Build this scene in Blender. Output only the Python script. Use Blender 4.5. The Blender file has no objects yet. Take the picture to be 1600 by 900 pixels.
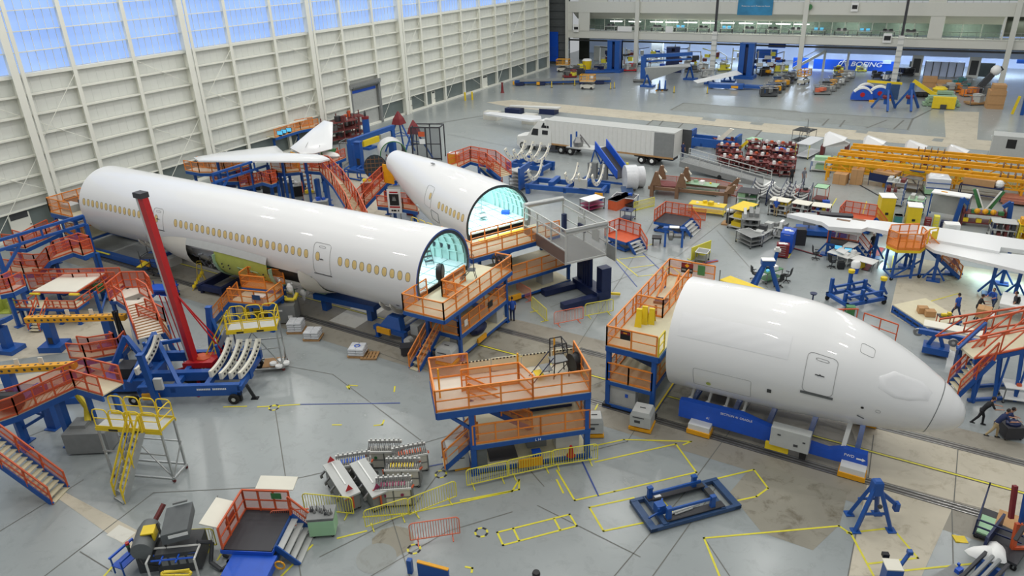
import bpy, math, random
from mathutils import Vector, Matrix
rnd = random.Random(7)
C = bpy.context.scene.collection
SC = bpy.context.scene
PI = math.pi
# ---------------------------------------------------------------- camera
F = 1140.0; PIT = math.radians(24.75); ROL = math.radians(-1.9); YX = math.radians(120.3); H = 23.0
def _basis():
    cp, sp = math.cos(PIT), math.sin(PIT); cr, sr = math.cos(ROL), math.sin(ROL)
    fwd = Vector((0, cp, -sp)); right = Vector((1, 0, 0)); up = Vector((0, sp, cp))
    r2 = cr*right + sr*up; u2 = -sr*right + cr*up
    R = Matrix.Rotation(YX - PI/2, 3, 'Z')
    return R @ fwd, R @ r2, R @ u2
FW, RT, UP = _basis()
CAM = Vector((0, 0, H))
cam = bpy.data.cameras.new('camera'); co = bpy.data.objects.new('camera', cam); C.objects.link(co)
cam.sensor_width = 36; cam.lens = F/1600*36; cam.clip_end = 600; cam.clip_start = .5
M = Matrix((RT, UP, -FW)).transposed().to_4x4(); M.translation = CAM
co.matrix_world = M
SC.camera = co
SC.view_settings.view_transform = 'Standard'; SC.view_settings.look = 'None'
SC.view_settings.exposure = 0.0; SC.view_settings.gamma = 1.0; SC.view_settings.use_curve_mapping = False
def ray(x, y): return FW*F + RT*(x-800) - UP*(y-450)
def at(x, y, z=0.0):                      # the point of the hall at height z seen at this spot of the photograph
    d = ray(x, y); t = (z-CAM.z)/d.z; return CAM + d*t
def onY(x, y, Y):
    d = ray(x, y); return CAM + d*(Y/d.y)
def onX(x, y, X):
    d = ray(x, y); return CAM + d*(X/d.x)
# ---------------------------------------------------------------- materials
def lin(c): return tuple((v/12.92 if v <= .04045 else ((v+.055)/1.055)**2.4) for v in (k/255 for k in c))
MT = {}
def mat(name, rgb, rough=.5, metal=0, amt=.12, scale=3.0, alpha=1, emit=0, spec=.5, coat=0, bump=0):
    m = bpy.data.materials.new(name); m.use_nodes = True; nt = m.node_tree; N = nt.nodes; L = nt.links
    b = N['Principled BSDF']; c = lin(rgb)
    tc = N.new('ShaderNodeTexCoord'); nz = N.new('ShaderNodeTexNoise'); nz.inputs['Scale'].default_value = scale
    nz.inputs['Detail'].default_value = 4
    L.new(tc.outputs['Object'], nz.inputs['Vector'])
    mx = N.new('ShaderNodeMix'); mx.data_type = 'RGBA'
    mx.inputs[6].default_value = (*[v*(1-amt) for v in c], 1); mx.inputs[7].default_value = (*[min(1, v*(1+amt)) for v in c], 1)
    L.new(nz.outputs['Fac'], mx.inputs[0]); L.new(mx.outputs[2], b.inputs['Base Color'])
    b.inputs['Roughness'].default_value = rough; b.inputs['Metallic'].default_value = metal
    b.inputs['Specular IOR Level'].default_value = spec
    b.inputs['Coat Weight'].default_value = coat; b.inputs['Coat Roughness'].default_value = .03
    if alpha < 1: b.inputs['Alpha'].default_value = alpha
    if emit: L.new(mx.outputs[2], b.inputs['Emission Color']); b.inputs['Emission Strength'].default_value = emit
    if bump:
        bp = N.new('ShaderNodeBump'); bp.inputs['Strength'].default_value = bump; L.new(nz.outputs['Fac'], bp.inputs['Height']); L.new(bp.outputs[0], b.inputs['Normal'])
    MT[name] = m; return m
mat('white_paint', (226,226,224), .38, amt=.02, scale=.5, coat=.6)
mat('fairing_paint', (205,202,190), .3, amt=.06, scale=1)
mat('wing_white', (224,225,224), .25, amt=.03, scale=.6, coat=.2)
mat('white_metal', (214,214,208), .4, amt=.06)
mat('blue_steel', (26,80,154), .42, amt=.16, scale=2)
mat('navy', (16,32,74), .45, amt=.2)
mat('blue_bright', (28,84,190), .4, amt=.15)
mat('slate_blue', (44,72,110), .45, amt=.2)
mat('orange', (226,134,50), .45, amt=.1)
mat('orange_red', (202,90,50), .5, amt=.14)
mat('red', (178,30,34), .4, amt=.15)
mat('dark_red', (120,32,36), .5, amt=.2)
mat('maroon', (110,50,48), .6, amt=.35, scale=5)
mat('yellow', (226,196,34), .45, amt=.12)
mat('pale_yellow', (222,212,70), .45, amt=.1)
mat('amber', (226,160,22), .45, amt=.15)
mat('salmon', (222,118,88), .5, amt=.1)
mat('black', (26,27,29), .5, amt=.3)
mat('rubber', (22,22,22), .8, amt=.3)
mat('dark_grey', (62,64,66), .5, amt=.25)
mat('grey', (128,130,128), .5, amt=.15)
mat('mid_grey', (96,100,100), .5, amt=.2)
mat('light_grey', (182,184,180), .45, amt=.1)
mat('aluminium', (176,178,176), .32, metal=.6, amt=.12)
mat('steel', (140,140,138), .35, metal=.7, amt=.2)
mat('deck', (206,198,168), .6, amt=.12, scale=1.5)
mat('deck_pale', (224,220,204), .6, amt=.08, scale=1)
mat('deck_orange', (206,150,98), .6, amt=.12, scale=1.5)
mat('primer', (172,182,84), .5, amt=.2, scale=2)
mat('green', (62,120,70), .5, amt=.25)
mat('mint', (158,200,158), .45, amt=.08)
mat('sage', (146,176,146), .5, amt=.15)
mat('teal', (60,130,130), .5, amt=.2)
mat('tan_film', (214,186,122), .4, amt=.12, scale=6)
mat('cardboard', (184,142,96), .75, amt=.14)
mat('wood', (168,130,86), .7, amt=.2, scale=5)
mat('brown_steel', (122,92,68), .55, amt=.2)
mat('plastic_wrap', (208,210,212), .25, amt=.12, scale=6, bump=.4)
mat('paper', (236,236,232), .6, amt=.03)
mat('hose_yellow', (216,192,44), .5, amt=.2, scale=9)
mat('magenta', (140,40,80), .5, amt=.15)
mat('hatch', (52,52,56), .55, amt=.15)
mat('skin', (176,128,102), .55, amt=.08)
mat('hair', (34,26,22), .7, amt=.2)
mat('cloth_navy', (30,44,84), .8, amt=.2)
mat('cloth_blue', (38,82,170), .8, amt=.2)
mat('cloth_black', (26,27,32), .8, amt=.2)
mat('cloth_grey', (120,122,130), .8, amt=.15)
mat('denim', (56,70,96), .8, amt=.2)
mat('khaki', (170,150,112), .8, amt=.1)
mat('screen', (90,180,220), .3, emit=.7, amt=.1)
mat('lamp_white', (255,255,250), .3, emit=6, amt=0)
mat('interior', (172,206,200), .45, amt=.14, scale=2)
mat('interior_floor', (206,222,224), .35, amt=.1, scale=2)
mat('copper', (170,110,90), .4, amt=.3)
mat('blue_trim', (60,90,170), .4, amt=.05)
# perforated / wire infill sheets: an opaque wire share over see-through holes
def sheet(name, rgb, alpha): return mat(name, rgb, .6, alpha=alpha, amt=.08)
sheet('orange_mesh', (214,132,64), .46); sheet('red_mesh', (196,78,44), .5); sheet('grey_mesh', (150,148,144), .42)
sheet('yellow_mesh', (214,200,60), .5); sheet('brown_mesh', (112,88,78), .72); sheet('pale_mesh', (196,196,190), .3); sheet('dark_mesh', (70,74,84), .5)
sheet('glass', (186,205,200), .28); sheet('poly_film', (190,214,208), .35)
MT['glass'].node_tree.nodes['Principled BSDF'].inputs['Roughness'].default_value = .08
# ---------------------------------------------------------------- mesh builder
class MB:
    def __init__(s): s.v = []; s.f = []; s.m = []; s.mi = 0
    def mt(s, i): s.mi = i; return s
    def add(s, vs, fs):
        n = len(s.v); s.v += [tuple(v) for v in vs]; s.f += [tuple(n+i for i in f) for f in fs]; s.m += [s.mi]*len(fs); return s
    def box(s, x0, y0, z0, x1, y1, z1):
        if x0 > x1: x0, x1 = x1, x0
        if y0 > y1: y0, y1 = y1, y0
        if z0 > z1: z0, z1 = z1, z0
        return s.add([(x0,y0,z0),(x1,y0,z0),(x1,y1,z0),(x0,y1,z0),(x0,y0,z1),(x1,y0,z1),(x1,y1,z1),(x0,y1,z1)],
              [(0,3,2,1),(4,5,6,7),(0,1,5,4),(1,2,6,5),(2,3,7,6),(3,0,4,7)])
    def cb(s, cx, cy, z0, sx, sy, sz, rz=0):              # box by centre, base height and size
        if not rz: return s.box(cx-sx/2, cy-sy/2, z0, cx+sx/2, cy+sy/2, z0+sz)
        c, q = math.cos(rz), math.sin(rz)
        P = [(cx+c*a*sx/2-q*b*sy/2, cy+q*a*sx/2+c*b*sy/2) for a, b in ((-1,-1),(1,-1),(1,1),(-1,1))]
        return s.prism(P, z0, z0+sz)
    def bar(s, p, q, w=.1, h=None, up=(0,0,1)):
        p = Vector(p); q = Vector(q); d = q-p
        if d.length < 1e-6: return s
        d.normalize(); u = Vector(up)
        if abs(d.dot(u)) > .99: u = Vector((1,0,0))
        a = d.cross(u).normalized()*w/2; b = a.cross(d).normalized()*(h or w)/2
        vs = [p-a-b, p+a-b, p+a+b, p-a+b, q-a-b, q+a-b, q+a+b, q-a+b]
        return s.add(vs, [(0,3,2,1),(4,5,6,7),(0,1,5,4),(1,2,6,5),(2,3,7,6),(3,0,4,7)])
    def tube(s, p, q, r=.03, n=6, r2=None):
        p = Vector(p); q = Vector(q); d = (q-p)
        if d.length < 1e-6: return s
        d.normalize(); u = Vector((0,0,1)) if abs(d.z) < .9 else Vector((1,0,0))
        a = d.cross(u).normalized(); b = a.cross(d); r2 = r if r2 is None else r2
        vs = [p+(a*math.cos(t)+b*math.sin(t))*r for t in [2*PI*i/n for i in range(n)]] + [q+(a*math.cos(t)+b*math.sin(t))*r2 for t in [2*PI*i/n for i in range(n)]]
        return s.add(vs, [(i, (i+1) % n, n+(i+1) % n, n+i) for i in range(n)] + [tuple(range(n-1,-1,-1)), tuple(range(n, 2*n))])
    def path(s, P, r=.03, n=6, closed=False):
        P = [Vector(p) for p in P]
        if closed: P = P + [P[0]]
        for a, b in zip(P, P[1:]): s.tube(a, b, r, n)
        return s
    def rings(s, R, cap=True, close=False):              # loft through rings with the same number of points
        n = len(R[0]); vs = [p for r in R for p in r]; k = len(R)
        fs = [(i*n+j, i*n+(j+1) % n, (i+1)*n+(j+1) % n, (i+1)*n+j) for i in range(k-1) for j in range(n)]
        if cap: fs += [tuple(range(n-1,-1,-1)), tuple(range((k-1)*n, k*n))]
        return s.add(vs, fs)
    def prism(s, P, z0, z1):
        n = len(P)
        return s.add([(x,y,z0) for x, y in P]+[(x,y,z1) for x, y in P], [(i, (i+1) % n, n+(i+1) % n, n+i) for i in range(n)]+[tuple(range(n-1,-1,-1)), tuple(range(n,2*n))])
    def slab(s, P, off):                                  # a polygon in space given thickness along a vector
        n = len(P); o = Vector(off); P = [Vector(p) for p in P]
        return s.add(P+[p+o for p in P], [(i, (i+1) % n, n+(i+1) % n, n+i) for i in range(n)]+[tuple(range(n-1,-1,-1)), tuple(range(n,2*n))])
    def ball(s, c, r, n=8, k=6, sc=(1,1,1)):
        R = []
        for i in range(k+1):
            t = PI*i/k; rr = max(.001, math.sin(t))*r
            R.append([(c[0]+rr*math.cos(2*PI*j/n)*sc[0], c[1]+rr*math.sin(2*PI*j/n)*sc[1], c[2]-r*math.cos(t)*sc[2]) for j in range(n)])
        return s.rings(R)
    def lathe(s, prof, c=(0,0,0), axis='z', n=16):
        R = []
        for r, h in prof:
            ring = []
            for j in range(n):
                a = 2*PI*j/n; x, y = max(r, .001)*math.cos(a), max(r, .001)*math.sin(a)
                ring.append({'z': (c[0]+x, c[1]+y, c[2]+h), 'x': (c[0]+h, c[1]+x, c[2]+y), 'y': (c[0]+x, c[1]+h, c[2]+y)}[axis])
            R.append(ring)
        return s.rings(R)
    def wheel(s, c, r, w, axis='y', n=14): return s.lathe([(r*.9,-w/2),(r,-w*.3),(r,w*.3),(r*.9,w/2)], c, axis, n)
def link(name, mb, mats, parent=None, smooth=False, label=None):
    me = bpy.data.meshes.new(name); me.from_pydata(mb.v, [], mb.f)
    if isinstance(mats, str): mats = [mats]
    for m in mats: me.materials.append(MT[m])
    if len(mats) > 1: me.polygons.foreach_set('material_index', mb.m)
    if smooth: me.polygons.foreach_set('use_smooth', [True]*len(me.polygons))
    me.validate(); me.update()
    import bmesh
    bm = bmesh.new(); bm.from_mesh(me); bmesh.ops.recalc_face_normals(bm, faces=bm.faces); bm.to_mesh(me); bm.free()
    if smooth:
        try: me.set_sharp_from_angle(angle=math.radians(smooth if smooth > 1 else 40))
        except Exception: pass
    o = bpy.data.objects.new(name, me); C.objects.link(o)
    if parent: o.parent = parent
    if label: o['label'] = label
    return o
def thing(name, label, cat, loc=(0,0,0), rz=0, group=None):
    o = bpy.data.objects.new(name, None); C.objects.link(o); o.empty_display_size = .2
    o.location = loc; o.rotation_euler = (0,0,rz); o['label'] = label; o['category'] = cat
    if group: o['group'] = group
    return o
def solo(name, mb, mats, label, cat, loc=(0,0,0), rz=0, group=None, smooth=False):
    o = link(name, mb, mats, None, smooth); o.location = loc; o.rotation_euler = (0,0,rz)
    o['label'] = label; o['category'] = cat
    if group: o['group'] = group
    return o
def struct(name, mb, mats, parent=None, smooth=False):
    o = link(name, mb, mats, parent, smooth)
    if not parent: o['kind'] = 'structure'
    return o
KIDS = {}
def dup(root, loc, rz=0, label=None, group=None):
    def cp(o, par):
        n = o.copy(); C.objects.link(n); n.parent = par
        for ch in list(o.children): cp(ch, n)
        return n
    r = cp(root, None); r.location = loc; r.rotation_euler = (0,0,rz)
    if label: r['label'] = label
    if group: r['group'] = group
    return r
def two(a, b, z=0):                                        # ground point and heading from two floor spots of the photograph
    A = at(a[0], a[1], z); B = at(b[0], b[1], z); d = B-A
    return A, math.atan2(d.y, d.x), math.hypot(d.x, d.y)
def textobj(txt, size, loc, rot, m, parent=None, name='lettering', shear=0, extrude=.004, bold=0):
    cu = bpy.data.curves.new(name, 'FONT'); cu.body = txt; cu.size = size; cu.extrude = extrude; cu.shear = shear; cu.offset = bold
    cu.align_x = 'CENTER'; cu.align_y = 'CENTER'
    t = bpy.data.objects.new(name+'_tmp', cu); C.objects.link(t)
    dg = bpy.context.evaluated_depsgraph_get(); me = bpy.data.meshes.new_from_object(t.evaluated_get(dg))
    bpy.data.objects.remove(t)
    me.materials.clear(); me.materials.append(MT[m]); o = bpy.data.objects.new(name, me); C.objects.link(o)
    o.location = loc; o.rotation_euler = rot
    if parent: o.parent = parent
    return o
# ================================================================ the hall
def floor_mat(name, rgb, rough, amt, dirt, dirt_amt, scale=.08):
    m = bpy.data.materials.new(name); m.use_nodes = True; nt = m.node_tree; N = nt.nodes; L = nt.links; b = N['Principled BSDF']
    c = lin(rgb); d = lin(dirt); tc = N.new('ShaderNodeTexCoord')
    n1 = N.new('ShaderNodeTexNoise'); n1.inputs['Scale'].default_value = scale; n1.inputs['Detail'].default_value = 8; n1.inputs['Roughness'].default_value = .6
    n2 = N.new('ShaderNodeTexNoise'); n2.inputs['Scale'].default_value = 1.1; n2.inputs['Detail'].default_value = 10; n2.inputs['Roughness'].default_value = .7; n2.inputs['Distortion'].default_value = .6
    for n in (n1, n2): L.new(tc.outputs['Object'], n.inputs['Vector'])
    r1 = N.new('ShaderNodeValToRGB'); r1.color_ramp.elements[0].position = .3; r1.color_ramp.elements[1].position = .7
    r1.color_ramp.elements[0].color = (*[v*(1-amt) for v in c], 1); r1.color_ramp.elements[1].color = (*[min(1, v*(1+amt)) for v in c], 1)
    L.new(n1.outputs['Fac'], r1.inputs[0])
    r2 = N.new('ShaderNodeValToRGB'); r2.color_ramp.elements[0].position = .52; r2.color_ramp.elements[1].position = .7
    r2.color_ramp.elements[0].color = (0,0,0,1); r2.color_ramp.elements[1].color = (dirt_amt,)*3+(1,)
    L.new(n2.outputs['Fac'], r2.inputs[0])
    mx = N.new('ShaderNodeMix'); mx.data_type = 'RGBA'; mx.inputs[7].default_value = (*d, 1)
    L.new(r2.outputs[0], mx.inputs[0]); L.new(r1.outputs[0], mx.inputs[6]); L.new(mx.outputs[2], b.inputs['Base Color'])
    rr = N.new('ShaderNodeMapRange'); rr.inputs[3].default_value = rough; rr.inputs[4].default_value = rough+.22; L.new(n2.outputs['Fac'], rr.inputs[0]); L.new(rr.outputs[0], b.inputs['Roughness'])
    MT[name] = m
floor_mat('epoxy', (147,153,152), .13, .09, (114,118,114), .35)
floor_mat('cream_concrete', (188,180,160), .4, .1, (140,128,104), .6, .3)
floor_mat('worn_concrete', (140,136,122), .45, .14, (92,84,66), .9, .3)
floor_mat('track_concrete', (142,137,124), .4, .12, (108,102,88), .6, .2)
floor_mat('grey_slab', (138,142,138), .35, .08, (112,112,104), .5, .2)
floor_mat('pale_slab', (214,212,200), .35, .05, (170,164,148), .5, .2)
mat('line_yellow', (214,204,56), .5, amt=.2, scale=4); mat('line_blue', (50,72,140), .5, amt=.2); mat('joint', (104,104,98), .7); mat('rail_dark', (70,68,64), .5, amt=.2); mat('rail_steel', (150,150,146), .3, metal=.7)
fl = MB()
fl.mt(0).add([(-80,-20,0),(70,-20,0),(70,200,0),(-80,200,0)], [(0,1,2,3)])
ZK = [0]
def fpoly(px, m, z=.004):
    ZK[0] += 1; z = .004+ZK[0]*.00012; P = [at(x, y) for x, y in px]; fl.mt(m).add([(p.x,p.y,z) for p in P], [tuple(range(len(P)))])
def fline(px, m, w=.1, z=.012, world=False):
    P = [Vector((p[0],p[1],0)) if world else at(*p) for p in px]
    for a, b in zip(P, P[1:]):
        d = (b-a); d.normalize(); n = Vector((-d.y, d.x, 0))*w/2; a2 = a-d*w/2; b2 = b+d*w/2
        fl.mt(m).add([(q.x,q.y,z) for q in (a2-n, b2-n, b2+n, a2+n)], [(0,1,2,3)])
def frect(x0, y0, x1, y1, m, z=.004): fl.mt(m).add([(x0,y0,z),(x1,y0,z),(x1,y1,z),(x0,y1,z)], [(0,1,2,3)])
# track zone under the two fuselages: concrete band, slots and steel rails
def ty(x, o): return 34.55 - .022*(x+25) + o          # centre line of the track
def tband(x0, x1, o0, o1, m, z): fl.mt(m).add([(x0,ty(x0,o0),z),(x1,ty(x1,o0),z),(x1,ty(x1,o1),z),(x0,ty(x0,o1),z)], [(0,1,2,3)])
tband(-66, 20, -4.3, 4.2, 2, .004)
tband(-26, -8, -2.2, 2.2, 3, .006)
for x0, x1, o0, o1 in ((-34,-31.6,-2,0),(-34,-31.6,.15,2),(-29,-28,-1.6,1.8)): tband(x0, x1, o0, o1, 5, .008)
fpoly([(1325,655),(1600,718),(1600,812),(1357,746)], 1, .007)
for o in (-2.45, 2.45):
    tband(-66, 20, o-.28, o+.28, 8, .010)
    for k in (-.2, 0, .2): tband(-66, 20, o+k-.03, o+k+.03, 9, .016)
tband(-66, 20, -.11, .11, 8, .014); tband(-66, 20, -.06, .06, 6, .018)
for p in ([(1357,746),(1325,900),(1440,900),(1490,790)],): fpoly(p, 1, .007)
for p in ([(1180,722),(1325,768),(1312,820),(1270,860),(1190,832),(1140,770)],): fpoly(p, 3, .009)
for p in ([(762,520),(940,570),(900,612),(700,548)],): fpoly(p, 3, .0075)
fpoly([(78,770),(92,764),(232,838),(214,866)], 1); fpoly([(186,820),(212,832),(192,848),(166,836)], 5, .006)
fpoly([(0,500),(60,480),(200,490),(210,545),(150,600),(0,600)], 1)                    # pale floor in the tail stand
fpoly([(100,530),(180,528),(200,543),(95,543)], 4, .006); fpoly([(0,565),(110,550),(120,575),(0,590)], 4, .006)
fpoly([(530,270),(548,262),(606,268),(612,402),(560,402),(540,300)], 1)
fpoly([(1410,400),(1600,430),(1600,520),(1510,560),(1390,490)], 1)
fpoly([(760,160),(800,156),(1200,193),(1600,224),(1600,240),(1200,207),(800,168)], 1)
for a in ([(1100,183),(1120,186),(1116,190),(1096,187)],[(1175,190),(1195,192),(1190,196),(1171,194)],[(1340,203),(1358,204),(1354,209),(1336,207)],[(1460,216),(1475,217),(1472,222),(1455,220)]): fpoly(a, 4, .007)
fpoly([(1068,161),(1250,174),(1235,186),(1048,172)], 4, .006); fpoly([(1020,188),(1190,204),(1175,218),(1010,194)], 4, .006)
fpoly([(1224,174),(1425,186),(1418,203),(1210,186)], 4, .006)
for a in ([(1225,174),(1426,186),(1456,171)],[(1068,161),(1048,172)],[(1068,161),(1250,174)],[(1426,186),(1418,203)],[(1020,188),(1010,196)],[(1020,188),(1190,204)],[(1190,204),(1175,219)],[(1285,196),(1295,186)],[(1312,198),(1320,188)],[(1354,200),(1385,188)],[(1396,202),(1412,188)],[(1030,196),(1036,189)],[(1060,200),(1067,193)],[(600,208),(640,200),(760,180),(800,172)]): fline(a, 7, .22)
fpoly([(1475,174),(1530,175),(1526,225),(1478,222)], 1)
fpoly([(1310,345),(1450,330),(1600,350),(1600,300),(1420,290),(1330,300)], 4, .005)
# joints and cracks
for a in ([(400,762),(520,735),(720,675),(1045,560)],[(745,750),(980,690),(1040,600)],[(500,870),(640,800),(700,720)],[(380,560),(520,585),(660,690)],[(840,790),(1000,870)],[(560,540),(700,590),(850,760)],[(960,900),(1070,770),(1180,620)],[(1020,900),(1120,760)],
          [(0,830),(130,750)],[(70,900),(240,770),(400,762)],[(275,795),(262,880)],[(340,775),(330,850)],[(125,862),(175,893)],[(0,700),(100,660)],[(860,480),(1060,400),(1150,330)],[(890,560),(980,420),(1040,310)],[(1120,360),(1200,450)],[(960,380),(1100,430)],
          [(430,640),(470,900)],[(600,770),(640,900)],[(1100,840),(1140,900)],[(1338,830),(1325,900)],[(1487,790),(1490,900)],[(960,300),(1150,330),(1400,350)],[(580,900),(700,830),(800,800)],[(700,210),(900,250)],[(620,330),(900,330)],[(1365,680),(1357,746)],[(1497,700),(1490,790)]): fline(a, 7, .045, .010)
# painted lines
for a in ([(470,632),(403,636)],[(385,635),(350,636)],[(640,802),(800,768),(811,750)],[(568,808),(642,802)],[(720,782),(811,765),(811,750)],[(928,697),(975,687),(1080,690),(1068,695)],
          [(870,735),(898,782),(960,768),(1088,738),(1056,694),(930,722)],[(921,793),(990,778)],[(921,793),(943,830),(1010,816)],[(1120,748),(1178,734),(1200,763),(1182,776),(1140,785)],[(1034,780),(1050,800)],
          [(777,832),(890,804),(901,822),(786,852),(777,832)],[(866,811),(875,828)],[(802,826),(811,845)],
          [(1100,841),(1311,822),(1330,835),(1365,900)],[(1100,841),(1124,900)],[(1324,833),(1394,825),(1434,872),(1358,881)],[(1400,893),(1530,880),(1552,900)],
          [(163,900),(187,873),(222,868)],[(488,852),(440,900)],[(528,841),(572,830)],[(542,604),(546,608),(545,602),(558,603)],[(617,604),(616,612)],[(585,665),(597,664),(600,657)],[(520,664),(533,664)],
          [(655,890),(660,880),(670,880)],[(728,886),(738,888),(737,894)],
          [(950,394),(997,432),(1038,428)],[(968,405),(1010,400)],[(985,419),(1022,414)],[(1036,417),(1048,415),(1064,429),(1053,431),(1036,417)],[(953,373),(1000,388),(1020,381)],
          [(1292,335),(1307,310)],[(1348,335),(1354,315)],[(1232,403),(1240,388)],[(1380,400),(1392,425),(1396,400)],[(1450,472),(1500,458)],[(1552,610),(1560,622),(1600,618)],[(870,750),(880,770)],[(930,640),(934,632)],
          [(340,875),(352,855)],[(346,898),(400,902)],[(1200,360),(1150,375)]): fline(a, 6, .09)
for a in ([(470,632),(624,630)],[(935,775),(910,722)],[(750,739),(800,724)],[(955,400),(995,448)],[(1005,396),(1042,432)],[(660,731),(705,722)]): fline(a, 10, .08, .014)
for x, y in ((689,741),(752,832),(647,858),(428,637)):
    A = at(x, y)
    for i in range(8):
        a = i*PI/4; fl.mt(6 if i % 2 else 11).cb(A.x+.26*math.cos(a), A.y+.26*math.sin(a), .002, .18, .09, .012, a+PI/2)
for (x, y, r, n, m) in ((614,846,.95,9,3),(588,872,.85,20,4)):
    A = at(x, y); ZK[0] += 1; fl.mt(m).add([(A.x+r*math.cos(2*PI*i/n), A.y+r*math.sin(2*PI*i/n), .004+ZK[0]*.00012) for i in range(n)], [tuple(range(n))])
struct('floor', fl, ['epoxy','cream_concrete','track_concrete','worn_concrete','grey_slab','pale_slab','line_yellow','joint','rail_dark','rail_steel','line_blue','black'])
# ---------------------------------------------------------------- left wall: cladding, girts and columns
mat('cladding', (222,224,217), .55, amt=.03, scale=1); mat('wall_steel', (230,230,218), .45, amt=.04, scale=1)
mat('wainscot', (108,118,116), .35, amt=.2, scale=.7, spec=.6)
def day_mat():
    m = bpy.data.materials.new('daylight_panel'); m.use_nodes = True; nt = m.node_tree; N = nt.nodes; L = nt.links; b = N['Principled BSDF']
    tc = N.new('ShaderNodeTexCoord'); nz = N.new('ShaderNodeTexNoise'); nz.inputs['Scale'].default_value = .25; L.new(tc.outputs['Object'], nz.inputs['Vector'])
    r = N.new('ShaderNodeValToRGB'); r.color_ramp.elements[0].color = (*lin((128,166,240)), 1); r.color_ramp.elements[1].color = (*lin((176,204,248)), 1); L.new(nz.outputs['Fac'], r.inputs[0])
    L.new(r.outputs[0], b.inputs['Emission Color']); b.inputs['Emission Strength'].default_value = .86; b.inputs['Base Color'].default_value = (.12,.18,.3,1); b.inputs['Roughness'].default_value = .5
    MT['daylight'] = m
day_mat()
def wx(y): return -71.95 - (y-30)*.0145
Y0, Y1 = 10.0, 145.0; SILL = 14.3; TOP = 30.0
wl = MB()
def wq(mb, y0, y1, z0, z1, off=0.0): mb.add([(wx(y0)+off,y0,z0),(wx(y1)+off,y1,z0),(wx(y1)+off,y1,z1),(wx(y0)+off,y0,z1)], [(0,1,2,3)])
wq(wl.mt(0), Y0, Y1, 2.5, SILL, -.62); wq(wl.mt(1), Y0, Y1, 0, 2.5, -.5); wq(wl.mt(0), Y0, Y1, 24.2, TOP, -.6)
y = Y0
while y < Y1:                                                # shallow ribs of the cladding
    wl.mt(0).box(wx(y)-.64, y, 2.5, wx(y)-.605, y+.04, SILL); y += .93
wall = struct('wall_left', wl, ['cladding','wainscot'])
cols = [11.5,17.6,24,30.2,36.3,42,48.4,54.8,61,67.9,73.9,80.4,87.2,93.2,99.0,104.8,110.9,117,122.6,128,134.2,139.6,144.9]
main = {36.3,54.8,73.9,93.2,17.6}
for i, yc in enumerate(cols):
    m = MB(); w = .34 if yc in main else .2; dp = .95 if yc in main else .55
    x = wx(yc)
    m.box(x-.5+dp-.06, yc-w, 0, x-.5+dp, yc+w, TOP).box(x-.6, yc-.03, 0, x-.5+dp-.05, yc+.03, TOP)
    if yc in main: m.mt(1).box(x-.1, yc+w+.02, 0, x+.2, yc+w+.14, TOP).mt(0).box(x-.5+dp-.06, yc+w+.14, 0, x-.5+dp, yc+w+.5, TOP)
    struct('column', m, ['wall_steel','dark_grey'], wall)
for k in range(7):                                           # the girts of each level
    z = 14.25-1.78*k; h = .16 if k else .3
    if z < 2.6: break
    for a, b in zip(cols, cols[1:]):
        if 80 < a < 81 and z < 6.5: continue
        m = MB(); m.bar((wx(a)-.28, a+.1, z), (wx(b)-.28, b-.1, z), .5, .05).bar((wx(a)-.03, a+.1, z-.04 if k else z-.12), (wx(b)-.03, b-.1, z-.04 if k else z-.12), .06, h)
        struct('girt', m, 'wall_steel', wall)
for a, b in zip(cols, cols[1:]):
    m = MB().bar((wx(a)-.2, a, 2.5), (wx(b)-.2, b, 2.5), .3, .12).bar((wx(a)-.2, a, .12), (wx(b)-.2, b, .12), .5, .24)
    struct('skirting_rail', m, 'wall_steel', wall)
for i in range(3, len(cols)-3, 3):                           # diagonal rod bracing
    a, b, c = cols[i], cols[i+1], cols[i+2]
    m = MB().tube((wx(a)+.02, a+.3, 13.9), (wx(c)+.02, c, 7.2), .03, 5).tube((wx(a)+.02, a+.3, 7.0), (wx(c)+.02, c, .6), .03, 5).tube((wx(a)+.02, a+.2, .4), (wx(b)+.02, b, 7.0), .03, 5).tube((wx(b)+.02, b, 7.4), (wx(c)+.02, c, 13.8), .03, 5)
    struct('brace_rod', m, 'wall_steel', wall)
for i, (a, b) in enumerate(zip(cols, cols[1:])):             # daylight panels with ribs and rails
    m = MB(); wq(m, a+.02, b-.02, SILL+.02, 24.2, -.6); o = struct('window_%d' % (i+1), m, 'daylight')
    g = MB(); y = a+.5
    while y < b-.3: g.box(wx(y)-.58, y, SILL, wx(y)-.52, y+.035, 24.2); y += .78
    for z in (16.1, 17.85, 19.6, 21.35, 23.1): g.bar((wx(a)-.3, a, z), (wx(b)-.3, b, z), .3, .08)
    link('window_frame', g, 'wall_steel', o)
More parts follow.
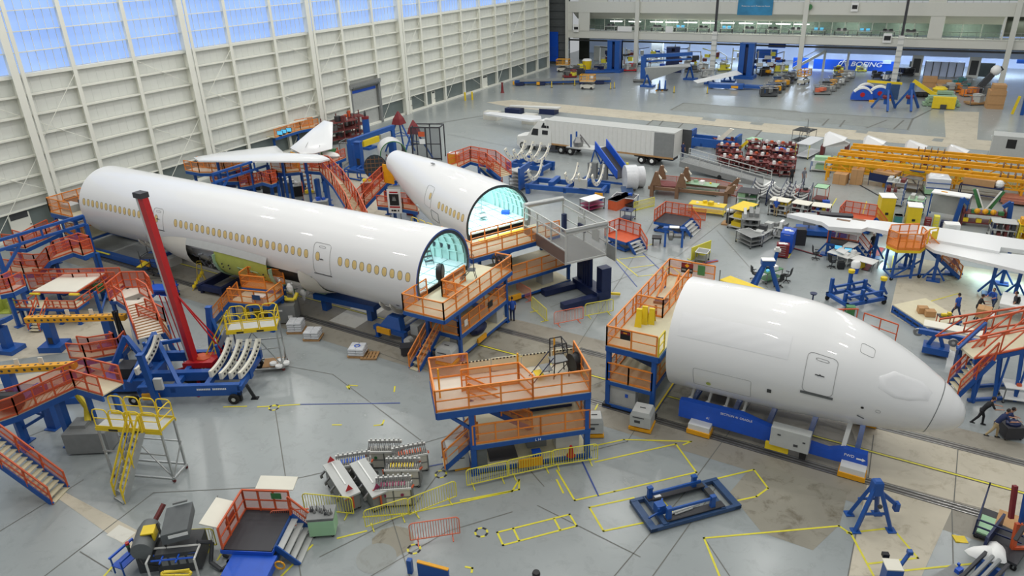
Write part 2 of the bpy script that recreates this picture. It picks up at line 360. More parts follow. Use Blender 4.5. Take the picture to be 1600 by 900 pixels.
# roller door, personnel doors on the left wall
m = MB(); x = wx(84)
m.mt(0).box(x-.45, 80.9, 0, x-.4, 86.9, 5.6)
for k in range(28): m.mt(0).box(x-.4, 81.1, .05+k*.2, x-.36, 86.7, .17+k*.2)
dr = struct('door_1', m, ['light_grey'])
link('door_frame', MB().box(x-.3, 80.5, 0, x+.1, 80.95, 6.3).box(x-.3, 86.85, 0, x+.1, 87.3, 6.3).box(x-.3, 80.5, 5.9, x+.3, 87.3, 6.5), 'grey', dr)
link('roller_drum', MB().tube((x+.1, 81, 6.0), (x+.1, 86.8, 6.0), .3, 12), 'mid_grey', dr)
link('light_bar', MB().box(x-.34, 81.2, 5.1, x-.3, 86.6, 5.5), 'blue_bright', dr)
for n, (yd, w, wd) in enumerate(((33.2,1.9,1),(29.5,2.4,1),(79.0,1.1,0),(94.3,2.2,0),(101.5,1.0,0),(118.2,2.2,0)), 2):
    x = wx(yd); m = MB().mt(0).box(x-.45, yd-w/2, 0, x-.34, yd+w/2, 2.2).mt(1).box(x-.33, yd-w/2+.15, 1.9 if not wd else 1.75, x-.3, yd+w/2-.15, 2.15 if not wd else 2.5)
    o = struct('door_%d' % n, m, ['wall_steel','dark_grey']); link('door_handle', MB().box(x-.3, yd+w/2-.2, .95, x-.22, yd+w/2-.08, 1.05), 'steel', o)
# ---------------------------------------------------------------- office block at the far end of the hall
YO = 150.0
def zO(x, y, Y=YO): return onY(x, y, Y).z
def xO(x, y, Y=YO): return onY(x, y, Y).x
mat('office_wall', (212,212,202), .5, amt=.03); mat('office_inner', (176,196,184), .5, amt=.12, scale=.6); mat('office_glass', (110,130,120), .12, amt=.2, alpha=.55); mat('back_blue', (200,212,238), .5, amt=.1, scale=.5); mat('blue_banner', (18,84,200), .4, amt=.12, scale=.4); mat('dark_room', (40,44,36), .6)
xl = xO(887, 60); xr = 34.0; ext = 45.0
zb0, zb1 = zO(1200, 67), zO(1200, 54); zt0, zt1 = zO(1200, 22), zO(1200, 3)
sl = lambda x: 0
wb = MB()
wb.mt(0).box(xl, YO-.4, zb0, ext, YO, zb1).box(xl, YO-.4, zt0, ext, YO, zt1)
wb.box(xl, YO, zb0+.3, ext, YO+9, zb0+.9).box(xl, YO, zt0, ext, YO+9, zt0+.5)
a0, a1 = xO(890, 30), xO(905, 30)
b0, b1 = xO(920, 30), xO(925, 30)
for p, q in ((xl, xl+1.2), (xO(905,30), xO(922,30)), (xO(1452,40), xO(1475,40)), (xO(1568,40), xO(1571,40))): wb.box(p, YO-.3, zb1, q, YO, zt0)
for p, q in ((xO(905,10), xO(950,10)), (xO(1452,0), xO(1480,0))): wb.box(p, YO-.3, zt1, q, YO, zt1+4)
wb.mt(1).box(xl+1.2, YO+6, zb1-.2, xO(1568,40), YO+6.3, zt0+.2).mt(1).box(xl, YO+4, zt1, ext, YO+4.3, zt1+5)
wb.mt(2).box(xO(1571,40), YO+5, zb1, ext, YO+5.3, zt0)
wb.mt(0).box(xl, YO-.5, zb1-.12, ext, YO-.3, zb1)
ob = struct('wall_back', wb, ['office_wall','office_inner','dark_room'])
for x0, x1 in ((922,1452),(1475,1568)):
    p, q = xO(x0, 40), xO(x1, 40); k = max(2, int((q-p)/2.2))
    for i in range(k):
        u, v = p+(q-p)*i/k, p+(q-p)*(i+1)/k
        g = struct('glass_partition', MB().box(u+.04, YO+2.5, zb1, v-.04, YO+2.54, zt0-1.4), 'office_glass', ob)
        struct('mullion', MB().box(v-.05, YO+2.45, zb1, v+.05, YO+2.6, zt0-1.3), 'wall_steel', ob)
struct('soffit', MB().slab([(xl+1.2,YO,zt0),(xO(1568,40),YO,zt0),(xO(1568,40),YO+2.5,zt0-1.5),(xl+1.2,YO+2.5,zt0-1.5)], (0,0,.1)), 'office_wall', ob)
# balcony railing, furniture shapes behind the glass
def balcony(z, x0, x1):
    r = MB(); r.box(x0, YO-.25, z+1.05, x1, YO-.2, z+1.12).box(x0, YO-.25, z+.55, x1, YO-.2, z+.58); x = x0
    while x < x1: r.box(x, YO-.25, z, x+.05, YO-.2, z+1.1); x += 1.25
    struct('balcony_railing', r, 'steel', ob)
balcony(zb1, xO(922,40), xO(1452,40)); balcony(zb1, xO(1475,40), ext); balcony(zt1, xO(950,4), xO(1452,4)); balcony(zt1, xO(1480,4), ext)
# columns carrying the block
for i, (tx, bx, by) in enumerate(((1001,996,112),(1267,1254,110),(1600,1575,122))):
    x = at(bx, by).x; xx = xO(bx, by-40)
    o = struct('column', MB().box(xx-.4, YO-1.0, 0, xx+.4, YO-.5, zt1+6), 'office_wall', ob)
x = xO(887, 80); struct('column', MB().box(x-.3, YO-.6, 0, x+.3, YO-.1, zt1+6), 'office_wall', ob)
struct('wall_side', MB().mt(0).box(-82, 144.9, 0, wx(145)-.6, 145.1, 30).box(-82.2, 145, 0, -82, 172, 30), ['cladding'])
m = MB(); m.box(-78, 171, 0, 60, 171.4, zb0+1)
struct('wall_hall', m, 'back_blue')
m = MB().mt(0).box(-82, 151, 0, xl, 151.2, 30).mt(0)
for k in range(14): m.box(-82, 150.7, 1.5+k*1.6, xl, 151, 1.7+k*1.6)
struct('wall_corner', m, ['mid_grey'])
o = struct('door_9', MB().box(onY(858,60,150.5).x, 150.4, .6, onY(872,70,150.5).x, 150.6, zO(862,50)), 'blue_banner')
link('door_panel', MB().box(onY(860,60,150.3).x, 150.3, zO(862,88), onY(870,80,150.3).x, 150.4, zO(862,73)), 'blue_bright', o)
struct('trim_2', MB().bar((xl,YO+1,zb0-.6),(ext,YO+1,zb0-.6),.35,.3).bar((xl,YO+3,zb0-.3),(ext,YO+3,zb0-.3),.5,.3), 'dark_grey')
# ---------------------------------------------------------------- light
w = bpy.data.worlds.new('hall_light'); SC.world = w; w.use_nodes = True
bg = w.node_tree.nodes['Background']; bg.inputs[0].default_value = (.93,.97,1,1); bg.inputs[1].default_value = .43
def area(name, loc, sx, sy, power, col=(1,1,1), rot=(0,0,0)):
    l = bpy.data.lights.new(name, 'AREA'); l.shape = 'RECTANGLE'; l.size = sx; l.size_y = sy; l.energy = power; l.color = col
    o = bpy.data.objects.new(name, l); C.objects.link(o); o.location = loc; o.rotation_euler = rot; return o
for i in range(6):
    for j in range(9):
        area('high_bay_lamp', (-66+i*15, 14+j*14, 31), 1.8, .6, 760, (1,.98,.94))
for i in range(6): area('hall_daylight_fill', (-55+i*16, 160, zb0-.4), 8, 5, 1900, (.66,.8,1))  # added bluish area lights, standing in for daylight under the office block
for i in range(8): area('office_lamp', (-52+i*9, 154, zt0-1.0), 4, .5, 260, (.95,1,.9))
# ================================================================ the three fuselage sections
# local frame: +x forward, -y the side facing the camera, z measured from the floor
R0 = 2.885
def surf(prof, s, ang, off=0.0):                 # point on the skin, ang in degrees above horizontal on the -y side
    for (s0,r0,z0,y0), (s1,r1,z1,y1) in zip(prof, prof[1:]):
        if (s0 <= s <= s1) or (s1 <= s <= s0): break
    t = (s-s0)/(s1-s0); r = r0+(r1-r0)*t; z = z0+(z1-z0)*t; yy = y0+(y1-y0)*t; a = math.radians(ang)
    return Vector((s, yy-(r+off)*math.cos(a), z+(r+off)*math.sin(a)))
def shell(prof, n=72, thick=.10, skip=None):
    mb = MB(); rings = []
    for s, r, z, y0 in prof: rings.append([(s, y0-r*math.cos(2*PI*j/n), z+r*math.sin(2*PI*j/n)) for j in range(n)])
    inner = [[(s, y0-(r-thick)*math.cos(2*PI*j/n), z+(r-thick)*math.sin(2*PI*j/n)) for j in range(n)] for s, r, z, y0 in prof]
    k = len(prof); N = k*n
    vs = [p for R in rings for p in R] + [p for R in inner for p in R]; F0 = []; M0 = []
    for i in range(k-1):
        sm = (prof[i][0]+prof[i+1][0])/2
        for j in range(n):
            an = 360*(j+.5)/n; an = an-360 if an > 180 else an
            if skip and skip(sm, an): continue
            a, b, c, d = i*n+j, i*n+(j+1) % n, (i+1)*n+(j+1) % n, (i+1)*n+j
            F0.append((a,b,c,d)); M0.append(0); F0.append((N+d,N+c,N+b,N+a)); M0.append(1)
    for i, m in ((0, 2), (k-1, 2)):
        for j in range(n): F0.append((i*n+j, i*n+(j+1) % n, N+i*n+(j+1) % n, N+i*n+j)); M0.append(m)
    mb.v = vs; mb.f = F0; mb.m = M0; return mb
def patch(prof, s0, s1, a0, a1, off=.012, thick=.02, ns=4, na=6, rnd_=0):      # conforming plate
    mb = MB(); P = []; 
    for i in range(ns+1):
        row = []
        for j in range(na+1): row.append(surf(prof, s0+(s1-s0)*i/ns, a0+(a1-a0)*j/na, off))
        P.append(row)
    vs = [p for r in P for p in r]; w = na+1
    return mb.add(vs, [(i*w+j, (i+1)*w+j, (i+1)*w+j+1, i*w+j+1) for i in range(ns) for j in range(na)])
def seam(prof, pts, w=.02, off=.008):
    mb = MB()
    for (s0,a0), (s1,a1) in zip(pts, pts[1:]):
        k = max(1, int(abs(a1-a0)/4)); 
        for i in range(k): mb.bar(surf(prof, s0+(s1-s0)*i/k, a0+(a1-a0)*i/k, off), surf(prof, s0+(s1-s0)*(i+1)/k, a0+(a1-a0)*(i+1)/k, off), w)
    return mb
def outline(s0, s1, a0, a1, c=.22, R=R0):
    ca = math.degrees(c/R); P = []
    for (cs, ca_, t0) in ((s1-c, a1-ca, 0), (s0+c, a1-ca, 90), (s0+c, a0+ca, 180), (s1-c, a0+ca, 270)):
        for k in range(4): t = math.radians(t0+30*k); P.append((cs+c*math.cos(t), ca_+ca*math.sin(t)))
    return P+[P[0]]
def oval(prof, s, a, w, h, off, z=None):
    P = []; R = R0
    for k in range(16):
        t = 2*PI*k/16; u = w*math.copysign(abs(math.cos(t))**.75, math.cos(t)); v = h*math.copysign(abs(math.sin(t))**.9, math.sin(t))
        P.append(surf(prof, s+u, a+math.degrees(v/R), off))
    return P
def window(prof, s, a, par):
    P = oval(prof, s, a, .17, .27, .006); c = surf(prof, s, a, .012)
    o = link('window_cover', MB().add([*P, c], [(i, (i+1) % 16, 16) for i in range(16)]), 'tan_film', par)
    Q = oval(prof, s, a, .20, .30, .003); 
    link('window_frame', MB().add(P+Q, [(i, (i+1) % 16, 16+(i+1) % 16, 16+i) for i in range(16)]), 'mid_grey', o)
mat('seam_grey', (150,150,148), .5)
mat('frame_dark', (46,58,66), .5)
def interior(par, x0, x1, R, zc, deckz, pitch=.62, y0=0.0, taper=None, deep=9):
    hw = math.sqrt(max(.1, R*R-(deckz-zc)**2))-.02
    fl_ = MB(); hw1 = hw if not taper else hw*taper
    fl_.mt(0).slab([(x1,-hw,deckz-.08),(x1,hw,deckz-.08),(x0,hw1,deckz-.08),(x0,-hw1,deckz-.08)], (0,0,.08))
    k = 0
    for yy in (-1.9,-.95,0,.95,1.9): fl_.mt(1).box(x0, yy-.02, deckz, x1, yy+.02, deckz+.015)
    x = x0
    while x < x1: fl_.mt(1).box(x, -hw1, deckz, x+.035, hw1, deckz+.015); x += 1.3
    link('cabin_floor', fl_, ['interior_floor','teal'], par)
    m = MB(); x = x1-.3
    while x > x1-deep:
        rr = R-.08-(.0 if not taper else max(0,(x1-2-x))*.05); P = []; 
        for j in range(25):
            t = math.radians(-8+196*j/24); P.append((x, -rr*math.cos(t), zc+rr*math.sin(t)))
        for a, b in zip(P, P[1:]): m.bar(a, b, .06, .1)
        x -= pitch
    link('hull_frame', m, 'interior', par)
    m = MB()
    for j in range(13):
        t = math.radians(8+164*j/12); rr = R-.12
        m.bar((x1-.2, -rr*math.cos(t), zc+rr*math.sin(t)), (x1-deep*.9, -rr*math.cos(t)*(.97 if taper else 1), zc+rr*math.sin(t)*(.97 if taper else 1)), .05, .05)
    link('stringer', m, 'interior', par)
    m = MB()                                         # cargo bay bulkhead below the floor
    m.slab([(x1-.6, -hw, deckz-.1), (x1-.6, hw, deckz-.1), (x1-.6, hw*.6, zc-R*.8), (x1-.6, -hw*.6, zc-R*.8)], (.05,0,0))
    link('lower_bulkhead', m, 'dark_grey', par)
# ---------------------------------------------------------------- centre section
cen = thing('fuselage_section', 'long white cylindrical fuselage barrel with tan-covered windows and open belly fairing', 'aircraft fuselage', (-25.1, 34.5, 0), -.024)
ZC = 4.6
N_ = 70
prof = [(-35.2+35.2*i/N_, R0, ZC, 0.0) for i in range(N_+1)]
prof = prof[::-1]
def gone(s, a):
    return -18.6 < s < -9.2 and -62 < a < -22 and (a < -10-5)
sk = link('skin', shell(prof, 72, .09, gone), ['white_paint','interior','blue_trim'], cen, smooth=True)
for k in range(14): window(prof, -34.5+.615*k, 14.3, cen)
for k in range(23): window(prof, -22.65+.614*k, 14.3, cen)
for k in range(10): window(prof, -6.14+.611*k, 14.3, cen)
def door(prof, s0, s1, a0, a1, par, sill='dark_grey', win=None):
    o = link('cabin_door', seam(prof, outline(s0, s1, a0, a1)), 'seam_grey', par)
    link('door_sill', patch(prof, s0-.05, s1+.05, a0-1.2, a0-.1, .03), sill, o)
    sm = (s0+s1)/2; am = a0+(a1-a0)*.5
    link('door_handle', patch(prof, sm-.2, sm+.2, am-.5, am+.5, .03).add([surf(prof, sm-.1, am-1, .03), surf(prof, sm+.1, am, .03), surf(prof, sm, am+1.5, .03)], [(0,1,2)]), 'dark_grey', o)
    link('vent_outline', seam(prof, outline(sm-.28, sm+.28, a1-6, a1-3.6, .1), .015), 'seam_grey', o)
    if win is not None: window(prof, win, 14.3, o)
door(prof, -8.5, -7.02, -9.5, 32.3, cen, win=-8.1)
door(prof, -25.3, -24.15, -2, 30.5, cen, win=-24.95)
link('belly_vent', patch(prof, -2.2, -1.95, -38, -35), 'dark_grey', cen); link('belly_vent', patch(prof, -1.1, -.85, -38, -35), 'dark_grey', cen)
interior(cen, -16, -.05, R0-.09, ZC, 4.25)
for k in range(8):                                    # window openings seen from inside on the far side
    s = -6.14+.611*k+.3
    P = [(s+.17*math.cos(2*PI*j/12), math.sqrt((R0-.11)**2-.7**2), ZC+.7+.28*math.sin(2*PI*j/12)) for j in range(12)]
    link('far_window_hole', MB().slab(P, (0,.05,0)), 'frame_dark', cen)
link('edge_ring', MB().rings([[(x, -r*math.cos(2*PI*j/64), ZC+r*math.sin(2*PI*j/64)) for j in range(64)] for x, r in ((0,R0-.1),(0,R0-.3),(-.06,R0-.3),(-.06,R0-.1),(0,R0-.1))], cap=False), 'frame_dark', cen)
# belly fairing: a blister along the underside, open over the wheel well and wing box
def fair(s):                                          # half-width angle top, bulge
    t = (s+17.3)/8.6
    u = max(0, 1-abs(t)**2.6)
    top = -30+ (27 if s < -17 else 27)*u**.5
    return top, .95*u**.6
def fpt(s, f):                                       # f 0..1 from the top edge to the keel
    top, b = fair(s); a = top+(-90-top)*f; g = math.sin(min(1, f*2.2)*PI/2)
    q = surf([(-60,R0,ZC,0),(20,R0,ZC,0)], s, a, .01+b*g*(1-.45*f)); q.z = max(q.z, 1.0); return q
def fairing(s0, s1, f0, f1, name, m, ns=14, nf=12, far=False, off=0):
    mb = MB(); vs = []
    for i in range(ns+1):
        for j in range(nf+1):
            p = fpt(s0+(s1-s0)*i/ns, f0+(f1-f0)*j/nf)
            if off: d = Vector((0, p.y, p.z-ZC)).normalized(); p = p - d*off
            if far: p.y = -p.y
            vs.append(p)
    w = nf+1; mb.add(vs, [(i*w+j, (i+1)*w+j, (i+1)*w+j+1, i*w+j+1) for i in range(ns) for j in range(nf)])
    return link(name, mb, m, cen, smooth=True)
fairing(-25.9, -21.6, 0, 1, 'fairing_tail', 'fairing_paint')
fairing(-21.6, -18.2, .62, 1, 'fairing_floor', 'light_grey')
fairing(-10.2, -8.75, 0, 1, 'fairing_nose', 'fairing_paint')
fairing(-25.9, -8.75, 0, 1, 'fairing_far_side', 'fairing_paint', 30, 10, far=True)
fairing(-21.6, -13.0, 0, .1, 'fairing_edge', 'light_grey', 16, 2)
fairing(-21.6, -18.2, .1, .66, 'wheel_well_wall', 'aluminium', 8, 4, off=.5)
fairing(-18.4, -13.0, .1, .62, 'wing_box_panel', 'primer', 10, 4, off=.05)
fairing(-13.0, -10.2, .05, .8, 'bay_liner', 'black', 4, 4, off=.6)
g = MB(); r_ = random.Random(3)
for k in range(26):
    s = -21.3+r_.random()*3; f = .2+r_.random()*.5; p = fpt(s, f); p.y += .2; q = p+Vector((r_.uniform(-.6,.6), r_.uniform(-.1,.2), r_.uniform(-.5,.3))); g.mt(k % 3).tube(p, q, .035+.03*r_.random(), 5)
link('wheel_well_gear', g, ['dark_grey','steel','black'], cen)
g = MB()
for k in range(22):
    s = -12.4+r_.random()*1.5; f = .2+r_.random()*.7; p = fpt(s, f); p.y += .1; q = p+Vector((r_.uniform(-.3,.3), r_.uniform(-.1,.1), r_.uniform(-.7,.2))); g.mt(k % 3).tube(p, q, .03+.04*r_.random(), 5)
g.mt(1).ball(fpt(-11.5,.42)-Vector((0,.05,0)), .42, 8, 5, (.7,.4,.9)).ball(fpt(-11.2,.62)-Vector((0,.05,.1)), .35, 8, 5, (.8,.4,.8)).ball(fpt(-12.2,.85)-Vector((0,.2,.5)), .25, 8, 5, (.6,.4,1.8))
link('exposed_ducting', g, ['light_grey','paper','green'], cen)
g = MB()
for s in (-17.6,-16.9,-13.4): 
    for f in (.25,.3): g.ball(fpt(s, f), .06, 6, 4)
for s0 in (-15.9,-14.6): 
    P = [fpt(s0, .24)+Vector((0,-.02,0)), fpt(s0+.7, .24)+Vector((0,-.02,0)), fpt(s0+.7, .5)+Vector((0,-.02,0)), fpt(s0, .5)+Vector((0,-.02,0))]; g.mt(1).path(P, .025, 4, True)
link('rib_detail', g, ['black','sage'], cen)
for s in (-18.35, -12.65): 
    g = MB(); P = [fpt(s, .14+.06*k) for k in range(9)]
    for a, b in zip(P, P[1:]): g.bar(a, b, .25, .1)
    link('bay_frame', g, 'sage', cen)
link('lower_flap', MB().slab([fpt(-12.4,.9)+Vector((0,-.3,-.1)), fpt(-9.9,.85)+Vector((0,-.35,-.1)), fpt(-9.9,.95), fpt(-12.4,1)], (0,0,.08)), 'sage', cen)
# ---------------------------------------------------------------- nose section
nose = thing('nose_section', 'white aircraft nose barrel with covered cockpit window and round radome tip', 'aircraft nose', (-9.4, 34.0, 0), .0)
raw = [(0,2.885,4.5,0),(3.4,2.885,4.5,0),(5.0,2.86,4.48,0),(6.4,2.76,4.44,0),(7.6,2.60,4.32,-.02),(8.6,2.41,4.19,-.05),(9.6,2.14,4.02,-.09),(10.4,1.90,3.87,-.13),(11.2,1.61,3.71,-.18),(11.9,1.31,3.56,-.22),(12.4,1.05,3.46,-.25),(12.8,.76,3.39,-.28),(13.02,.52,3.36,-.29),(13.13,.28,3.34,-.3),(13.16,.01,3.33,-.3)]
def resample(P, n):
    out = []
    for i in range(len(P)-1):
        p0, p1, p2, p3 = P[max(0,i-1)], P[i], P[i+1], P[min(len(P)-1, i+2)]
        for k in range(n):
            t = k/n
            def cr_(j): return .5*((2*p1[j])+(-p0[j]+p2[j])*t+(2*p0[j]-5*p1[j]+4*p2[j]-p3[j])*t*t+(-p0[j]+3*p1[j]-3*p2[j]+p3[j])*t**3)
            out.append((p1[0]+(p2[0]-p1[0])*t, max(.01, cr_(1)), cr_(2), cr_(3)))
    return out+[P[-1]]
npf = resample(raw, 3)
link('skin', shell(npf, 72, .09), ['white_paint','interior','blue_trim'], nose, smooth=True)
link('radome_seam', MB().rings([[(surf(npf, 11.85+.25*math.sin(math.radians(a)), a, o)) for a in range(0, 360, 8)] for o in (.012,)]*1+[[(surf(npf, 11.88+.25*math.sin(math.radians(a)), a, .012)) for a in range(0, 360, 8)]], cap=False), 'mid_grey', nose)
door(npf, 6.45, 7.75, -5, 35, nose)
link('door_sill_bar', patch(npf, 6.4, 7.8, -7.6, -5.2, .05), 'mid_grey', nose)
link('service_panel', seam(npf, outline(1.4, 4.2, -32, -8, .1), .012), 'seam_grey', nose)
link('service_port', MB().add([surf(npf, 2.15+.12*math.cos(t), -26+2.6*math.sin(t), .02) for t in [2*PI*k/10 for k in range(10)]], [tuple(range(10))]), 'primer', nose)
link('service_port', patch(npf, 4.95, 5.15, -17, -12.5, .02), 'dark_grey', nose)
link('service_port', MB().add([surf(npf, 9.05+.07*math.cos(t), -8.4+1.6*math.sin(t), .02) for t in [2*PI*k/10 for k in range(10)]], [tuple(range(10))]), 'black', nose)
link('service_port', seam(npf, outline(9.6, 9.8, -11, -7, .08), .012), 'seam_grey', nose)
link('pitot_probe', MB().bar(surf(npf, 8.9, -22, .03), surf(npf, 9.2, -24, .08), .04), 'mid_grey', nose)
link('escape_hatch', seam(npf, outline(8.5, 9.1, 52, 64, .12), .014), 'seam_grey', nose)
# plastic film taped over the windshield and the crown
mat('film_white', (226,226,225), .38, amt=.02, scale=2, coat=.6, bump=.06)
P = [(9.5,22),(9.45,35),(10.0,49),(11.2,56),(11.65,47),(11.55,30),(10.8,19),(10.2,16)]
cs = sum(p[0] for p in P)/8; ca = sum(p[1] for p in P)/8
mb = MB(); rr = [surf(npf, cs, ca, .035)]; idx = []
for k in (.35,.7,.9,1.0):
    for i, p in enumerate(P): rr.append(surf(npf, cs+(p[0]-cs)*k, ca+(p[1]-ca)*k, .03+(.008*((i*7) % 3) if k < 1 else -.022)))
F1 = [(0, 1+i, 1+(i+1) % 8) for i in range(8)]+[(1+8*k+i, 1+8*(k+1)+i, 1+8*(k+1)+(i+1) % 8, 1+8*k+(i+1) % 8) for k in range(3) for i in range(8)]
link('windshield_film', mb.add(rr, F1), 'film_white', nose, smooth=70)
mb = MB(); ns, na = 16, 8; vs = []
for i in range(ns+1):
    for j in range(na+1): vs.append(surf(npf, .45+5.2*i/ns, 22+24*j/na, .012+(.016*math.sin(i*2.3+j*.8)**2 if 0 < i < ns and 0 < j < na else -.004)))
w = na+1; link('door_film', mb.add(vs, [(i*w+j, (i+1)*w+j, (i+1)*w+j+1, i*w+j+1) for i in range(ns) for j in range(na)]), 'film_white', nose, smooth=True)
link('bulkhead', MB().rings([[(.2, -2.7*math.cos(2*PI*j/40), 4.5+2.7*math.sin(2*PI*j/40)) for j in range(40)],[(.26, -2.7*math.cos(2*PI*j/40), 4.5+2.7*math.sin(2*PI*j/40)) for j in range(40)]]), 'interior', nose)
# ---------------------------------------------------------------- tail section behind
tail = thing('tail_fuselage_section', 'white tapering rear fuselage barrel, open end lit inside, behind the long barrel', 'aircraft fuselage', (-26.74, 44.19, 0), -.458)
raw = [(0,2.885,4.6,0),(-2.5,2.87,4.6,0),(-5,2.78,4.66,0),(-8,2.5,4.84,0),(-11,2.1,5.1,0),(-14,1.62,5.4,0),(-17,1.1,5.75,0)]
tpf = resample(raw, 3)
link('skin', shell(tpf, 64, .09), ['white_paint','interior','frame_dark'], tail, smooth=True)
for k in range(7): window(tpf, -.63-.61*k, 16.5, tail)
o = link('cabin_door', seam(tpf, outline(-6.9, -5.7, 2, 38)), 'seam_grey', tail); window(tpf, -6.0, 22, o)
link('cargo_outline', seam(tpf, outline(-5.6, -4.3, -14, 2, .1), .03), 'mid_grey', tail)
interior(tail, -9, -.05, R0-.09, 4.6, 4.25, taper=.85, deep=5)
link('edge_ring', MB().rings([[(x, -r*math.cos(2*PI*j/64), 4.6+r*math.sin(2*PI*j/64)) for j in range(64)] for x, r in ((0,R0-.1),(0,R0-.2),(-.06,R0-.2),(-.06,R0-.1),(0,R0-.1))], cap=False), 'frame_dark', tail)
link('tail_cap', MB().rings([[(x, -r*math.cos(2*PI*j/24), 5.75+r*math.sin(2*PI*j/24)) for j in range(24)] for x, r in ((-17,1.1),(-17.3,.9),(-17.4,.4))]), 'white_paint', tail, smooth=True)
link('crown_vent', MB().cb(-9, -.5, 7.35, .5, .18, .04), 'mid_grey', tail)
# work lights inside the two open barrels
def inlamp(o, xs, z, p):
    for x in xs:
        l = area('work_lamp', (0,0,0), .8, 1.8, p, (.8,.96,1)); q = Matrix.Translation(o.location) @ Matrix.Rotation(o.rotation_euler.z, 4, 'Z'); l.matrix_world = q @ Matrix.Translation((x, 0, z))
inlamp(cen, (-1.6,-4.5,-8), 6.9, 130); inlamp(tail, (-1.5,-4.5), 6.9, 220)
# ================================================================ builders for the shop equipment
def V2(p, z=0): return (p[0], p[1], z)
def railing(par, P, z, h=1.1, m='orange', mesh='orange_mesh', sp=1.3, closed=False, name='railing', r=.035, mid=True, z2=None):
    P = [Vector((p[0], p[1], (p[2] if len(p) > 2 else z))) for p in P]
    if closed: P = P+[P[0]]
    up = Vector((0,0,h)); mb = MB(); ms = MB()
    for a, b in zip(P, P[1:]):
        mb.bar(a+up, b+up, r*2).bar(a+up*.06, b+up*.06, r*1.2, .1)
        if mid: mb.bar(a+up*.52, b+up*.52, r*1.4)
        n = max(1, round((b-a).length/sp))
        for i in range(n+1):
            q = a+(b-a)*i/n; mb.bar(q, q+up, r*2)
        if mesh: ms.add([a+up*.06, b+up*.06, b+up, a+up], [(0,1,2,3)])
    o = link(name, mb, m, par)
    if mesh: link('mesh_panel', ms, mesh, o)
    return o
def stairs(par, top, bot, w, n=None, m='blue_steel', tread='deck', rail='orange', mesh='orange_mesh', h=1.0, sides=(1,-1)):
    T = Vector(top); B = Vector(bot); d = B-T; hz = Vector((d.x, d.y, 0)); L = hz.length; hz.normalize(); s = Vector((-hz.y, hz.x, 0))*w/2
    n = n or max(2, int(abs(d.z)/.22)); g = MB()
    for k in (1,-1): g.bar(T+s*k, B+s*k, .06, .26)
    o = link('stair_stringer', g, m, par); t = MB()
    for i in range(n):
        c = T+d*(i+.7)/n; run = max(.14, L/n*.42); a = c-hz*run; b = c+hz*run
        a.z = b.z = c.z
        t.slab([a-s, b-s, b+s, a+s], (0,0,-.05))
    link('stair_tread', t, tread, o)
    if rail:
        for k in sides: railing(o, [T+s*k, B+s*k], 0, h, rail, mesh, 1.6, name='stair_railing')
    return o
def deck(par, P, z, t=.22, m='deck', edge='blue_steel', lab=None):
    o = link('deck', MB().prism([(p[0], p[1]) for p in P], z-.05, z), m, par, label=lab); g = MB(); n = len(P)
    for i in range(n): g.bar(V2(P[i], z-.05-t/2), V2(P[(i+1) % n], z-.05-t/2), .12, t)
    for i in (0,): g.bar(V2([(P[0][j]+P[-1][j])/2 for j in (0,1)], z-.05-t/2), V2([(P[1][j]+P[2 % n][j])/2 for j in (0,1)], z-.05-t/2), .1, t*.8)
    link('deck_frame', g, edge, o); return o
def post(par, x, y, z0, z1, w=.2, m='blue_steel'): return link('post', MB().cb(x, y, z0, w, w, z1-z0).cb(x, y, z0, w*1.7, w*1.7, .04), m, par)
def brace(par, a, b, w=.12, m='blue_steel', name='brace'): return link(name, MB().bar(a, b, w), m, par)
def rect(x0, y0, x1, y1): return [(x0,y0),(x1,y0),(x1,y1),(x0,y1)]
def castors(par, P, r=.12, z=0, m='rubber', name='castor'):
    for x, y in P: link(name, MB().mt(0).wheel((x,y,z+r), r, .08).mt(1).box(x-.03,y-.06,z+r,x+.03,y+.06,z+r*2.2), [m,'steel'], par)
# ---------------------------------------------------------------- crowd barriers
def make_barrier(m, name='crowd_barrier'):
    t = thing(name, '', 'barrier'); L = 2.35; r = .028; g = MB()
    g.path([(0,0,.18),(0,0,.95),(.06,0,1.04),(.15,0,1.08),(L-.15,0,1.08),(L-.06,0,1.04),(L,0,.95),(L,0,.18)], r, 5, True)
    link('frame', g, m, t); b = MB(); x = .13
    while x < L-.08: b.tube((x,0,.18),(x,0,1.07), .014, 4); x += .125
    link('bars', b, m, t)
    for x in (.35, L-.35): link('foot', MB().bar((x,-.3,.02),(x,.3,.02), .05, .03).bar((x,0,.02),(x,0,.2), .04), m, t)
    return t
BY = make_barrier('pale_yellow'); BO = make_barrier('salmon'); used = {'y': 0, 'o': 0}
def barrier(kind, p, q, label):
    A, rz, L = two(p, q); src = BY if kind == 'y' else BO
    if not used[kind]: used[kind] = 1; o = src
    else: o = dup(src, (0,0,0))
    o.location = A; o.rotation_euler = (0,0,rz); s = L/2.35
    if abs(s-1) > .08: o.scale = (max(.75, min(1.35, s)),1,1)
    o['label'] = label; o['group'] = 'crowd control barriers'
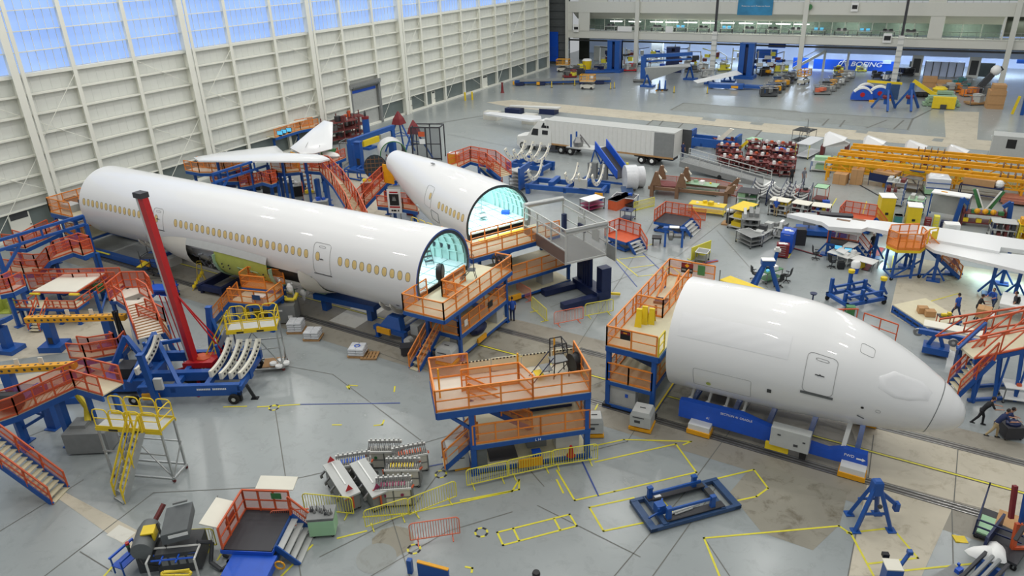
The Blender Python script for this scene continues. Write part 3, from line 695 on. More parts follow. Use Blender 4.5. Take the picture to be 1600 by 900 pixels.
for k, p, q, lb in (('y',(831,484),(853,504),'yellow barrier turned edge-on, leftmost of the three in front of the blue lift truck'),
    ('o',(866,510),(911,501),'salmon barrier standing between two yellow ones before the blue lift truck'),
    ('y',(914,497),(958,489),'yellow barrier at the yellow outrigger of the blue lift truck'),
    ('o',(808,460),(828,472),'salmon barrier beside the worker and the end of the tail platform'),
    ('y',(477,800),(554,807),'yellow barrier behind the pale green cart'),
    ('y',(572,828),(640,807),'yellow barrier in front of the clamp racks, left of the joined pair'),
    ('y',(640,809),(708,782),'yellow barrier in front of the clamp racks, right of the joined pair'),
    ('y',(730,763),(795,748),'yellow barrier below the two-storey platform, nearest its grey cabinet'),
    ('y',(793,748),(861,733),'yellow barrier below the two-storey platform, middle of three'),
    ('y',(861,732),(928,722),'yellow barrier below the two-storey platform, rightmost of three'),
    ('o',(642,849),(722,837),'salmon barrier standing alone on the open floor in the foreground'),
    ('o',(428,828),(477,825),'salmon barrier beside the stairs of the black-decked stand'),
    ('y',(262,860),(340,856),'yellow barrier behind the grey machine heads at lower left')): barrier(k, p, q, lb)
# ---------------------------------------------------------------- people: one skinned body, head with face, hair, clothes
def person(px, face, label, shirt, trousers, pose='stand', hair='hair', sc=1.0, z=0, loc=None, bag=None):
    A = loc or at(px[0], px[1], z); t = thing('person', label, 'person', A, face)
    lean = .0; J = {}
    hip = .93
    if pose == 'walk': fl_, fr = (.28, -.05), (-.30, .14)
    else: fl_, fr = (.06, 0), (-.04, 0)
    lean = {'stand': .03, 'walk': .06, 'push': .32, 'crouch': .3, 'sit': .1, 'reach': .12}[pose]
    if pose == 'push': fl_, fr = (.2, 0), (-.35, .12)
    if pose in ('crouch',): hip = .42
    if pose == 'sit': hip = .18
    zz = lambda k: hip+k
    pel = Vector((0,0,hip)); chest = pel+Vector((lean*.75,0,.40)); neck = pel+Vector((lean,0,.56)); 
    sh = [neck+Vector((0,s*.19,-.05)) for s in (1,-1)]
    def chain(pts, rad, n=8):
        R = []; 
        for i, (p, r) in enumerate(zip(pts, rad)):
            d = (pts[min(i+1, len(pts)-1)]-pts[max(i-1, 0)]).normalized(); u = Vector((1,0,0)) if abs(d.x) < .8 else Vector((0,0,1))
            a = d.cross(u).normalized(); b = a.cross(d); rx, ry = r if isinstance(r, tuple) else (r, r)
            R.append([p+a*math.cos(2*PI*k/n)*rx+b*math.sin(2*PI*k/n)*ry for k in range(n)])
        return R
    sp_, fs = [], []
    # legs
    legs = MB(); shoes = MB(); body = MB(); arms = MB(); sleeves = MB()
    for s, (fx, fz) in ((1, fl_), (-1, fr)):
        hp = pel+Vector((0,s*.09,-.02)); an = Vector((fx, s*.1, .08+fz)); kn = (hp+an)/2+Vector((.07 if pose != 'crouch' else .3,0,.02))
        if pose == 'crouch': an = Vector((-.05+fx, s*.12, .08)); kn = Vector((.32, s*.17, .42))
        if pose == 'sit': an = Vector((.72, s*.12, .08)); kn = Vector((.36, s*.16, .42))
        legs.rings(chain([hp+Vector((0,0,.06)), hp-Vector((0,0,.08))+(kn-hp)*.1, (hp+kn)/2, kn, (kn+an)/2, an], [.1,.1,.085,.065,.058,.05]))
        shoes.rings(chain([an+Vector((-.08,0,-.03)), an+Vector((0,0,-.02)), an+Vector((.1,0,-.045)), an+Vector((.17,0,-.055))], [.035,.05,.042,.025]))
    body.rings(chain([pel-Vector((0,0,.05)), pel+Vector((lean*.2,0,.1)), chest-Vector((lean*.3,0,.14)), chest, neck-Vector((0,0,.05)), neck+Vector((0,0,.03))], [(.165,.12),(.15,.11),(.165,.115),(.195,.125),(.14,.09),(.055,.055)], 10))
    for s, S in ((1, sh[0]), (-1, sh[1])):
        if pose in ('push','reach'): el = S+Vector((.16, s*.05, -.24)); ha = el+Vector((.26, -s*.04, .02))
        elif pose == 'walk': el = S+Vector((-.08*s, s*.05, -.29)); ha = el+Vector((.1-.08*s, 0, -.24))
        elif pose in ('sit','crouch'): el = S+Vector((.12, s*.06, -.25)); ha = el+Vector((.24, -s*.05, -.04))
        else: el = S+Vector((-.01, s*.06, -.3)); ha = el+Vector((.1, -s*.02, -.24))
        sleeves.rings(chain([S+Vector((0,-s*.04,.01)), S+(el-S)*.3, S+(el-S)*.85], [.06,.058,.05]))
        arms.rings(chain([S+(el-S)*.7, el, (el+ha)/2, ha], [.042,.04,.034,.026]))
        d = (ha-el).normalized(); sd = Vector((0,1,0))
        arms.rings(chain([ha, ha+d*.05, ha+d*.09], [.026,(.04,.018),(.036,.015)], 6))
        for k in range(4): arms.rings(chain([ha+d*.08+sd*(k-1.5)*.019, ha+d*(.12+.01*(k in (1,2)))+sd*(k-1.5)*.02-Vector((0,0,.01)), ha+d*(.15+.012*(k in (1,2)))+sd*(k-1.5)*.019-Vector((0,0,.03))], [.0095,.009,.007], 5))
        arms.rings(chain([ha+d*.02-sd*s*.03, ha+d*.06-sd*s*.055, ha+d*.09-sd*s*.06], [.012,.011,.008], 5))
    hc = neck+Vector((lean*.12+.02,0,.2))
    head = MB(); R = []
    for k in range(11):
        tt = PI*k/10; zc = -math.cos(tt)*.12; rr = math.sin(tt)**.8; ring = []
        for j in range(12):
            a = 2*PI*j/12; x = math.cos(a)*.098*rr*(1.0 if zc > -.03 else .88)+(.012 if zc < 0 else 0); y = math.sin(a)*.077*rr*(1 if zc > -.02 else .84)
            if j == 0 and k in (4,5): x += .022 if k == 4 else .01
            ring.append((hc.x+x, hc.y+y, hc.z+zc))
        R.append(ring)
    head.rings(R).rings(chain([neck-Vector((0,0,.03)), neck+Vector((0,0,.06)), hc-Vector((0.01,0,.07))], [.058,.054,.052]))
    for s in (1,-1): head.ball((hc.x-.005, hc.y+s*.079, hc.z-.01), .024, 6, 4, (.8,.4,1.2))
    bd = link('body', arms, 'skin', t, smooth=60); h = link('head', head, 'skin', t, smooth=60)
    f = MB()
    for s in (1,-1): f.ball((hc.x+.088, hc.y+s*.032, hc.z+.012), .011, 6, 4)
    f.bar((hc.x+.094, hc.y-.022, hc.z-.055), (hc.x+.094, hc.y+.022, hc.z-.055), .012, .008)
    link('face_features', f, 'hair', h)
    hr = MB(); R = []
    for k in range(7):
        tt = PI*(.42+.58*k/6); zc = -math.cos(tt)*.132; rr = max(.02, math.sin(tt)); R.append([(hc.x-.012+math.cos(2*PI*j/12)*(.098 if math.cos(2*PI*j/12) > .5 and k < 3 else .108)*rr, hc.y+math.sin(2*PI*j/12)*.086*rr, hc.z+zc) for j in range(12)])
    link('hair', hr.rings(R), hair, h, smooth=60)
    link('shirt', body.rings(sleeves and []) if False else body, shirt, t, smooth=60); link('sleeves', sleeves, shirt, t, smooth=60)
    link('trousers', legs, trousers, t, smooth=60); link('shoes', shoes, 'black', t, smooth=60)
    if bag: link('backpack', MB().rings(chain([neck+Vector((-.2,0,-.48)), neck+Vector((-.2,0,-.3)), neck+Vector((-.17,0,-.06))], [(.13,.09),(.15,.11),(.12,.07)])), 'black', t, smooth=60)
    t.scale = (sc,)*3
    return t
# ================================================================ platforms around the fuselages
# platform across the open end of the long barrel
ox, oy = -25.2, 30.3
p = thing('work_platform', 'two-level orange railed platform across the open front end of the long barrel', 'work platform', (ox, oy, 0)); ZU = 3.85
deck(p, rect(0,0,2.9,7.9), ZU); deck(p, rect(.4,2.0,2.5,7.9), 1.75); deck(p, rect(.4,2.0,2.5,7.9), .42, .15)
for x, y in ((.45,1.6),(2.45,2.1),(2.45,7.8),(.45,7.8)): post(p, x, y, 0, ZU-.2)
brace(p, (2.45,2.1,2.7), (2.45,.9,3.6)); brace(p, (.45,1.6,2.7), (.45,.5,3.6))
railing(p, [(0,2.4),(0,0),(2.9,0),(2.9,7.9)], ZU); railing(p, [(1.0,5.2),(1.0,2.6),(2.0,2.6)], ZU, mesh='orange_mesh'); railing(p, [(2.9,7.9),(1.7,7.9)], ZU, mesh='brown_mesh')
railing(p, [(1.3,2.0),(2.5,2.0),(2.5,7.9),(.4,7.9)], 1.75)
stairs(p, (.75,2.0,1.75), (.55,-.25,0), .75, rail='orange'); stairs(p, (1.5,2.8,ZU), (1.5,6,1.75), .7)
link('cabinet', MB().cb(1.9,7.0,.42,1.0,.8,.9), 'light_grey', p); link('cover_sheet', MB().ball((1.9,5.0,.75), .8, 8, 5, (.6,1.1,.55)), 'navy', p, smooth=True)
link('pallet_fork_cap', MB().cb(2.62,4.3,.35,.12,1.0,.32), 'amber', p)
link('control_box', MB().cb(2.0,2.2,.1,.5,.4,1.3), 'grey', p)
for k in range(4):
    g = MB(); c = Vector((2.9-.35*k-.2, 7.86, ZU+.62))
    g.path([c+Vector((.14*math.cos(a), -.06, .32*math.sin(a))) for a in [2*PI*i/12 for i in range(12)]], .045, 6, True)
    solo('cable_coil', g, 'black', ['black cable coil on the railing, nearest the outer corner','second black cable coil from the outer railing corner','third black cable coil from the outer railing corner','black cable coil on the railing, nearest the open barrel'][k], 'cable', (ox, oy, 0), group='coils hung on the platform railing', smooth=True)
for k, (y, w, m) in enumerate(((2.9,.35,'white_metal'),(5.2,.55,'black'))): link('sign_plate', MB().cb(2.56, y-.2+k*.6, 2.15, .03, w, .42), m, p)
castors(p, [(2.45,2.3),(2.45,7.9),(.45,7.9)], .14)
g = thing('shop_fan', 'round black drum fan standing in the mouth of the long barrel', 'fan', at(689,448,ZU), .4)
g.location.z = 4.25
link('drum', MB().lathe([(.32,-.2),(.52,-.16),(.55,0),(.52,.16),(.32,.2)], (0,0,.62), 'x', 20), 'black', g, smooth=True); link('grille', MB().lathe([(.1,.2),(.46,.19),(.46,.22),(.1,.24)], (0,0,.62), 'x', 20), 'dark_grey', g)
link('stand', MB().bar((0,-.5,.05),(0,.5,.05), .06).bar((0,-.5,.05),(0,-.5,.62), .05).bar((0,.5,.05),(0,.5,.62), .05), 'black', g)
def step_ladder(loc, rz, label, n=4, m='dark_grey'):
    t = thing('step_ladder', label, 'ladder', loc, rz); g = MB()
    for s in (-.28,.28): g.tube((0,s,0),(.7,s,n*.27), .022).tube((1.1,s,0),(.95,s,n*.27), .022).tube((.95,s,n*.27),(.95,s,n*.27+.9), .02).tube((.95,s,n*.27+.9),(.55,s,n*.27+.85), .02)
    link('frame', g, m, t)
    for k in range(n): link('step', MB().cb(.15+.17*k if k < n-1 else .8, 0, (k+1)*.27-.03, .24 if k < n-1 else .5, .54, .03), m, t)
    return t
step_ladder((-24.5,35.3,ZU), .5, 'grey step ladder on the platform beside the black drum fan', 3)
step_ladder((-27.2,35.9,4.25), 2.6, 'grey rolling steps inside the long barrel behind its open end', 5)
# small white box carts at the foot of the platforms
def white_unit(px, rz, label, s=1.0):
    t = thing('drive_unit', label, 'machine unit', at(*px), rz)
    P = rect(-.55*s,-.5*s,.55*s,.5*s)
    link('housing', MB().rings([[(x,y,.3) for x,y in P],[(x,y,.95) for x,y in P],[(x*.8,y*.9,1.2) for x,y in P]]), 'light_grey', t)
    link('skid', MB().cb(0,0,.06,1.2*s,1.05*s,.16), 'amber', t)
    link('emblem', MB().cb(-.15,-.51*s,.55,.3,.02,.14).cb(-.1,-.51*s,.85,.6,.02,.05), 'dark_grey', t)
    link('lid_handle', MB().cb(0,0,1.2,.3,.05,.03), 'dark_grey', t); return t
white_unit((700,566), .1, 'white box unit on yellow skid below the stairs of the long barrel platform')
white_unit((1003,667), .1, 'white box unit with yellow skid at the corner of the nose platform')
white_unit((928,678), .5, 'white box unit half hidden behind the blue post of the foreground platform', .8)
# ---- platform behind the nose section
ox, oy = -12.85, 31.75
p = thing('work_platform', 'tall orange railed platform at the rear edge of the nose section', 'work platform', (ox, oy, 0))
deck(p, rect(0,0,2.9,10.2), ZU, .3); deck(p, rect(.1,0,2.6,10), 1.72, .2); deck(p, rect(.1,0,2.7,10), .3, .15, m='grey')
for x, y in ((.12,.1),(2.65,.1),(.12,5),(2.65,5),(.12,10),(2.65,10)): post(p, x, y, 0, ZU-.3, .24)
railing(p, [(2.75,0),(0,0),(0,10.2),(2.9,10.2)], ZU, 1.15); railing(p, [(0,4.3),(1.6,4.3),(1.6,9.0)], ZU, 1.15); railing(p, [(2.85,0),(2.85,.9)], ZU, m='yellow', mesh=None)
railing(p, [(.1,9.9),(.1,0),(1.3,0),(2.6,0),(2.6,2.5)], 1.72)
stairs(p, (.8,8.4,ZU), (.8,5,1.75), .8); link('hazard_edge', MB().box(2.72,0,.3,2.8,9,.36), 'yellow', p)
link('electrical_cabinet', MB().mt(0).cb(.95,.35,.3,1.5,.5,1.1).mt(1).cb(1.2,.08,.85,.16,.03,.2), ['light_grey','blue_bright'], p)
link('air_duct', MB().mt(0).slab([(.6,1.5,2.6),(2.5,.9,2.5),(2.5,1.6,2.5),(.6,2.3,2.6)], (0,0,.45)), 'slate_blue', p)
for x, c in ((.75,'x'),): 
    sg = MB().mt(0).cb(1.05,-.05,ZU+.6,.55,.03,.5).mt(1).cb(1.05,-.07,ZU+.92,.5,.02,.14).mt(2).cb(1.05,-.08,ZU+.97,.2,.02,.06)
    link('warning_sign', sg, ['black','dark_red','amber'], p)
for x, m in ((1.2,('dark_red','black')),(2.1,('green','green'))):
    sg = MB().mt(0).cb(x,10.05,ZU+.8,.75 if x < 2 else .45,.03,.3).mt(1).cb(x,10.05,ZU+.45,.75 if x < 2 else .45,.03,.35)
    link('warning_sign', sg, list(m), p)
for x, y in ((.12,.1),(2.65,.1)): link('foot_pad', MB().cb(x,y,0,.5,.4,.2), 'black', p)
link('sign_marks', MB().mt(0).slab([(1.05,10.02,ZU+.95),(1.2,10.02,ZU+.82),(1.35,10.02,ZU+.95),(1.2,10.02,ZU+1.08)], (0,-.01,0)).mt(1).cb(1.0,10.01,ZU+.6,.28,.02,.1).cb(1.4,10.01,ZU+.6,.28,.02,.1), ['amber','grey'], p)
def caution_cone(loc, rz, label, tall=1.0):
    t = thing('caution_stand', label, 'floor sign', loc, rz); g = MB()
    for s in (1,-1): g.slab([(s*.26,-.2,0),(s*.26,.2,0),(s*.05,.14,tall*.92),(s*.05,-.14,tall*.92)], (s*.03,0,0))
    link('panel', g, 'yellow', t); link('handle', MB().cb(0,0,tall*.88,.16,.3,.14), 'yellow', t)
    link('slot_marks', MB().slab([(-.27,-.1,.2),(-.27,.12,.3),(-.27,.12,.36),(-.27,-.1,.26)], (-.01,0,0)).slab([(-.2,-.1,.45),(-.2,.1,.52),(-.2,.1,.58),(-.2,-.1,.5)], (-.02,0,0)), 'black', t)
for k, (x, y, l) in enumerate(((998,508,'leftmost yellow folding caution stand on the nose platform'),(1007,504,'middle yellow folding caution stand, tucked behind its neighbour on the nose platform'),(1018,504,'rightmost and narrowest yellow caution stand on the nose platform'))): caution_cone(at(x,y,ZU), -1.4, l, (1.0,1.0,.85)[k])
t = thing('fire_extinguisher', 'red fire extinguisher by the inner railing corner of the nose platform', 'fire extinguisher', at(1024,492,ZU)); link('cylinder', MB().lathe([(.08,0),(.09,.05),(.09,.45),(.03,.55)], n=10), 'red', t); link('label_band', MB().lathe([(.092,.3),(.092,.44)], n=10), 'white_metal', t); link('valve', MB().cb(0,0,.55,.14,.04,.06), 'black', t)
solo('tool_tray', MB().cb(0,0,0,.8,.6,.06).cb(0,-.3,0,.8,.04,.16).cb(0,.3,0,.8,.04,.16).cb(.4,0,0,.04,.6,.16), 'navy', 'shallow dark blue tray on the deck inside the nose platform rail', 'tray', at(1033,472,ZU), .1)
# ---- foreground two-storey platform
A = at(682,645,ZU); B = at(922,612,ZU); rz = math.atan2(B.y-A.y, B.x-A.x); L = math.hypot(B.x-A.x, B.y-A.y)
p = thing('work_platform', 'freestanding two-storey orange railed platform in the middle foreground', 'work platform', (A.x, A.y, 0), rz)
W = 2.9
deck(p, rect(0,0,L,W), ZU, .34, m='deck_pale'); deck(p, rect(1.5,0,L,W), 1.75, .22, m='deck'); deck(p, rect(1.5,0,L,W), .35, .2, m='deck')
for x, y in ((1.6,.1),(L-.1,.1),(1.6,W-.1),(L-.1,W-.1)): post(p, x, y, 0, ZU-.3, .26)
brace(p, (1.6,.1,2.6), (.6,.1,3.5), .14)
railing(p, [(0,W),(0,0)], ZU, 1.15); railing(p, [(0,0),(L*.62,0)], ZU, 1.15); railing(p, [(L*.62,0),(L,0)], ZU, 1.2)
railing(p, [(0,W),(1.9,W)], ZU, 1.25, mesh='orange_mesh'); railing(p, [(1.4,1.5),(4.2,1.5)], ZU, 1.2); railing(p, [(4.2,1.5),(4.6,.2)], ZU, 1.2); railing(p, [(L,0),(L,W)], ZU, 1.2, mesh='brown_mesh')
railing(p, [(1.6,0),(4.9,0)], 1.75); railing(p, [(4.9,0),(L,0)], 1.75); railing(p, [(L,0),(L,W)], 1.75, mesh='brown_mesh')
for k in range(4):
    o = link('toe_board', MB().cb(2.3+1.55*k,W+.05,ZU+.02+.03*(k % 2),1.5,.05,.72), 'deck', p)
    h = MB()
    for j in range(8): h.cb(1.65+1.55*k+j*.18,W+.02,ZU+.70,.09,.04,.06)
    link('hazard_stripe', h, 'black', o)
for x, y in ((.3,1.2),(4.2,1.7),(6.3,W-.1)): link('safety_post', MB().tube((x,y,ZU),(x,y,ZU+1.6), .05, 6), 'amber', p)
stairs(p, (1.6,.9,ZU), (4.6,.9,1.75), .7); stairs(p, (1.9,.8,1.75), (.2,.8,.3), .8)
g = MB()
for k in range(13): g.cb(4.1+.22*k, W-.5, 2.1, .12, .5, .16)
g.cb(5.4,W-.5,1.98,3.2,.55,.1); link('stacked_grating', g, 'deck', p); link('grating_rail', MB().cb(5.2,W-.9,1.8,3.6,.08,.12), 'navy', p)
link('cabinet', MB().cb(6.4,1.0,.35,1.2,.8,1.0), 'white_metal', p); link('cabinet', MB().cb(4.9,1.3,.35,1.0,.7,1.0), 'grey', p)
link('rubber_mat', MB().slab([(2.4,.3,.4),(3.8,.3,.4),(3.8,2.5,.42),(2.4,2.5,.42)], (0,0,.05)).slab([(3.9,1.5,.4),(5.1,1.5,.4),(5.1,2.6,1.0),(3.9,2.6,1.0)], (0,0,.04)), 'hatch', p)
link('electrical_box', MB().cb(2.0,.2,.35,.5,.3,1.05), 'mid_grey', p)
textobj('L H', .2, (L-2.6, -.08, 1.58), (PI/2,0,0), 'paper', p, 'stencil_lettering')
link('fork_cap', MB().cb(4.3,-.3,.25,1.2,.1,.45), 'amber', p)
solo('tool_cone', MB().lathe([(.22,0),(.22,.04),(.17,.05),(.08,.55),(.06,.6)], n=10), 'red', 'red marker cone on the lower storey of the foreground platform', 'cone', at(892,712,.4))
solo('storage_bin', MB().cb(0,0,0,.4,.3,.3).cb(0,0,.3,.44,.34,.05), 'blue_bright', 'small blue bin beside the red cone in the foreground platform', 'bin', at(838,713,.4), rz)
t = thing('electrical_cabinet', 'pale grey cabinet on yellow skid at left end of the foreground platform', 'cabinet', at(716,731), rz+.05)
link('housing', MB().cb(0,0,.18,1.05,.6,1.35), 'light_grey', t); link('skid', MB().cb(.3,.1,.03,1.0,.7,.14), 'amber', t); link('vent', MB().cb(-.1,-.31,.75,.22,.02,.05).cb(.2,-.31,.75,.22,.02,.05).cb(-.1,-.31,.66,.22,.02,.05), 'dark_grey', t)
solo('cable_spool', MB().lathe([(.5,-.22),(.5,-.18),(.42,-.15),(.42,.15),(.5,.18),(.5,.22)], (0,0,.52), 'x', 18), 'black', 'large black hose reel on the deck of the foreground platform', 'hose reel', at(898,580,ZU), rz+.3, smooth=35)
t = thing('rolling_steps', 'black tubular rolling steps with grey treads on the foreground platform', 'steps', at(872,585,ZU), rz+.1); g = MB()
for s in (-.35,.35): g.path([(-.35,s,0),(-.3,s,.85),(.4,s,.9),(.45,s,0)], .03).path([(-.3,s,.85),(-.3,s,1.9),(.3,s,1.9),(.42,s,.85)], .03).tube((-.3,s,1.4),(.38,s,1.4), .025).tube((-.35,s,.1),(.4,s,.8), .02)
g.tube((.3,-.35,1.9),(.3,.35,1.9), .03).tube((.35,-.35,1.4),(.35,.35,1.4), .03); link('frame', g, 'black', t)
link('step', MB().cb(0,0,.86,.8,.7,.05), 'grey', t); link('step', MB().cb(-.65,0,.5,.5,.7,.05), 'grey', t); link('step', MB().cb(-1.0,0,.22,.4,.7,.05), 'yellow', t)
link('hand_rail', MB().tube((-1.4,-.35,0),(-.35,-.35,1.2), .025).tube((-1.4,.35,0),(-.35,.35,1.2), .025), 'navy', t)
# ---- platform in front of the tail section
p = thing('work_platform', 'orange railed platform at the lit open end of the tail section', 'work platform', (-26.74, 44.19, 0), -.458)
deck(p, rect(.15,-4.4,3.2,3.2), ZU, .3); deck(p, rect(.4,-3.0,4.0,3.6), 1.7, .2); deck(p, rect(.4,-2.5,4.0,3.6), .4, .15)
for x, y in ((3.0,-2.2),(3.9,3.5),(.5,-2.2),(.5,3.5)): post(p, x, y, 0, ZU-.3 if x < 3.5 else 1.6, .2)
railing(p, [(0.15,-4.4),(3.2,-4.4)], ZU, 1.2); railing(p, [(3.2,-4.4),(3.2,3.2)], ZU, 1.1); railing(p, [(1.2,-3.2),(1.2,1.4)], ZU, 1.1, mesh=None); railing(p, [(-.9,-4.4),(.15,-4.4)], ZU, 1.2)
railing(p, [(4.0,-3.0),(4.0,3.6),(.4,3.6)], 1.7, 1.15)
link('yellow_threshold', MB().cb(.8,-.2,ZU,.7,4,.03), 'yellow', p); link('electrical_cabinet', MB().cb(3.2,1.8,.4,.8,1.0,.9), 'light_grey', p); link('fork_cap', MB().cb(4.2,-1.6,.3,.2,1.0,.35), 'amber', p)
castors(p, [(3.9,3.5),(3.0,-2.2)], .16)
person(None, 2.2, 'person in black sitting on the floor inside the lit tail section', 'cloth_black', 'khaki', 'sit', loc=at(797,327,4.25))
solo('blue_case', MB().cb(0,0,0,.6,.4,.22).cb(0,0,.22,.64,.44,.03), 'blue_bright', 'blue case beside the seated person in the tail section', 'case', at(790,334,4.25), .3)
step_ladder(at(757,345,4.25), 2.6, 'pale rolling steps on the floor inside the lit tail section', 3, 'steel')
person((801,501), 2.2, 'person in blue shirt and dark trousers standing beside the long barrel platform', 'cloth_blue', 'cloth_navy')
# ---- blue lift truck carrying a mesh walled cage
Z = 3.5; Aq, Bq, Lq = at(884,414,Z), at(948,398,Z), at(820,371,Z)
rz = math.atan2(Lq.y-Aq.y, Lq.x-Aq.x); Ln = math.hypot(Lq.x-Aq.x, Lq.y-Aq.y)
t = thing('personnel_cage', 'grey steel cage with wire mesh walls raised on the blue lift truck', 'cage', (Aq.x, Aq.y, 0), rz)
v = Bq-Aq; wy = -3.3; Hc = 2.5
link('floor_pan', MB().mt(0).box(0,wy,Z,Ln,0,Z+.1).mt(1).box(.1,wy+.1,Z+.1,Ln-.1,-.1,Z+.12), ['light_grey','grey'], t)
g = MB()
for x in (0,Ln/3,Ln*2/3,Ln): g.bar((x,0,Z),(x,0,Z+Hc), .1)
for x in (0,Ln/2,Ln): g.bar((x,wy,Z),(x,wy,Z+Hc), .1)
for y in (0,wy):
    for z in (Z+.08,Z+1.0,Z+2.0,Z+Hc): g.bar((0,y,z),(Ln,y,z), .08)
for z in (Z+.08,Z+Hc-.3,Z+Hc): g.bar((0,0,z),(0,wy,z), .12)
g.bar((Ln,0,Z+.08),(Ln,wy,Z+.08), .1); link('frame', g, 'light_grey', t)
for nm, a, b in (('mesh_wall',(0,0),(Ln,0)),('mesh_wall',(0,0),(0,wy)),('mesh_wall',(0,wy),(Ln,wy))):
    link(nm, MB().add([V2(a,Z+.1),V2(b,Z+.1),V2(b,Z+Hc),V2(a,Z+Hc)], [(0,1,2,3)]), 'grey_mesh' if a != (0,wy) else 'pale_mesh', t)
link('kick_panel', MB().box(.06,.03,Z+.1,Ln-.06,.07,Z+.95), 'brown_mesh', t)
link('shutter_roll', MB().tube((Ln,.05,Z+Hc),(Ln,wy,Z+Hc), .2, 10), 'aluminium', t, smooth=True); link('shutter_roll', MB().tube((0,.05,Z+Hc-.1),(0,wy,Z+Hc-.1), .12, 8), 'aluminium', t, smooth=True)
link('side_gate', MB().mt(0).bar((-.05,wy,Z),(-1.1,wy,Z), .08).bar((-1.1,wy,Z),(-1.1,wy,Z+2.2), .08).bar((-1.1,wy,Z+2.2),(0,wy,Z+2.2), .08).mt(1).box(-.05,wy+.02,Z,-1.08,wy+.06,Z+1.0), ['light_grey','grey'], t)
link('control_panel', MB().cb(Ln-.6,wy+.25,Z+.1,.3,.3,1.4).cb(Ln*.5,wy+.2,Z+.9,.9,.15,.5), 'navy', t); link('fastened_sheet', MB().box(Ln*.45,wy+.06,Z+.9,Ln*.62,wy+.09,Z+1.8).box(Ln*.15,wy+.06,Z+.7,Ln*.3,wy+.09,Z+1.6), 'light_grey', t)
M1, rz, _l = two((922,458),(884,468)); t = thing('lift_truck', 'dark blue straddle lift truck with tall mast and two flat outriggers', 'lift truck', M1, rz)
for k in (-1,1): link('outrigger', MB().box(.3,k*1.35-.3,.08,3.2,k*1.35+.3,.5).mt(0), 'navy', t)
link('chassis', MB().box(-.6,-1.65,.08,.5,1.65,.75), 'navy', t)
for k in (-1,1): link('side_tower', MB().box(-.7,k*1.3-.34,.1,.1,k*1.3+.34,2.5), 'navy', t)
for k in (-.45,-.15,.15,.45): link('mast_rail', MB().box(.15,k-.07,.3,.4,k+.07,Z), 'navy', t)
link('fork', MB().box(-.2,-.6,Z-.16,2.2,-.35,Z-.02).box(-.2,.35,Z-.16,2.2,.6,Z-.02), 'black', t)
link('tow_bar', MB().bar((-.7,1.2,.3),(-1.6,1.5,.15), .2, .15), 'yellow', t)
for k in (-1,1): castors(t, [(2.9,k*1.35),(-.5,k*1.4)], .12)
# ---- cradles
def cradle_text(par, txt, x, z, sz, y): textobj(txt, sz, (x, y, z), (PI/2,0,0), 'paper', par, 'stencil_lettering')
cr1 = thing('nose_cradle', 'long blue cradle with lettering under the nose section', 'cradle', (-9.4, 34.1, 0), -.01)
for s in (-1,1):
    P = [(.8,.5),(.8,1.5),(1.2,1.55),(4.2,1.6),(6.8,1.05),(8.6,.9),(9.3,1.2),(10.4,1.2),(10.5,.55),(9,.4)]
    P = [(x*.94-.1, z) for x, z in P]
    link('side_beam', MB().slab([(x, s*2.15, z) for x, z in P], (0, s*-.35, 0)), 'blue_bright', cr1)
for x in (1,3.2,5,7,9.2): link('cross_beam', MB().box(x-.12,-2,.6,x+.12,2,.85), 'blue_steel', cr1)
for x in (1.1,2.0,2.9,3.8):
    for s in (-1,1): link('support_arm', MB().bar((x,s*1.9,1.15),(x+.05,s*1.15,1.95), .12, .16).ball((x,s*1.7,1.45), .14, 8, 5), 'fairing_paint', cr1)
link('support_arm', MB().bar((8.6,-1.9,1.0),(8.7,-1.2,2.3), .2, .12), 'white_metal', cr1)
for x in (1.9,9.2):
    for s in (-1,1):
        o = link('transport_unit', MB().box(x-.55,s*2.4-.3,.25,x+.55,s*2.4+.3,.6), 'white_metal', cr1); link('bumper', MB().box(x-.6,s*2.4-.36,.05,x+.6,s*2.4+.36,.3), 'amber', o)
o = link('control_cabinet', MB().box(5.4,-2.75,.75,7.2,-2.2,1.75), 'light_grey', cr1); link('switch', MB().cb(5.8,-2.76,1.4,.15,.02,.07).cb(6.6,-2.76,1.0,.2,.02,.12).cb(6.95,-2.76,1.3,.12,.02,.07), 'dark_grey', o)
link('fork_cap', MB().box(5.2,-2.62,.35,6.3,-2.45,.72), 'yellow', cr1); link('motor', MB().box(6.8,-2.5,.2,7.1,-2.3,.6), 'black', cr1)
cradle_text(cr1, 'SECTION 41 CRADLE', 3.6, 1.36, .17, -2.17); cradle_text(cr1, '41', 2.2, .85, .2, -2.17); cradle_text(cr1, 'FWD', 8.93, .93, .2, -2.18); link('arrow_mark', MB().slab([(9.25,-2.17,.83),(9.5,-2.17,.83),(9.5,-2.17,.78),(9.65,-2.17,.87),(9.5,-2.17,.96),(9.5,-2.17,.91),(9.25,-2.17,.91)], (0,-.01,0)), 'paper', cr1)
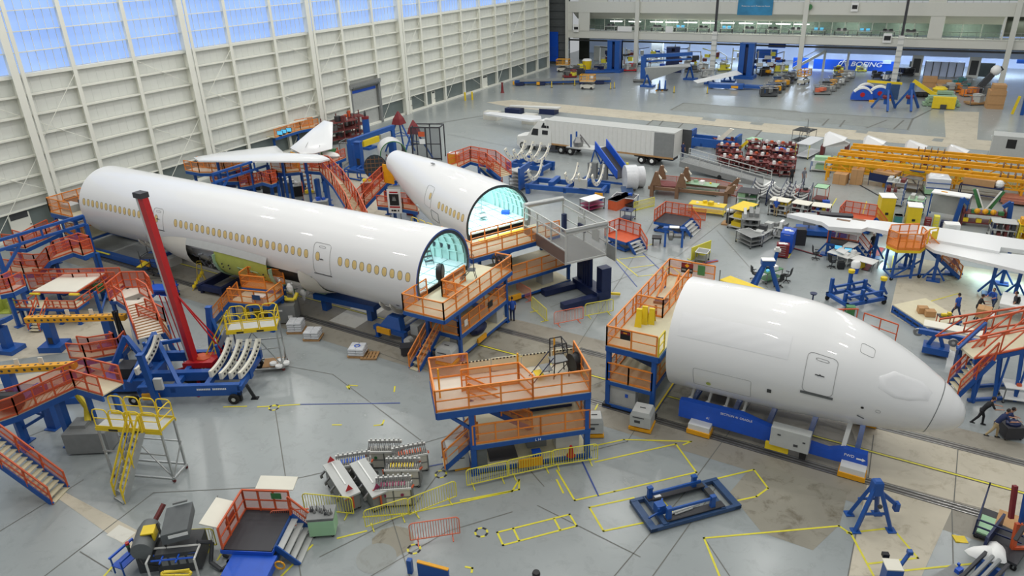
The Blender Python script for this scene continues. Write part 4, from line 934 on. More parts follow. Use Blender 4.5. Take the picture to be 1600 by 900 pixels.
def bar_cradle(x, label, rz=-.024, mirror=1):
    t = thing('barrel_cradle', label, 'cradle', (x, ty(x,0), 0), rz)
    for s in (-1,1):
        link('side_beam', MB().box(-1.3,s*2.1-.18,.55,1.3,s*2.1+.18,.85), 'blue_steel', t)
        for q in (-1.1,1.1): link('leg', MB().cb(q,s*2.1,0,.22,.22,.6).cb(q,s*2.1,0,.36,.36,.05), 'blue_steel', t)
        link('tower', MB().slab([(-.9,s*2.1,.85),(.9,s*2.1,.85),(.45,s*1.7,1.5),(-.45,s*1.7,1.5)], (0,-s*.5,0)), 'blue_steel', t)
        for q in (-.5,.35):
            P = []
            for k in range(7): a = math.radians(24+28*k/6); P.append((q, s*(R0+.06)*math.sin(a), ZC-(R0+.06)*math.cos(a)))
            Q = [(q, y*1.0, z-.18-.16*math.sin(PI*i/6)) for i, (q_, y, z) in enumerate(P)]
            link('contour_board', MB().slab(P+Q[::-1], (.12,0,0)), 'fairing_paint', t)
    link('cross_beam', MB().box(-.9,-2,.5,-.6,2,.8).box(.6,-2,.5,.9,2,.8), 'blue_steel', t)
    link('electrical_box', MB().box(1.3,-1.6,.5,1.9,-.5,1.2), 'light_grey', t); link('fork_cap', MB().box(-.9,-2.42,.5,.2,-2.28,.9), 'amber', t)
    link('wheel_unit', MB().lathe([(.28,-.2),(.28,.2)], (1.5,-2.1,.3), 'y', 12), 'white_metal', t)
bar_cradle(-28.3, 'blue cradle with curved boards under the front of the long barrel')
bar_cradle(-53.5, 'blue cradle under the far rear of the long barrel, left of the red mast')
solo('low_dolly', MB().box(-1.2,-2.0,.2,-.9,2.0,.75).box(.9,-2.0,.2,1.2,2.0,.75).box(-1,-2.0,.3,1,-1.6,.7).box(-1,1.6,.3,1,2,.7).box(-1.1,-1.9,0,-.9,-1.7,.2).box(.9,-1.9,0,1.1,-1.7,.2), 'navy', 'open dark blue dolly frame under the wheel well of the long barrel', 'dolly', (-45.3, 33.9, 0), .1)
solo('support_beam', MB().box(-2.5,-.5,.9,2.8,.5,1.3).box(-2,-.3,0,-1.6,.3,.9).box(2,-.3,0,2.4,.3,.9), 'blue_steel', 'blue support beam under the belly beside the yellow hoses', 'support beam', (-33.6, 34.2, 0), .05)
# ================================================================ left side: tail stand, cradle, mast, mobile stairs
def pts3(P): return [at(*p) for p in P]
def walkway(name, label, P, w, legs=(), m='orange_red', mesh='red_mesh', dk='deck', side=1, h=1.05, gap=None, cat='walkway', beam=.3):
    W = pts3(P); o = W[0].copy(); o.z = 0; t = thing(name, label, cat, o); W = [p-o for p in W]
    nrm = []
    for i, p in enumerate(W):
        d = W[min(i+1, len(W)-1)]-W[max(i-1, 0)]; d.z = 0; d.normalize(); nrm.append(Vector((-d.y, d.x, 0))*w*side)
    Q = [p+n for p, n in zip(W, nrm)]
    for i in range(len(W)-1):
        a, b, c, d = W[i], W[i+1], Q[i+1], Q[i]
        slope = abs(b.z-a.z) > .35
        link('deck', MB().slab([a,b,c,d], (0,0,-.06)), dk, t)
        link('deck_frame', MB().bar(a-Vector((0,0,.06+beam/2)), b-Vector((0,0,.06+beam/2)), .1, beam).bar(d-Vector((0,0,.06+beam/2)), c-Vector((0,0,.06+beam/2)), .1, beam), 'blue_steel', t)
        if slope:
            g = MB(); n = max(3, int((b-a).length/.32))
            for k in range(n):
                f = (k+.5)/n; x = a+(b-a)*f; y = d+(c-d)*f; g.bar(x+Vector((0,0,.02)), y+Vector((0,0,.02)), .06, .05)
            link('stair_tread', g, 'wood', t)
    railing(t, W, 0, h, m, mesh, 1.2); railing(t, Q, 0, h, m, mesh, 1.2)
    for x in legs:
        i = int(x); f = x-i; a = W[i]+(W[min(i+1,len(W)-1)]-W[i])*f+nrm[i]*.5
        link('leg', MB().bar((a.x,a.y,0), (a.x,a.y,a.z-.3), .22).cb(a.x,a.y,0,.5,.5,.06), 'blue_steel', t)
    return t
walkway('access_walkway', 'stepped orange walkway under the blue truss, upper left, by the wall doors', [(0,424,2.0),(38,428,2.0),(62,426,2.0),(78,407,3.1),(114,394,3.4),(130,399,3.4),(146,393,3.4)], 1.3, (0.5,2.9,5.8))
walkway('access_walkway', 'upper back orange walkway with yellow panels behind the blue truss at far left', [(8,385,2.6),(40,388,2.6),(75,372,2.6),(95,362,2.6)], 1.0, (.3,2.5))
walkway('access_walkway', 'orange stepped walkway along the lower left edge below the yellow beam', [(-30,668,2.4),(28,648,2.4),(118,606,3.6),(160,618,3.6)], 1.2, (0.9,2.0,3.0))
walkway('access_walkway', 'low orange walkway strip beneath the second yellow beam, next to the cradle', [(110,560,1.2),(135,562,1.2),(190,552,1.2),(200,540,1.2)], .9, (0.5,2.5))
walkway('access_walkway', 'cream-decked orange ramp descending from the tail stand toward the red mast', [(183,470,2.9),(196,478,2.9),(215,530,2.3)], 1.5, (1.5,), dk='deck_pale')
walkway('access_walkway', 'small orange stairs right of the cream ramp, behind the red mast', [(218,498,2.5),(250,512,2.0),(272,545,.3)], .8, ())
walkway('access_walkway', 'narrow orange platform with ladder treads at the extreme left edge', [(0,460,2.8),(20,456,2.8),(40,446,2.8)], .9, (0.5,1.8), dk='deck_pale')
# tall truss beam
def truss(label, a, b, za, zb, legz=0, d=.7, m='blue_steel', wide=1.0, legs=(0,1), cat='truss'):
    A = at(*a, za); B = at(*b, zb); o = Vector((A.x, A.y, 0)); t = thing('truss_beam', label, cat, o); A = A-o; B = B-o
    dn = Vector((0,0,-d))
    link('chord', MB().bar(A, B, .2), m, t); link('chord', MB().bar(A+dn, B+dn, .2), m, t)
    n = max(3, int((B-A).length/1.6)); g = MB()
    for i in range(n+1): p = A+(B-A)*i/n; g.bar(p, p+dn, .12)
    link('web_post', g, m, t)
    for k in legs:
        p = A+(B-A)*k; link('leg', MB().bar(p+dn, (p.x,p.y,legz), .26).cb(p.x,p.y,legz,.6,.6,.08), m, t)
        q = p+(B-A).normalized()*(1.6 if k < .5 else -1.6); link('knee_brace', MB().bar((p.x,p.y,p.z-2.4), q+dn, .18), m, t)
    return t
tb = truss('long blue truss beam on legs crossing above the upper left orange walkway', (-10,378), (130,337), 5.2, 5.2, 0)
truss('blue truss beam on legs behind the long barrel, under the white tail plane', (332,272), (416,246), 5, 5, 0, d=.8)
# yellow perforated beams on blue pedestals
def pierced_beam(a, b, z, label, peds):
    A = at(*a, z); B = at(*b, z); rz = math.atan2(B.y-A.y, B.x-A.x); L = (B-A).length; t = thing('fixture_beam', label, 'fixture', (A.x, A.y, 0), rz)
    link('beam', MB().box(0,-.2,z-.28,L,.2,z+.08), 'amber', t); g = MB(); x = .3
    while x < L-.2: g.lathe([(.085,0),(.085,.01)], (x,-.205,z-.1), 'y', 8).cb(x+.15,0,z+.08,.12,.12,.012); x += .42
    link('holes', g, 'dark_grey', t)
    for x in peds: 
        x *= L; link('pedestal', MB().cb(x,0,.4,.5,.55,z-.68).cb(x,0,0,1.5,1.3,.4), 'blue_steel', t)
        link('access_plate', MB().cb(x+.02,-.29,.5,.28,.03,.45), 'hatch', t)
    for x in (.42,.66): link('end_stop', MB().cb(x*L,.1,z+.08,.25,.06,.4), 'deck_pale', t)
pierced_beam((40,497), (196,493), 2.3, 'yellow pierced beam on two blue pedestals over the cream floor', (.2,.8))
pierced_beam((-40,578), (118,568), 2.3, 'second yellow pierced beam nearer the camera, running off the left edge', (.3,.9))
# elevated cream table with steps
A = at(40,505); t = thing('work_stand', 'orange railed stand with a large cream tilted table top and blue frame', 'work stand', (A.x, A.y, 0), .42)
link('table_top', MB().slab([(.3,1.2,2.9),(3.6,1.2,2.9),(3.9,4.2,3.1),(.9,4.2,3.1)], (0,0,.1)), 'deck_pale', t)
link('table_trim', MB().bar((.3,1.2,2.85),(3.6,1.2,2.85), .14).bar((.9,4.2,3.05),(3.9,4.2,3.05), .2).bar((3.6,1.2,2.85),(3.9,4.2,3.05), .14).bar((.3,1.2,2.85),(.9,4.2,3.05), .14), 'orange_red', t)
deck(t, rect(-.3,-.2,4.4,1.1), 2.0, .25)
for x, y in ((0,0),(1.4,0),(2.8,0),(4.2,0),(0,3.8),(4.2,3.8),(4.8,1.5)): post(t, x, y, 0, 2.0 if y < 1 else 2.8, .18)
railing(t, [(-.3,-.2),(1.2,-.2)], 2.0, .9, 'orange_red', None, .5); railing(t, [(2.2,-.2),(4.4,-.2)], 2.0, .9, 'orange_red', 'red_mesh', .5); railing(t, [(4.4,-.2),(4.4,4)], 2.0, .9, 'orange_red', None, .8); railing(t, [(-.3,-.2),(-.3,2)], 1.2, .9, 'orange_red', None, .7)
stairs(t, (1.7,.2,2.0), (1.7,-1.3,.2), .8, m='blue_steel', rail='orange_red', mesh=None); brace(t, (0,0,.3), (1.4,0,1.8)); brace(t, (4.2,0,.3), (2.8,0,1.8)); brace(t, (4.8,1.5,.2), (4.2,3.8,1.8))
for x, y in ((.4,.8),(3.4,.8)): link('roller_pad', MB().tube((x,y,2.95),(x+.7,y,2.95), .12, 8), 'yellow', t)
t.scale = (1,1,.66)
walkway('access_walkway', 'long red-orange fence walkway behind the cream table, with white pots on it', [(48,452,1.1),(120,452,1.1),(185,450,1.1)], .8, (0.1,1.5), h=1.3)
for k, (x, y) in enumerate(((148,447),(154,444),(161,447))): solo('white_pot', MB().ball((0,0,.2), .24, 10, 7).lathe([(.12,0),(.1,.06)], n=8), 'paper', ['leftmost of three round white pots on the red-orange walkway','middle of three round white pots on the red-orange walkway','rightmost of three round white pots on the red-orange walkway'][k], 'pot', at(x,y,1.1), group='round white pots on the walkway', smooth=40)
solo('green_box', MB().cb(0,0,0,.6,.4,.5).cb(0,0,.5,.64,.44,.05), 'green', 'small green box below the white pots at left', 'box', at(156,455,1.1), .4)
A = at(172,470,2.9); t = thing('guard_platform', 'curved orange mesh guard and stair head at the top of the cream ramp', 'work stand', (A.x, A.y, 0), .5)
deck(t, [(0,0),(1.8,0),(2.4,1.0),(1.6,2),(0,2)], 2.9, .2, 'deck_pale'); railing(t, [(0,0),(0,2),(1.6,2),(2.4,1.0)], 2.9, 1.2, 'orange_red', 'red_mesh', .6)
for x, y in ((.1,.1),(1.8,.2),(.2,1.9),(1.6,1.9)): post(t, x, y, 0, 2.9)
for (x, y, l) in ((12,487,'yellow-green open box on the floor at far left'),): solo('open_box', MB().box(-.5,-.4,0,.5,.4,.06).box(-.5,-.4,0,-.45,.4,.9).box(.45,-.4,0,.5,.4,.9).box(-.5,.35,0,.5,.4,.9), 'primer', l, 'box', at(x,y), .5)
g = MB(); 
for k in range(9): g.tube((rnd.uniform(-.3,.3), rnd.uniform(-.3,.3), 0), (rnd.uniform(-.2,.2), rnd.uniform(-.2,.2), 3.0), .05, 5)
solo('hanging_hoses', g, 'black', 'bundle of black hanging hoses beside the end of the yellow beam', 'hose', at(200,550))
# blue pedestal at left edge, black drums
A = at(15,548); t = thing('blue_jig_post', 'blue jig post with flared top at the far left edge', 'jig post', A, .3); link('base', MB().cb(0,0,0,1.6,1.2,.3), 'blue_steel', t); link('column', MB().cb(0,0,.3,.5,.5,1.5), 'blue_steel', t); link('head', MB().slab([(-.5,-.3,1.8),(.9,-.3,2.3),(.9,.3,2.3),(-.5,.3,1.8)], (0,0,.3)), 'blue_steel', t)
solo('cable_drum', MB().lathe([(.45,-.5),(.5,-.45),(.5,.45),(.45,.5)], (0,0,.5), 'x', 16), 'black', 'black ribbed drum resting on the lower left walkway', 'drum', at(20,640,2.4), .5)
# lower left stairs
A = at(95,775); A2 = at(85,782); t = thing('access_stairs', 'orange railed stairs with blue stringers coming down at the lower left corner', 'stairs', (A.x, A.y, 0), 0)
Q = at(0,702,2.6)-Vector((A.x,A.y,0)); d = Vector((Q.x,Q.y,0)); nn = Vector((-d.y,d.x,0)).normalized()
stairs(t, Q-nn*-.1+d*.2+Vector((0,0,.5)), (0,0,0), 1.15, 14, rail='orange_red', mesh='red_mesh', h=1.0)
# big blue legs under the walkway
for k, (x, y, l) in enumerate(((85,668,'blue post left of the grey machine under the orange walkway'),(115,695,'slim blue post beside the floor labels under the orange walkway'),(40,690,'blue braced post near the lower left stairs'))):
    A = at(x, y); t = thing('support_post', l, 'post', A, .3); link('column', MB().cb(0,0,.06,.35 if k else .6,.35,2.7), 'blue_steel', t); link('base_plate', MB().cb(0,0,0,.7,.7,.06), 'blue_steel', t)
    if k == 2: link('brace', MB().bar((0,0,2.4),(1.4,.4,1.6), .14).bar((0,0,.8),(1.4,.4,1.6), .14).bar((1.4,.4,1.6),(1.4,.4,2.6), .14), 'blue_steel', t)
A = at(150,698); t = thing('grey_machine', 'low grey machine with hose behind the yellow rolling stairs', 'machine', A, .55); link('body', MB().cb(0,0,.1,2.2,1.4,1.2).cb(-.5,.2,1.3,.8,.8,.2), 'grey', t); link('warning_stripe', MB().cb(-1.12,0,.3,.03,.5,.6), 'black', t); g = MB(); g.path([(-.2,.3,1.4),(-.4,.9,1.9),(-.9,1.3,2.3),(-1.3,1.6,2.9)], .16, 8); link('flexible_hose', g, 'hose_yellow', t)
# mobile stairs: aluminium frame, yellow hoops
def hoop(par, a, b, z, h=1.05, m='yellow'):
    a = Vector((a[0],a[1],z)); b = Vector((b[0],b[1],z)); d = (b-a); u = Vector((0,0,1)); e = d.normalized()*min(.22, d.length*.25)
    g = MB().path([a, a+u*(h-.2), a+e*.35+u*(h-.05), a+e+u*h, b-e+u*h, b-e*.35+u*(h-.05), b+u*(h-.2), b], .03, 6).tube(a+u*.55, b+u*.55, .025).bar(a+u*.06, b+u*.06, .03, .12)
    link('guard_hoop', g, m, par)
def rolling_stand(label, loc, rz, L, W, z, stairdir, dep=1.0, tx=None):
    t = thing('rolling_access_stand', label, 'access stand', loc, rz)
    link('deck', MB().box(0,0,z-.06,L,W,z), 'light_grey', t); link('deck_edge', MB().mt(0).box(-.03,-.03,z-.16,L+.03,0,z+.02).box(-.03,W,z-.16,L+.03,W+.03,z+.02).mt(1).box(L*.2,-.05,z-.13,L*.34,-.03,z-.03).box(L*.6,-.05,z-.13,L*.74,-.03,z-.03), ['yellow','black'], t)
    n = max(2, round(L/.95))
    for i in range(n):
        for y in (0, W): hoop(t, (L*i/n+.04, y), (L*(i+1)/n-.04, y), z)
    hoop(t, (L, .05), (L, W-.05), z)
    for x, y in ((.05,.05),(L-.05,.05),(.05,W-.05),(L-.05,W-.05)):
        o = link('leg', MB().bar((x,y,.18),(x,y,z-.06), .09), 'aluminium', t); link('castor', MB().wheel((x,y,.1), .1, .06), 'maroon', o)
    link('base_rail', MB().bar((0,0,.25),(L,0,.25), .09).bar((0,W,.25),(L,W,.25), .09).bar((0,0,.25),(0,W,.25), .09).bar((L,0,.25),(L,W,.25), .09), 'aluminium', t)
    link('cross_brace', MB().bar((0,0,z*.55),(L,0,z*.55), .06).bar((0,W,z*.55),(L,W,z*.55), .06).bar((.05,0,.3),(L*.5,0,z*.55), .05).bar((L,0,.3),(L*.5,0,z-.2), .05).bar((L,0,.3),(L,W,z*.55), .05).bar((0,W,.3),(L*.5,W,z-.2), .05), 'aluminium', t)
    sx, sy = stairdir
    T = Vector((.4 if sx == 0 else (0 if sx < 0 else L), (0 if sy < 0 else (W if sy > 0 else W/2)), z))
    if tx is not None: T.x = tx
    B = T+Vector((sx, sy, 0)).normalized()*z*dep; B.z = 0
    stairs(t, T, B, .75, 9, 'aluminium', 'light_grey', 'yellow', None, .95)
    return t
A = at(212,745); rolling_stand('yellow hooped rolling stand with aluminium stairs, nearest the camera at lower left', (-32.0, 15.0, 0), .36, 3.4, 1.15, 3.0, (-.45,-1), .55, 2.2)
o = rolling_stand('yellow hooped rolling stand behind the blue cradle, with white discs below', (-34.1, 24.6, 0), .66, 2.9, 1.3, 3.0, (-1,0), .62)
link('lower_shelf', MB().box(1.6,.1,.3,2.8,1.2,.34), 'wood', o)
for k, (x, y) in enumerate(((-.2,-.15),(.25,-.2),(-.1,.25),(.35,.2))): solo('white_disc', MB().lathe([(.2,0),(.22,.02),(.22,.14),(.2,.16)], n=14), 'paper', ['white lid disc on the stand shelf, left front of four','white lid disc on the stand shelf, right front of four','white lid disc on the stand shelf, left back of four','white lid disc on the stand shelf, right back of four'][k], 'disc', at(435,569,.35)+Vector((x*1.2,y*1.2,0)), group='white discs on the stand shelf')
# tail cradle with four curved ribs
A = at(232,655); t = thing('tail_cradle', 'large blue cradle frame with white curved ribs, beside the red mast', 'cradle', (-36.3, 19.2, 0), .52)
link('side_beam', MB().box(.2,.6,.5,6.0,.9,1.2), 'blue_steel', t); link('side_beam', MB().box(-.5,4.0,.9,6.2,4.3,1.5), 'blue_steel', t); link('centre_beam', MB().box(-1.5,2.0,.7,6.2,2.4,1.25), 'blue_steel', t)
for x in (.3,2.2,4.0,6.0): link('cross_beam', MB().box(x-.14,.6,.8,x+.14,4.3,1.1), 'blue_steel', t)
link('tall_mast', MB().bar((3.0,4.3,0),(3.4,4.6,4.2), .3).bar((4.2,4.3,0),(3.4,4.6,3.4), .25).cb(3.4,4.6,4.2,.35,.35,.05), 'blue_steel', t); link('tall_mast', MB().bar((1.4,.2,0),(1.2,.1,3.6), .3).cb(1.2,.1,3.6,.36,.36,.05), 'blue_steel', t)
for k, (x, dx, z0) in enumerate(((-.2,0,1.6),(4.0,0,1.3),(4.55,0,1.15),(5.1,0,1.15),(5.65,0,1.15))):
    Ra = 2.6; P = []; Q = []
    for i in range(11):
        a = math.radians(8+58*i/10); P.append((x+1.0*math.sin(a), .9+Ra*math.sin(a), z0+Ra*(1-math.cos(a)))); Q.append((x+.92*math.sin(a), .9+(Ra-.42)*math.sin(a)+.05, z0+.42+(Ra-.42)*(1-math.cos(a))-.0))
    o = link('curved_rib', MB().slab(P+Q[::-1], (.16,0,0)), 'deck_pale', t)
    h = MB()
    for i in range(1,10,1):
        p = (Vector(P[i])+Vector(Q[i]))/2; h.lathe([(.07,-.01),(.07,.19)], (p.x, p.y, p.z), 'x', 8)
    link('lightening_hole', h, 'hatch', o)
    link('rib_strut', MB().bar((x+.08,3.2,1.2),(x+.08,3.0,z0+1.2), .14), 'blue_steel', t)
link('diagonal_strut', MB().bar((.2,3.8,3.0),(2.6,.8,.9), .22).bar((.2,3.8,3.0),(-.4,1.0,1.3), .2).bar((.2,3.8,1.2),(.2,3.8,3.0), .2).bar((0,3.4,2.4),(1.8,3.6,2.6), .2), 'blue_steel', t)
link('fork_cap', MB().box(.4,.5,.4,1.4,.62,.8), 'amber', t); link('control_box', MB().box(1.5,.1,1.3,1.95,.3,2.0), 'light_grey', t); link('axle_leg', MB().cb(5.9,.7,.1,.2,.2,.6).cb(6.6,1.0,0,.4,.3,.05).bar((6.6,1.0,0),(6.3,.9,1.0), .16), 'black', t)
g = MB()
for k in range(17):
    if k != 8: g.cb(3.6+.1*k,.59,.9,.07,.01,.11)
link('stencil_marks', g, 'paper', t)
for x, y in ((5.6,.5),(5.8,4.4),(-.2,.7)): link('wheel', MB().mt(0).wheel((x,y,.32), .32, .2).mt(1).wheel((x,y,.32), .13, .22), ['rubber','light_grey'], t)
A = at(205,610); t = thing('blue_mechanism', 'cluster of blue machinery and struts left of the white-ribbed cradle', 'machine', (A.x, A.y, 0), .5)
link('base', MB().box(-1.5,-.6,.3,1.6,1.6,1.0), 'blue_steel', t); link('arm', MB().bar((-1.2,.5,1.0),(-.2,1.2,3.0), .3).bar((-.2,1.2,3.0),(1.2,.6,1.2), .25), 'blue_steel', t); link('gearbox', MB().box(-.4,-.4,1.0,.6,.7,1.7), 'black', t); link('bench', MB().box(.4,1.6,2.0,1.6,2.4,2.1).bar((.5,1.7,.3),(.5,1.7,2.0), .12).bar((1.5,2.3,.3),(1.5,2.3,2.0), .12), 'white_metal', t)
for x, y in ((-1.3,-.5),(1.4,-.5),(1.4,1.4),(-1.3,1.4)): link('foot', MB().cb(x,y,0,.3,.3,.3), 'blue_steel', t)
# red spider-crane mast
B = at(308,578,.6); T = at(222,306,11.5); t = thing('spider_crane', 'tall red crane mast leaning up in front of the long barrel', 'crane', (B.x, B.y, 0)); o = Vector((B.x, B.y, 0)); b = B-o; tt = T-o
link('boom', MB().bar(b, tt, .36, .45), 'red', t); link('boom_rail', MB().bar(b+Vector((-.28,-.1,0)), tt+Vector((-.28,-.1,0)), .12, .3), 'light_grey', t); link('boom_head', MB().cb(tt.x-.1,tt.y,tt.z-.1,.7,.5,.3), 'hatch', t)
link('engine_deck', MB().slab([(-.4,-.6,.9),(1.3,.2,1.0),(1.1,1.4,1.2),(-.3,1.0,1.1)], (0,0,.35)), 'red', t); link('cover', MB().ball((.3,.4,1.35), .55, 8, 5, (1,.8,.4)), 'orange_red', t, smooth=True)
g = MB(); m1 = b+(tt-b)*.45
for q in ((1.6,1.4,.6),(1.2,2.0,.5)): g.tube(m1+Vector((.2,.1,0)), q, .05)
link('stay', g, 'red', t)
for q in ((2.0,1.6),(1.5,-1.2),(-2.0,1.4),(-1.8,-.4)): link('outrigger', MB().bar((0,.2,.9),(q[0],q[1],.12), .2, .25).cb(q[0],q[1],0,.5,.5,.08), 'red', t)
link('track', MB().cb(.1,-.5,0,2.2,.4,.5).cb(.1,1.3,0,2.2,.4,.5), 'rubber', t)
g = MB(); 
for dx in (-.9,-.4): g.tube(m1+Vector((dx,-.3,0)), (dx-.6,.3,.2), .035, 5)
link('guy_line', g, 'red', t)
# scaffold, platform under the wheel well, ladders, pallets
A = at(228,440); t = thing('scaffold_stand', 'black and grey rolling scaffold with yellow tread near the red mast', 'scaffold', A, .4); g = MB()
for x in (0,1.4):
    for y in (0,1.1): g.tube((x,y,.15),(x,y,2.6), .03)
for z in (.3,1.2,2.1): g.path([(0,0,z),(1.4,0,z),(1.4,1.1,z),(0,1.1,z)], .025, 5, True)
g.tube((0,0,.3),(1.4,0,1.2), .02).tube((1.4,0,1.2),(0,0,2.1), .02).tube((0,1.1,.3),(0,0,1.2), .02); link('frame', g, 'hatch', t); link('deck', MB().box(0,0,1.95,1.4,1.1,2.0), 'dark_grey', t); link('tread', MB().box(-.5,0,1.2,0,1.1,1.26), 'yellow', t); castors(t, [(0,0),(1.4,0),(0,1.1),(1.4,1.1)], .1)
A = at(232,470); t = thing('loaded_cart', 'blue cart with cardboard and pipes beside the red mast', 'cart', A, .45); link('shelf', MB().box(0,0,.8,2.0,1.1,.9).box(0,0,.3,2,1.1,.36), 'blue_bright', t); 
for x, y in ((.1,.1),(1.9,.1),(.1,1.0),(1.9,1.0)): link('leg', MB().bar((x,y,.15),(x,y,1.2), .06), 'blue_steel', t)
castors(t, [(.1,.1),(1.9,.1),(.1,1.0),(1.9,1.0)], .08)
solo('cardboard_sheet', MB().cb(0,0,0,1.0,.8,.06), 'cardboard', 'flat cardboard on the blue cart by the red mast', 'cardboard', at(222,462,.9), .5)
for k in range(5): solo('pipe', MB().tube((0,k*.16,0),(1.5,k*.16,0), .05, 6), 'light_grey', 'one of the parallel grey pipes lying on the blue cart by the red mast', 'pipe', at(234,468,1.02), .2, group='grey pipes on the blue cart')
ox, oy = -39.3, 29.6
t = thing('work_platform', 'small orange railed stand with side stairs under the open wheel well', 'work platform', (ox, oy, 0), .25)
deck(t, rect(0,-.6,3.0,1.2), 2.0, .2); deck(t, rect(-.2,1.2,2.6,2.2), 2.3, .2, m='deck_orange')
for x, y in ((.1,-.5),(1.5,-.5),(2.9,-.5),(.1,1.9),(2.5,2.1),(2.9,1.1)): post(t, x, y, 0, 2.0, .18)
railing(t, [(0,-.6),(3.0,-.6),(3.0,1.2)], 2.0, 1.0, 'orange', 'orange_mesh', 1.0); railing(t, [(-.2,2.2),(-.2,1.2)], 2.3, 1.1); railing(t, [(-.2,2.2),(2.6,2.2)], 2.3, 1.1); railing(t, [(-.2,1.2),(1.7,1.2)], 2.3, .9)
stairs(t, (.0,.1,2.0), (-1.9,.1,.1), .8); link('sign_plate', MB().cb(2.2,-.68,2.4,.6,.03,.35), 'slate_blue', t); link('white_box', MB().cb(2.1,-.2,2.0,.9,.5,.5), 'paper', t)
t = thing('hose_rack', 'grey wire rack filled with coiled yellow hoses under the wheel well stand', 'rack', at(398,497), .3); link('frame', MB().path([(-.9,-.5,.2),(.9,-.5,.2),(.9,.5,.2),(-.9,.5,.2)], .03, 5, True).path([(-.9,-.5,1.0),(.9,-.5,1.0),(.9,.5,1.0),(-.9,.5,1.0)], .03, 5, True).tube((-.9,-.5,.05),(-.9,-.5,1.1), .03).tube((.9,-.5,.05),(.9,-.5,1.1), .03).tube((.9,.5,.05),(.9,.5,1.1), .03), 'light_grey', t)
for k in range(6): link('hose_coil', MB().path([(math.cos(a)*.75, math.sin(a)*.36, .28+.13*k+.03*math.sin(3*a)) for a in [2*PI*i/12 for i in range(12)]], .06, 6, True), 'hose_yellow', t)
A = at(301,452); t = thing('step_ladder', 'small yellow step ladder on the floor below the wheel well', 'ladder', A, .9); link('frame', MB().tube((0,-.3,0),(.9,-.3,1.3), .03).tube((0,.3,0),(.9,.3,1.3), .03).tube((1.2,-.3,0),(.9,-.3,1.3), .03).tube((1.2,.3,0),(.9,.3,1.3), .03).path([(.5,-.3,.8),(.7,-.3,2.1),(1.0,-.3,2.1),(.95,-.3,1.3)], .025).path([(.5,.3,.8),(.7,.3,2.1),(1.0,.3,2.1),(.95,.3,1.3)], .025), 'yellow', t)
for k in range(5): link('step', MB().cb(.15+.19*k,0,.25*(k+1)-.03,.25,.6,.04), 'yellow', t)
A = at(448,500); t = thing('air_unit', 'grey air conditioning unit with yellow hoses piled on top', 'air unit', A, .55); link('housing', MB().cb(0,0,.1,1.7,1.3,1.3), 'grey', t); link('name_plate', MB().cb(.5,-.66,.4,.3,.02,.25).cb(-.1,-.66,1.0,.25,.02,.1), 'paper', t); link('flexible_hose', MB().path([(-.6,-.3,1.5),(-.3,.2,1.8),(.1,.3,1.6),(.3,-.2,1.7),(.8,-.1,1.6),(.95,.3,1.9)], .13, 8).path([(-.6,-.3,1.5),(-.8,.1,1.9),(-.5,.5,1.8)], .13, 8), 'hose_yellow', t, smooth=True); castors(t, [(-.7,-.5),(.7,-.5),(.7,.5)], .08)
def bag_pallet(px, rz, label, rows, top='plastic_wrap', extra=None):
    t = thing('wrapped_pallet', label, 'pallet', at(*px), rz); g = MB()
    for y in (-.45,0,.45): g.cb(0,y,0,1.1,.1,.1)
    for x in (-.5,-.25,0,.25,.5): g.cb(x,0,.1,.18,1.0,.025)
    link('pallet_base', g, 'wood', t)
    for k in range(rows):
        b = MB()
        for j in (-1,1):
            for i in (-1,1):
                s = .93+.1*rnd.random(); z = .13+k*.17; w, d = .5*s, .46*s; cx, cy = i*.25, j*.24
                b.rings([[(cx+w/2*a*q, cy+d/2*c*q, z+h) for a, c in ((-1,-1),(0,-1.04),(1,-1),(1.04,0),(1,1),(0,1.04),(-1,1),(-1.04,0))] for q, h in ((.86,0),(1.02,.05),(1.02,.11),(.84,.165))])
        link('bag_layer', b, top, t, smooth=True)
    if extra: extra(t)
    return t
bag_pallet((464,517), .5, 'pallet of shrink-wrapped white bags beside the yellow rolling stand', 4)
bag_pallet((490,528), .45, 'pallet of white bags with an orange edge, right of the wrapped bags', 3)
t = bag_pallet((560,554), .4, 'pallet of wrapped white bags with a round blue mark on top, half bare wood', 3)
link('print_ring', MB().rings([[(r*math.cos(2*PI*i/16), r*math.sin(2*PI*i/16), z) for i in range(16)] for r, z in ((.2,.65),(.13,.65))], cap=False), 'blue_bright', t)
g = MB(); 
for y in (-.4,0,.4): g.cb(0,y,0,1.0,.1,.1)
for x in (-.42,-.2,.02,.24,.46): g.cb(x,0,.1,.16,.95,.025)
solo('bare_pallet', g, 'wood', 'bare wooden pallet board right of the blue marked bags', 'pallet', at(578,557), .45)
A = at(597,545); solo('tool_case', MB().cb(0,0,.1,1.4,.6,.5).cb(0,0,.6,1.5,.7,.06).cb(-.5,0,0,.2,.6,.1).cb(.5,0,0,.2,.6,.1), 'hatch', 'black two-part tool case at the foot of the platform stairs', 'tool case', at(645,553), .6)
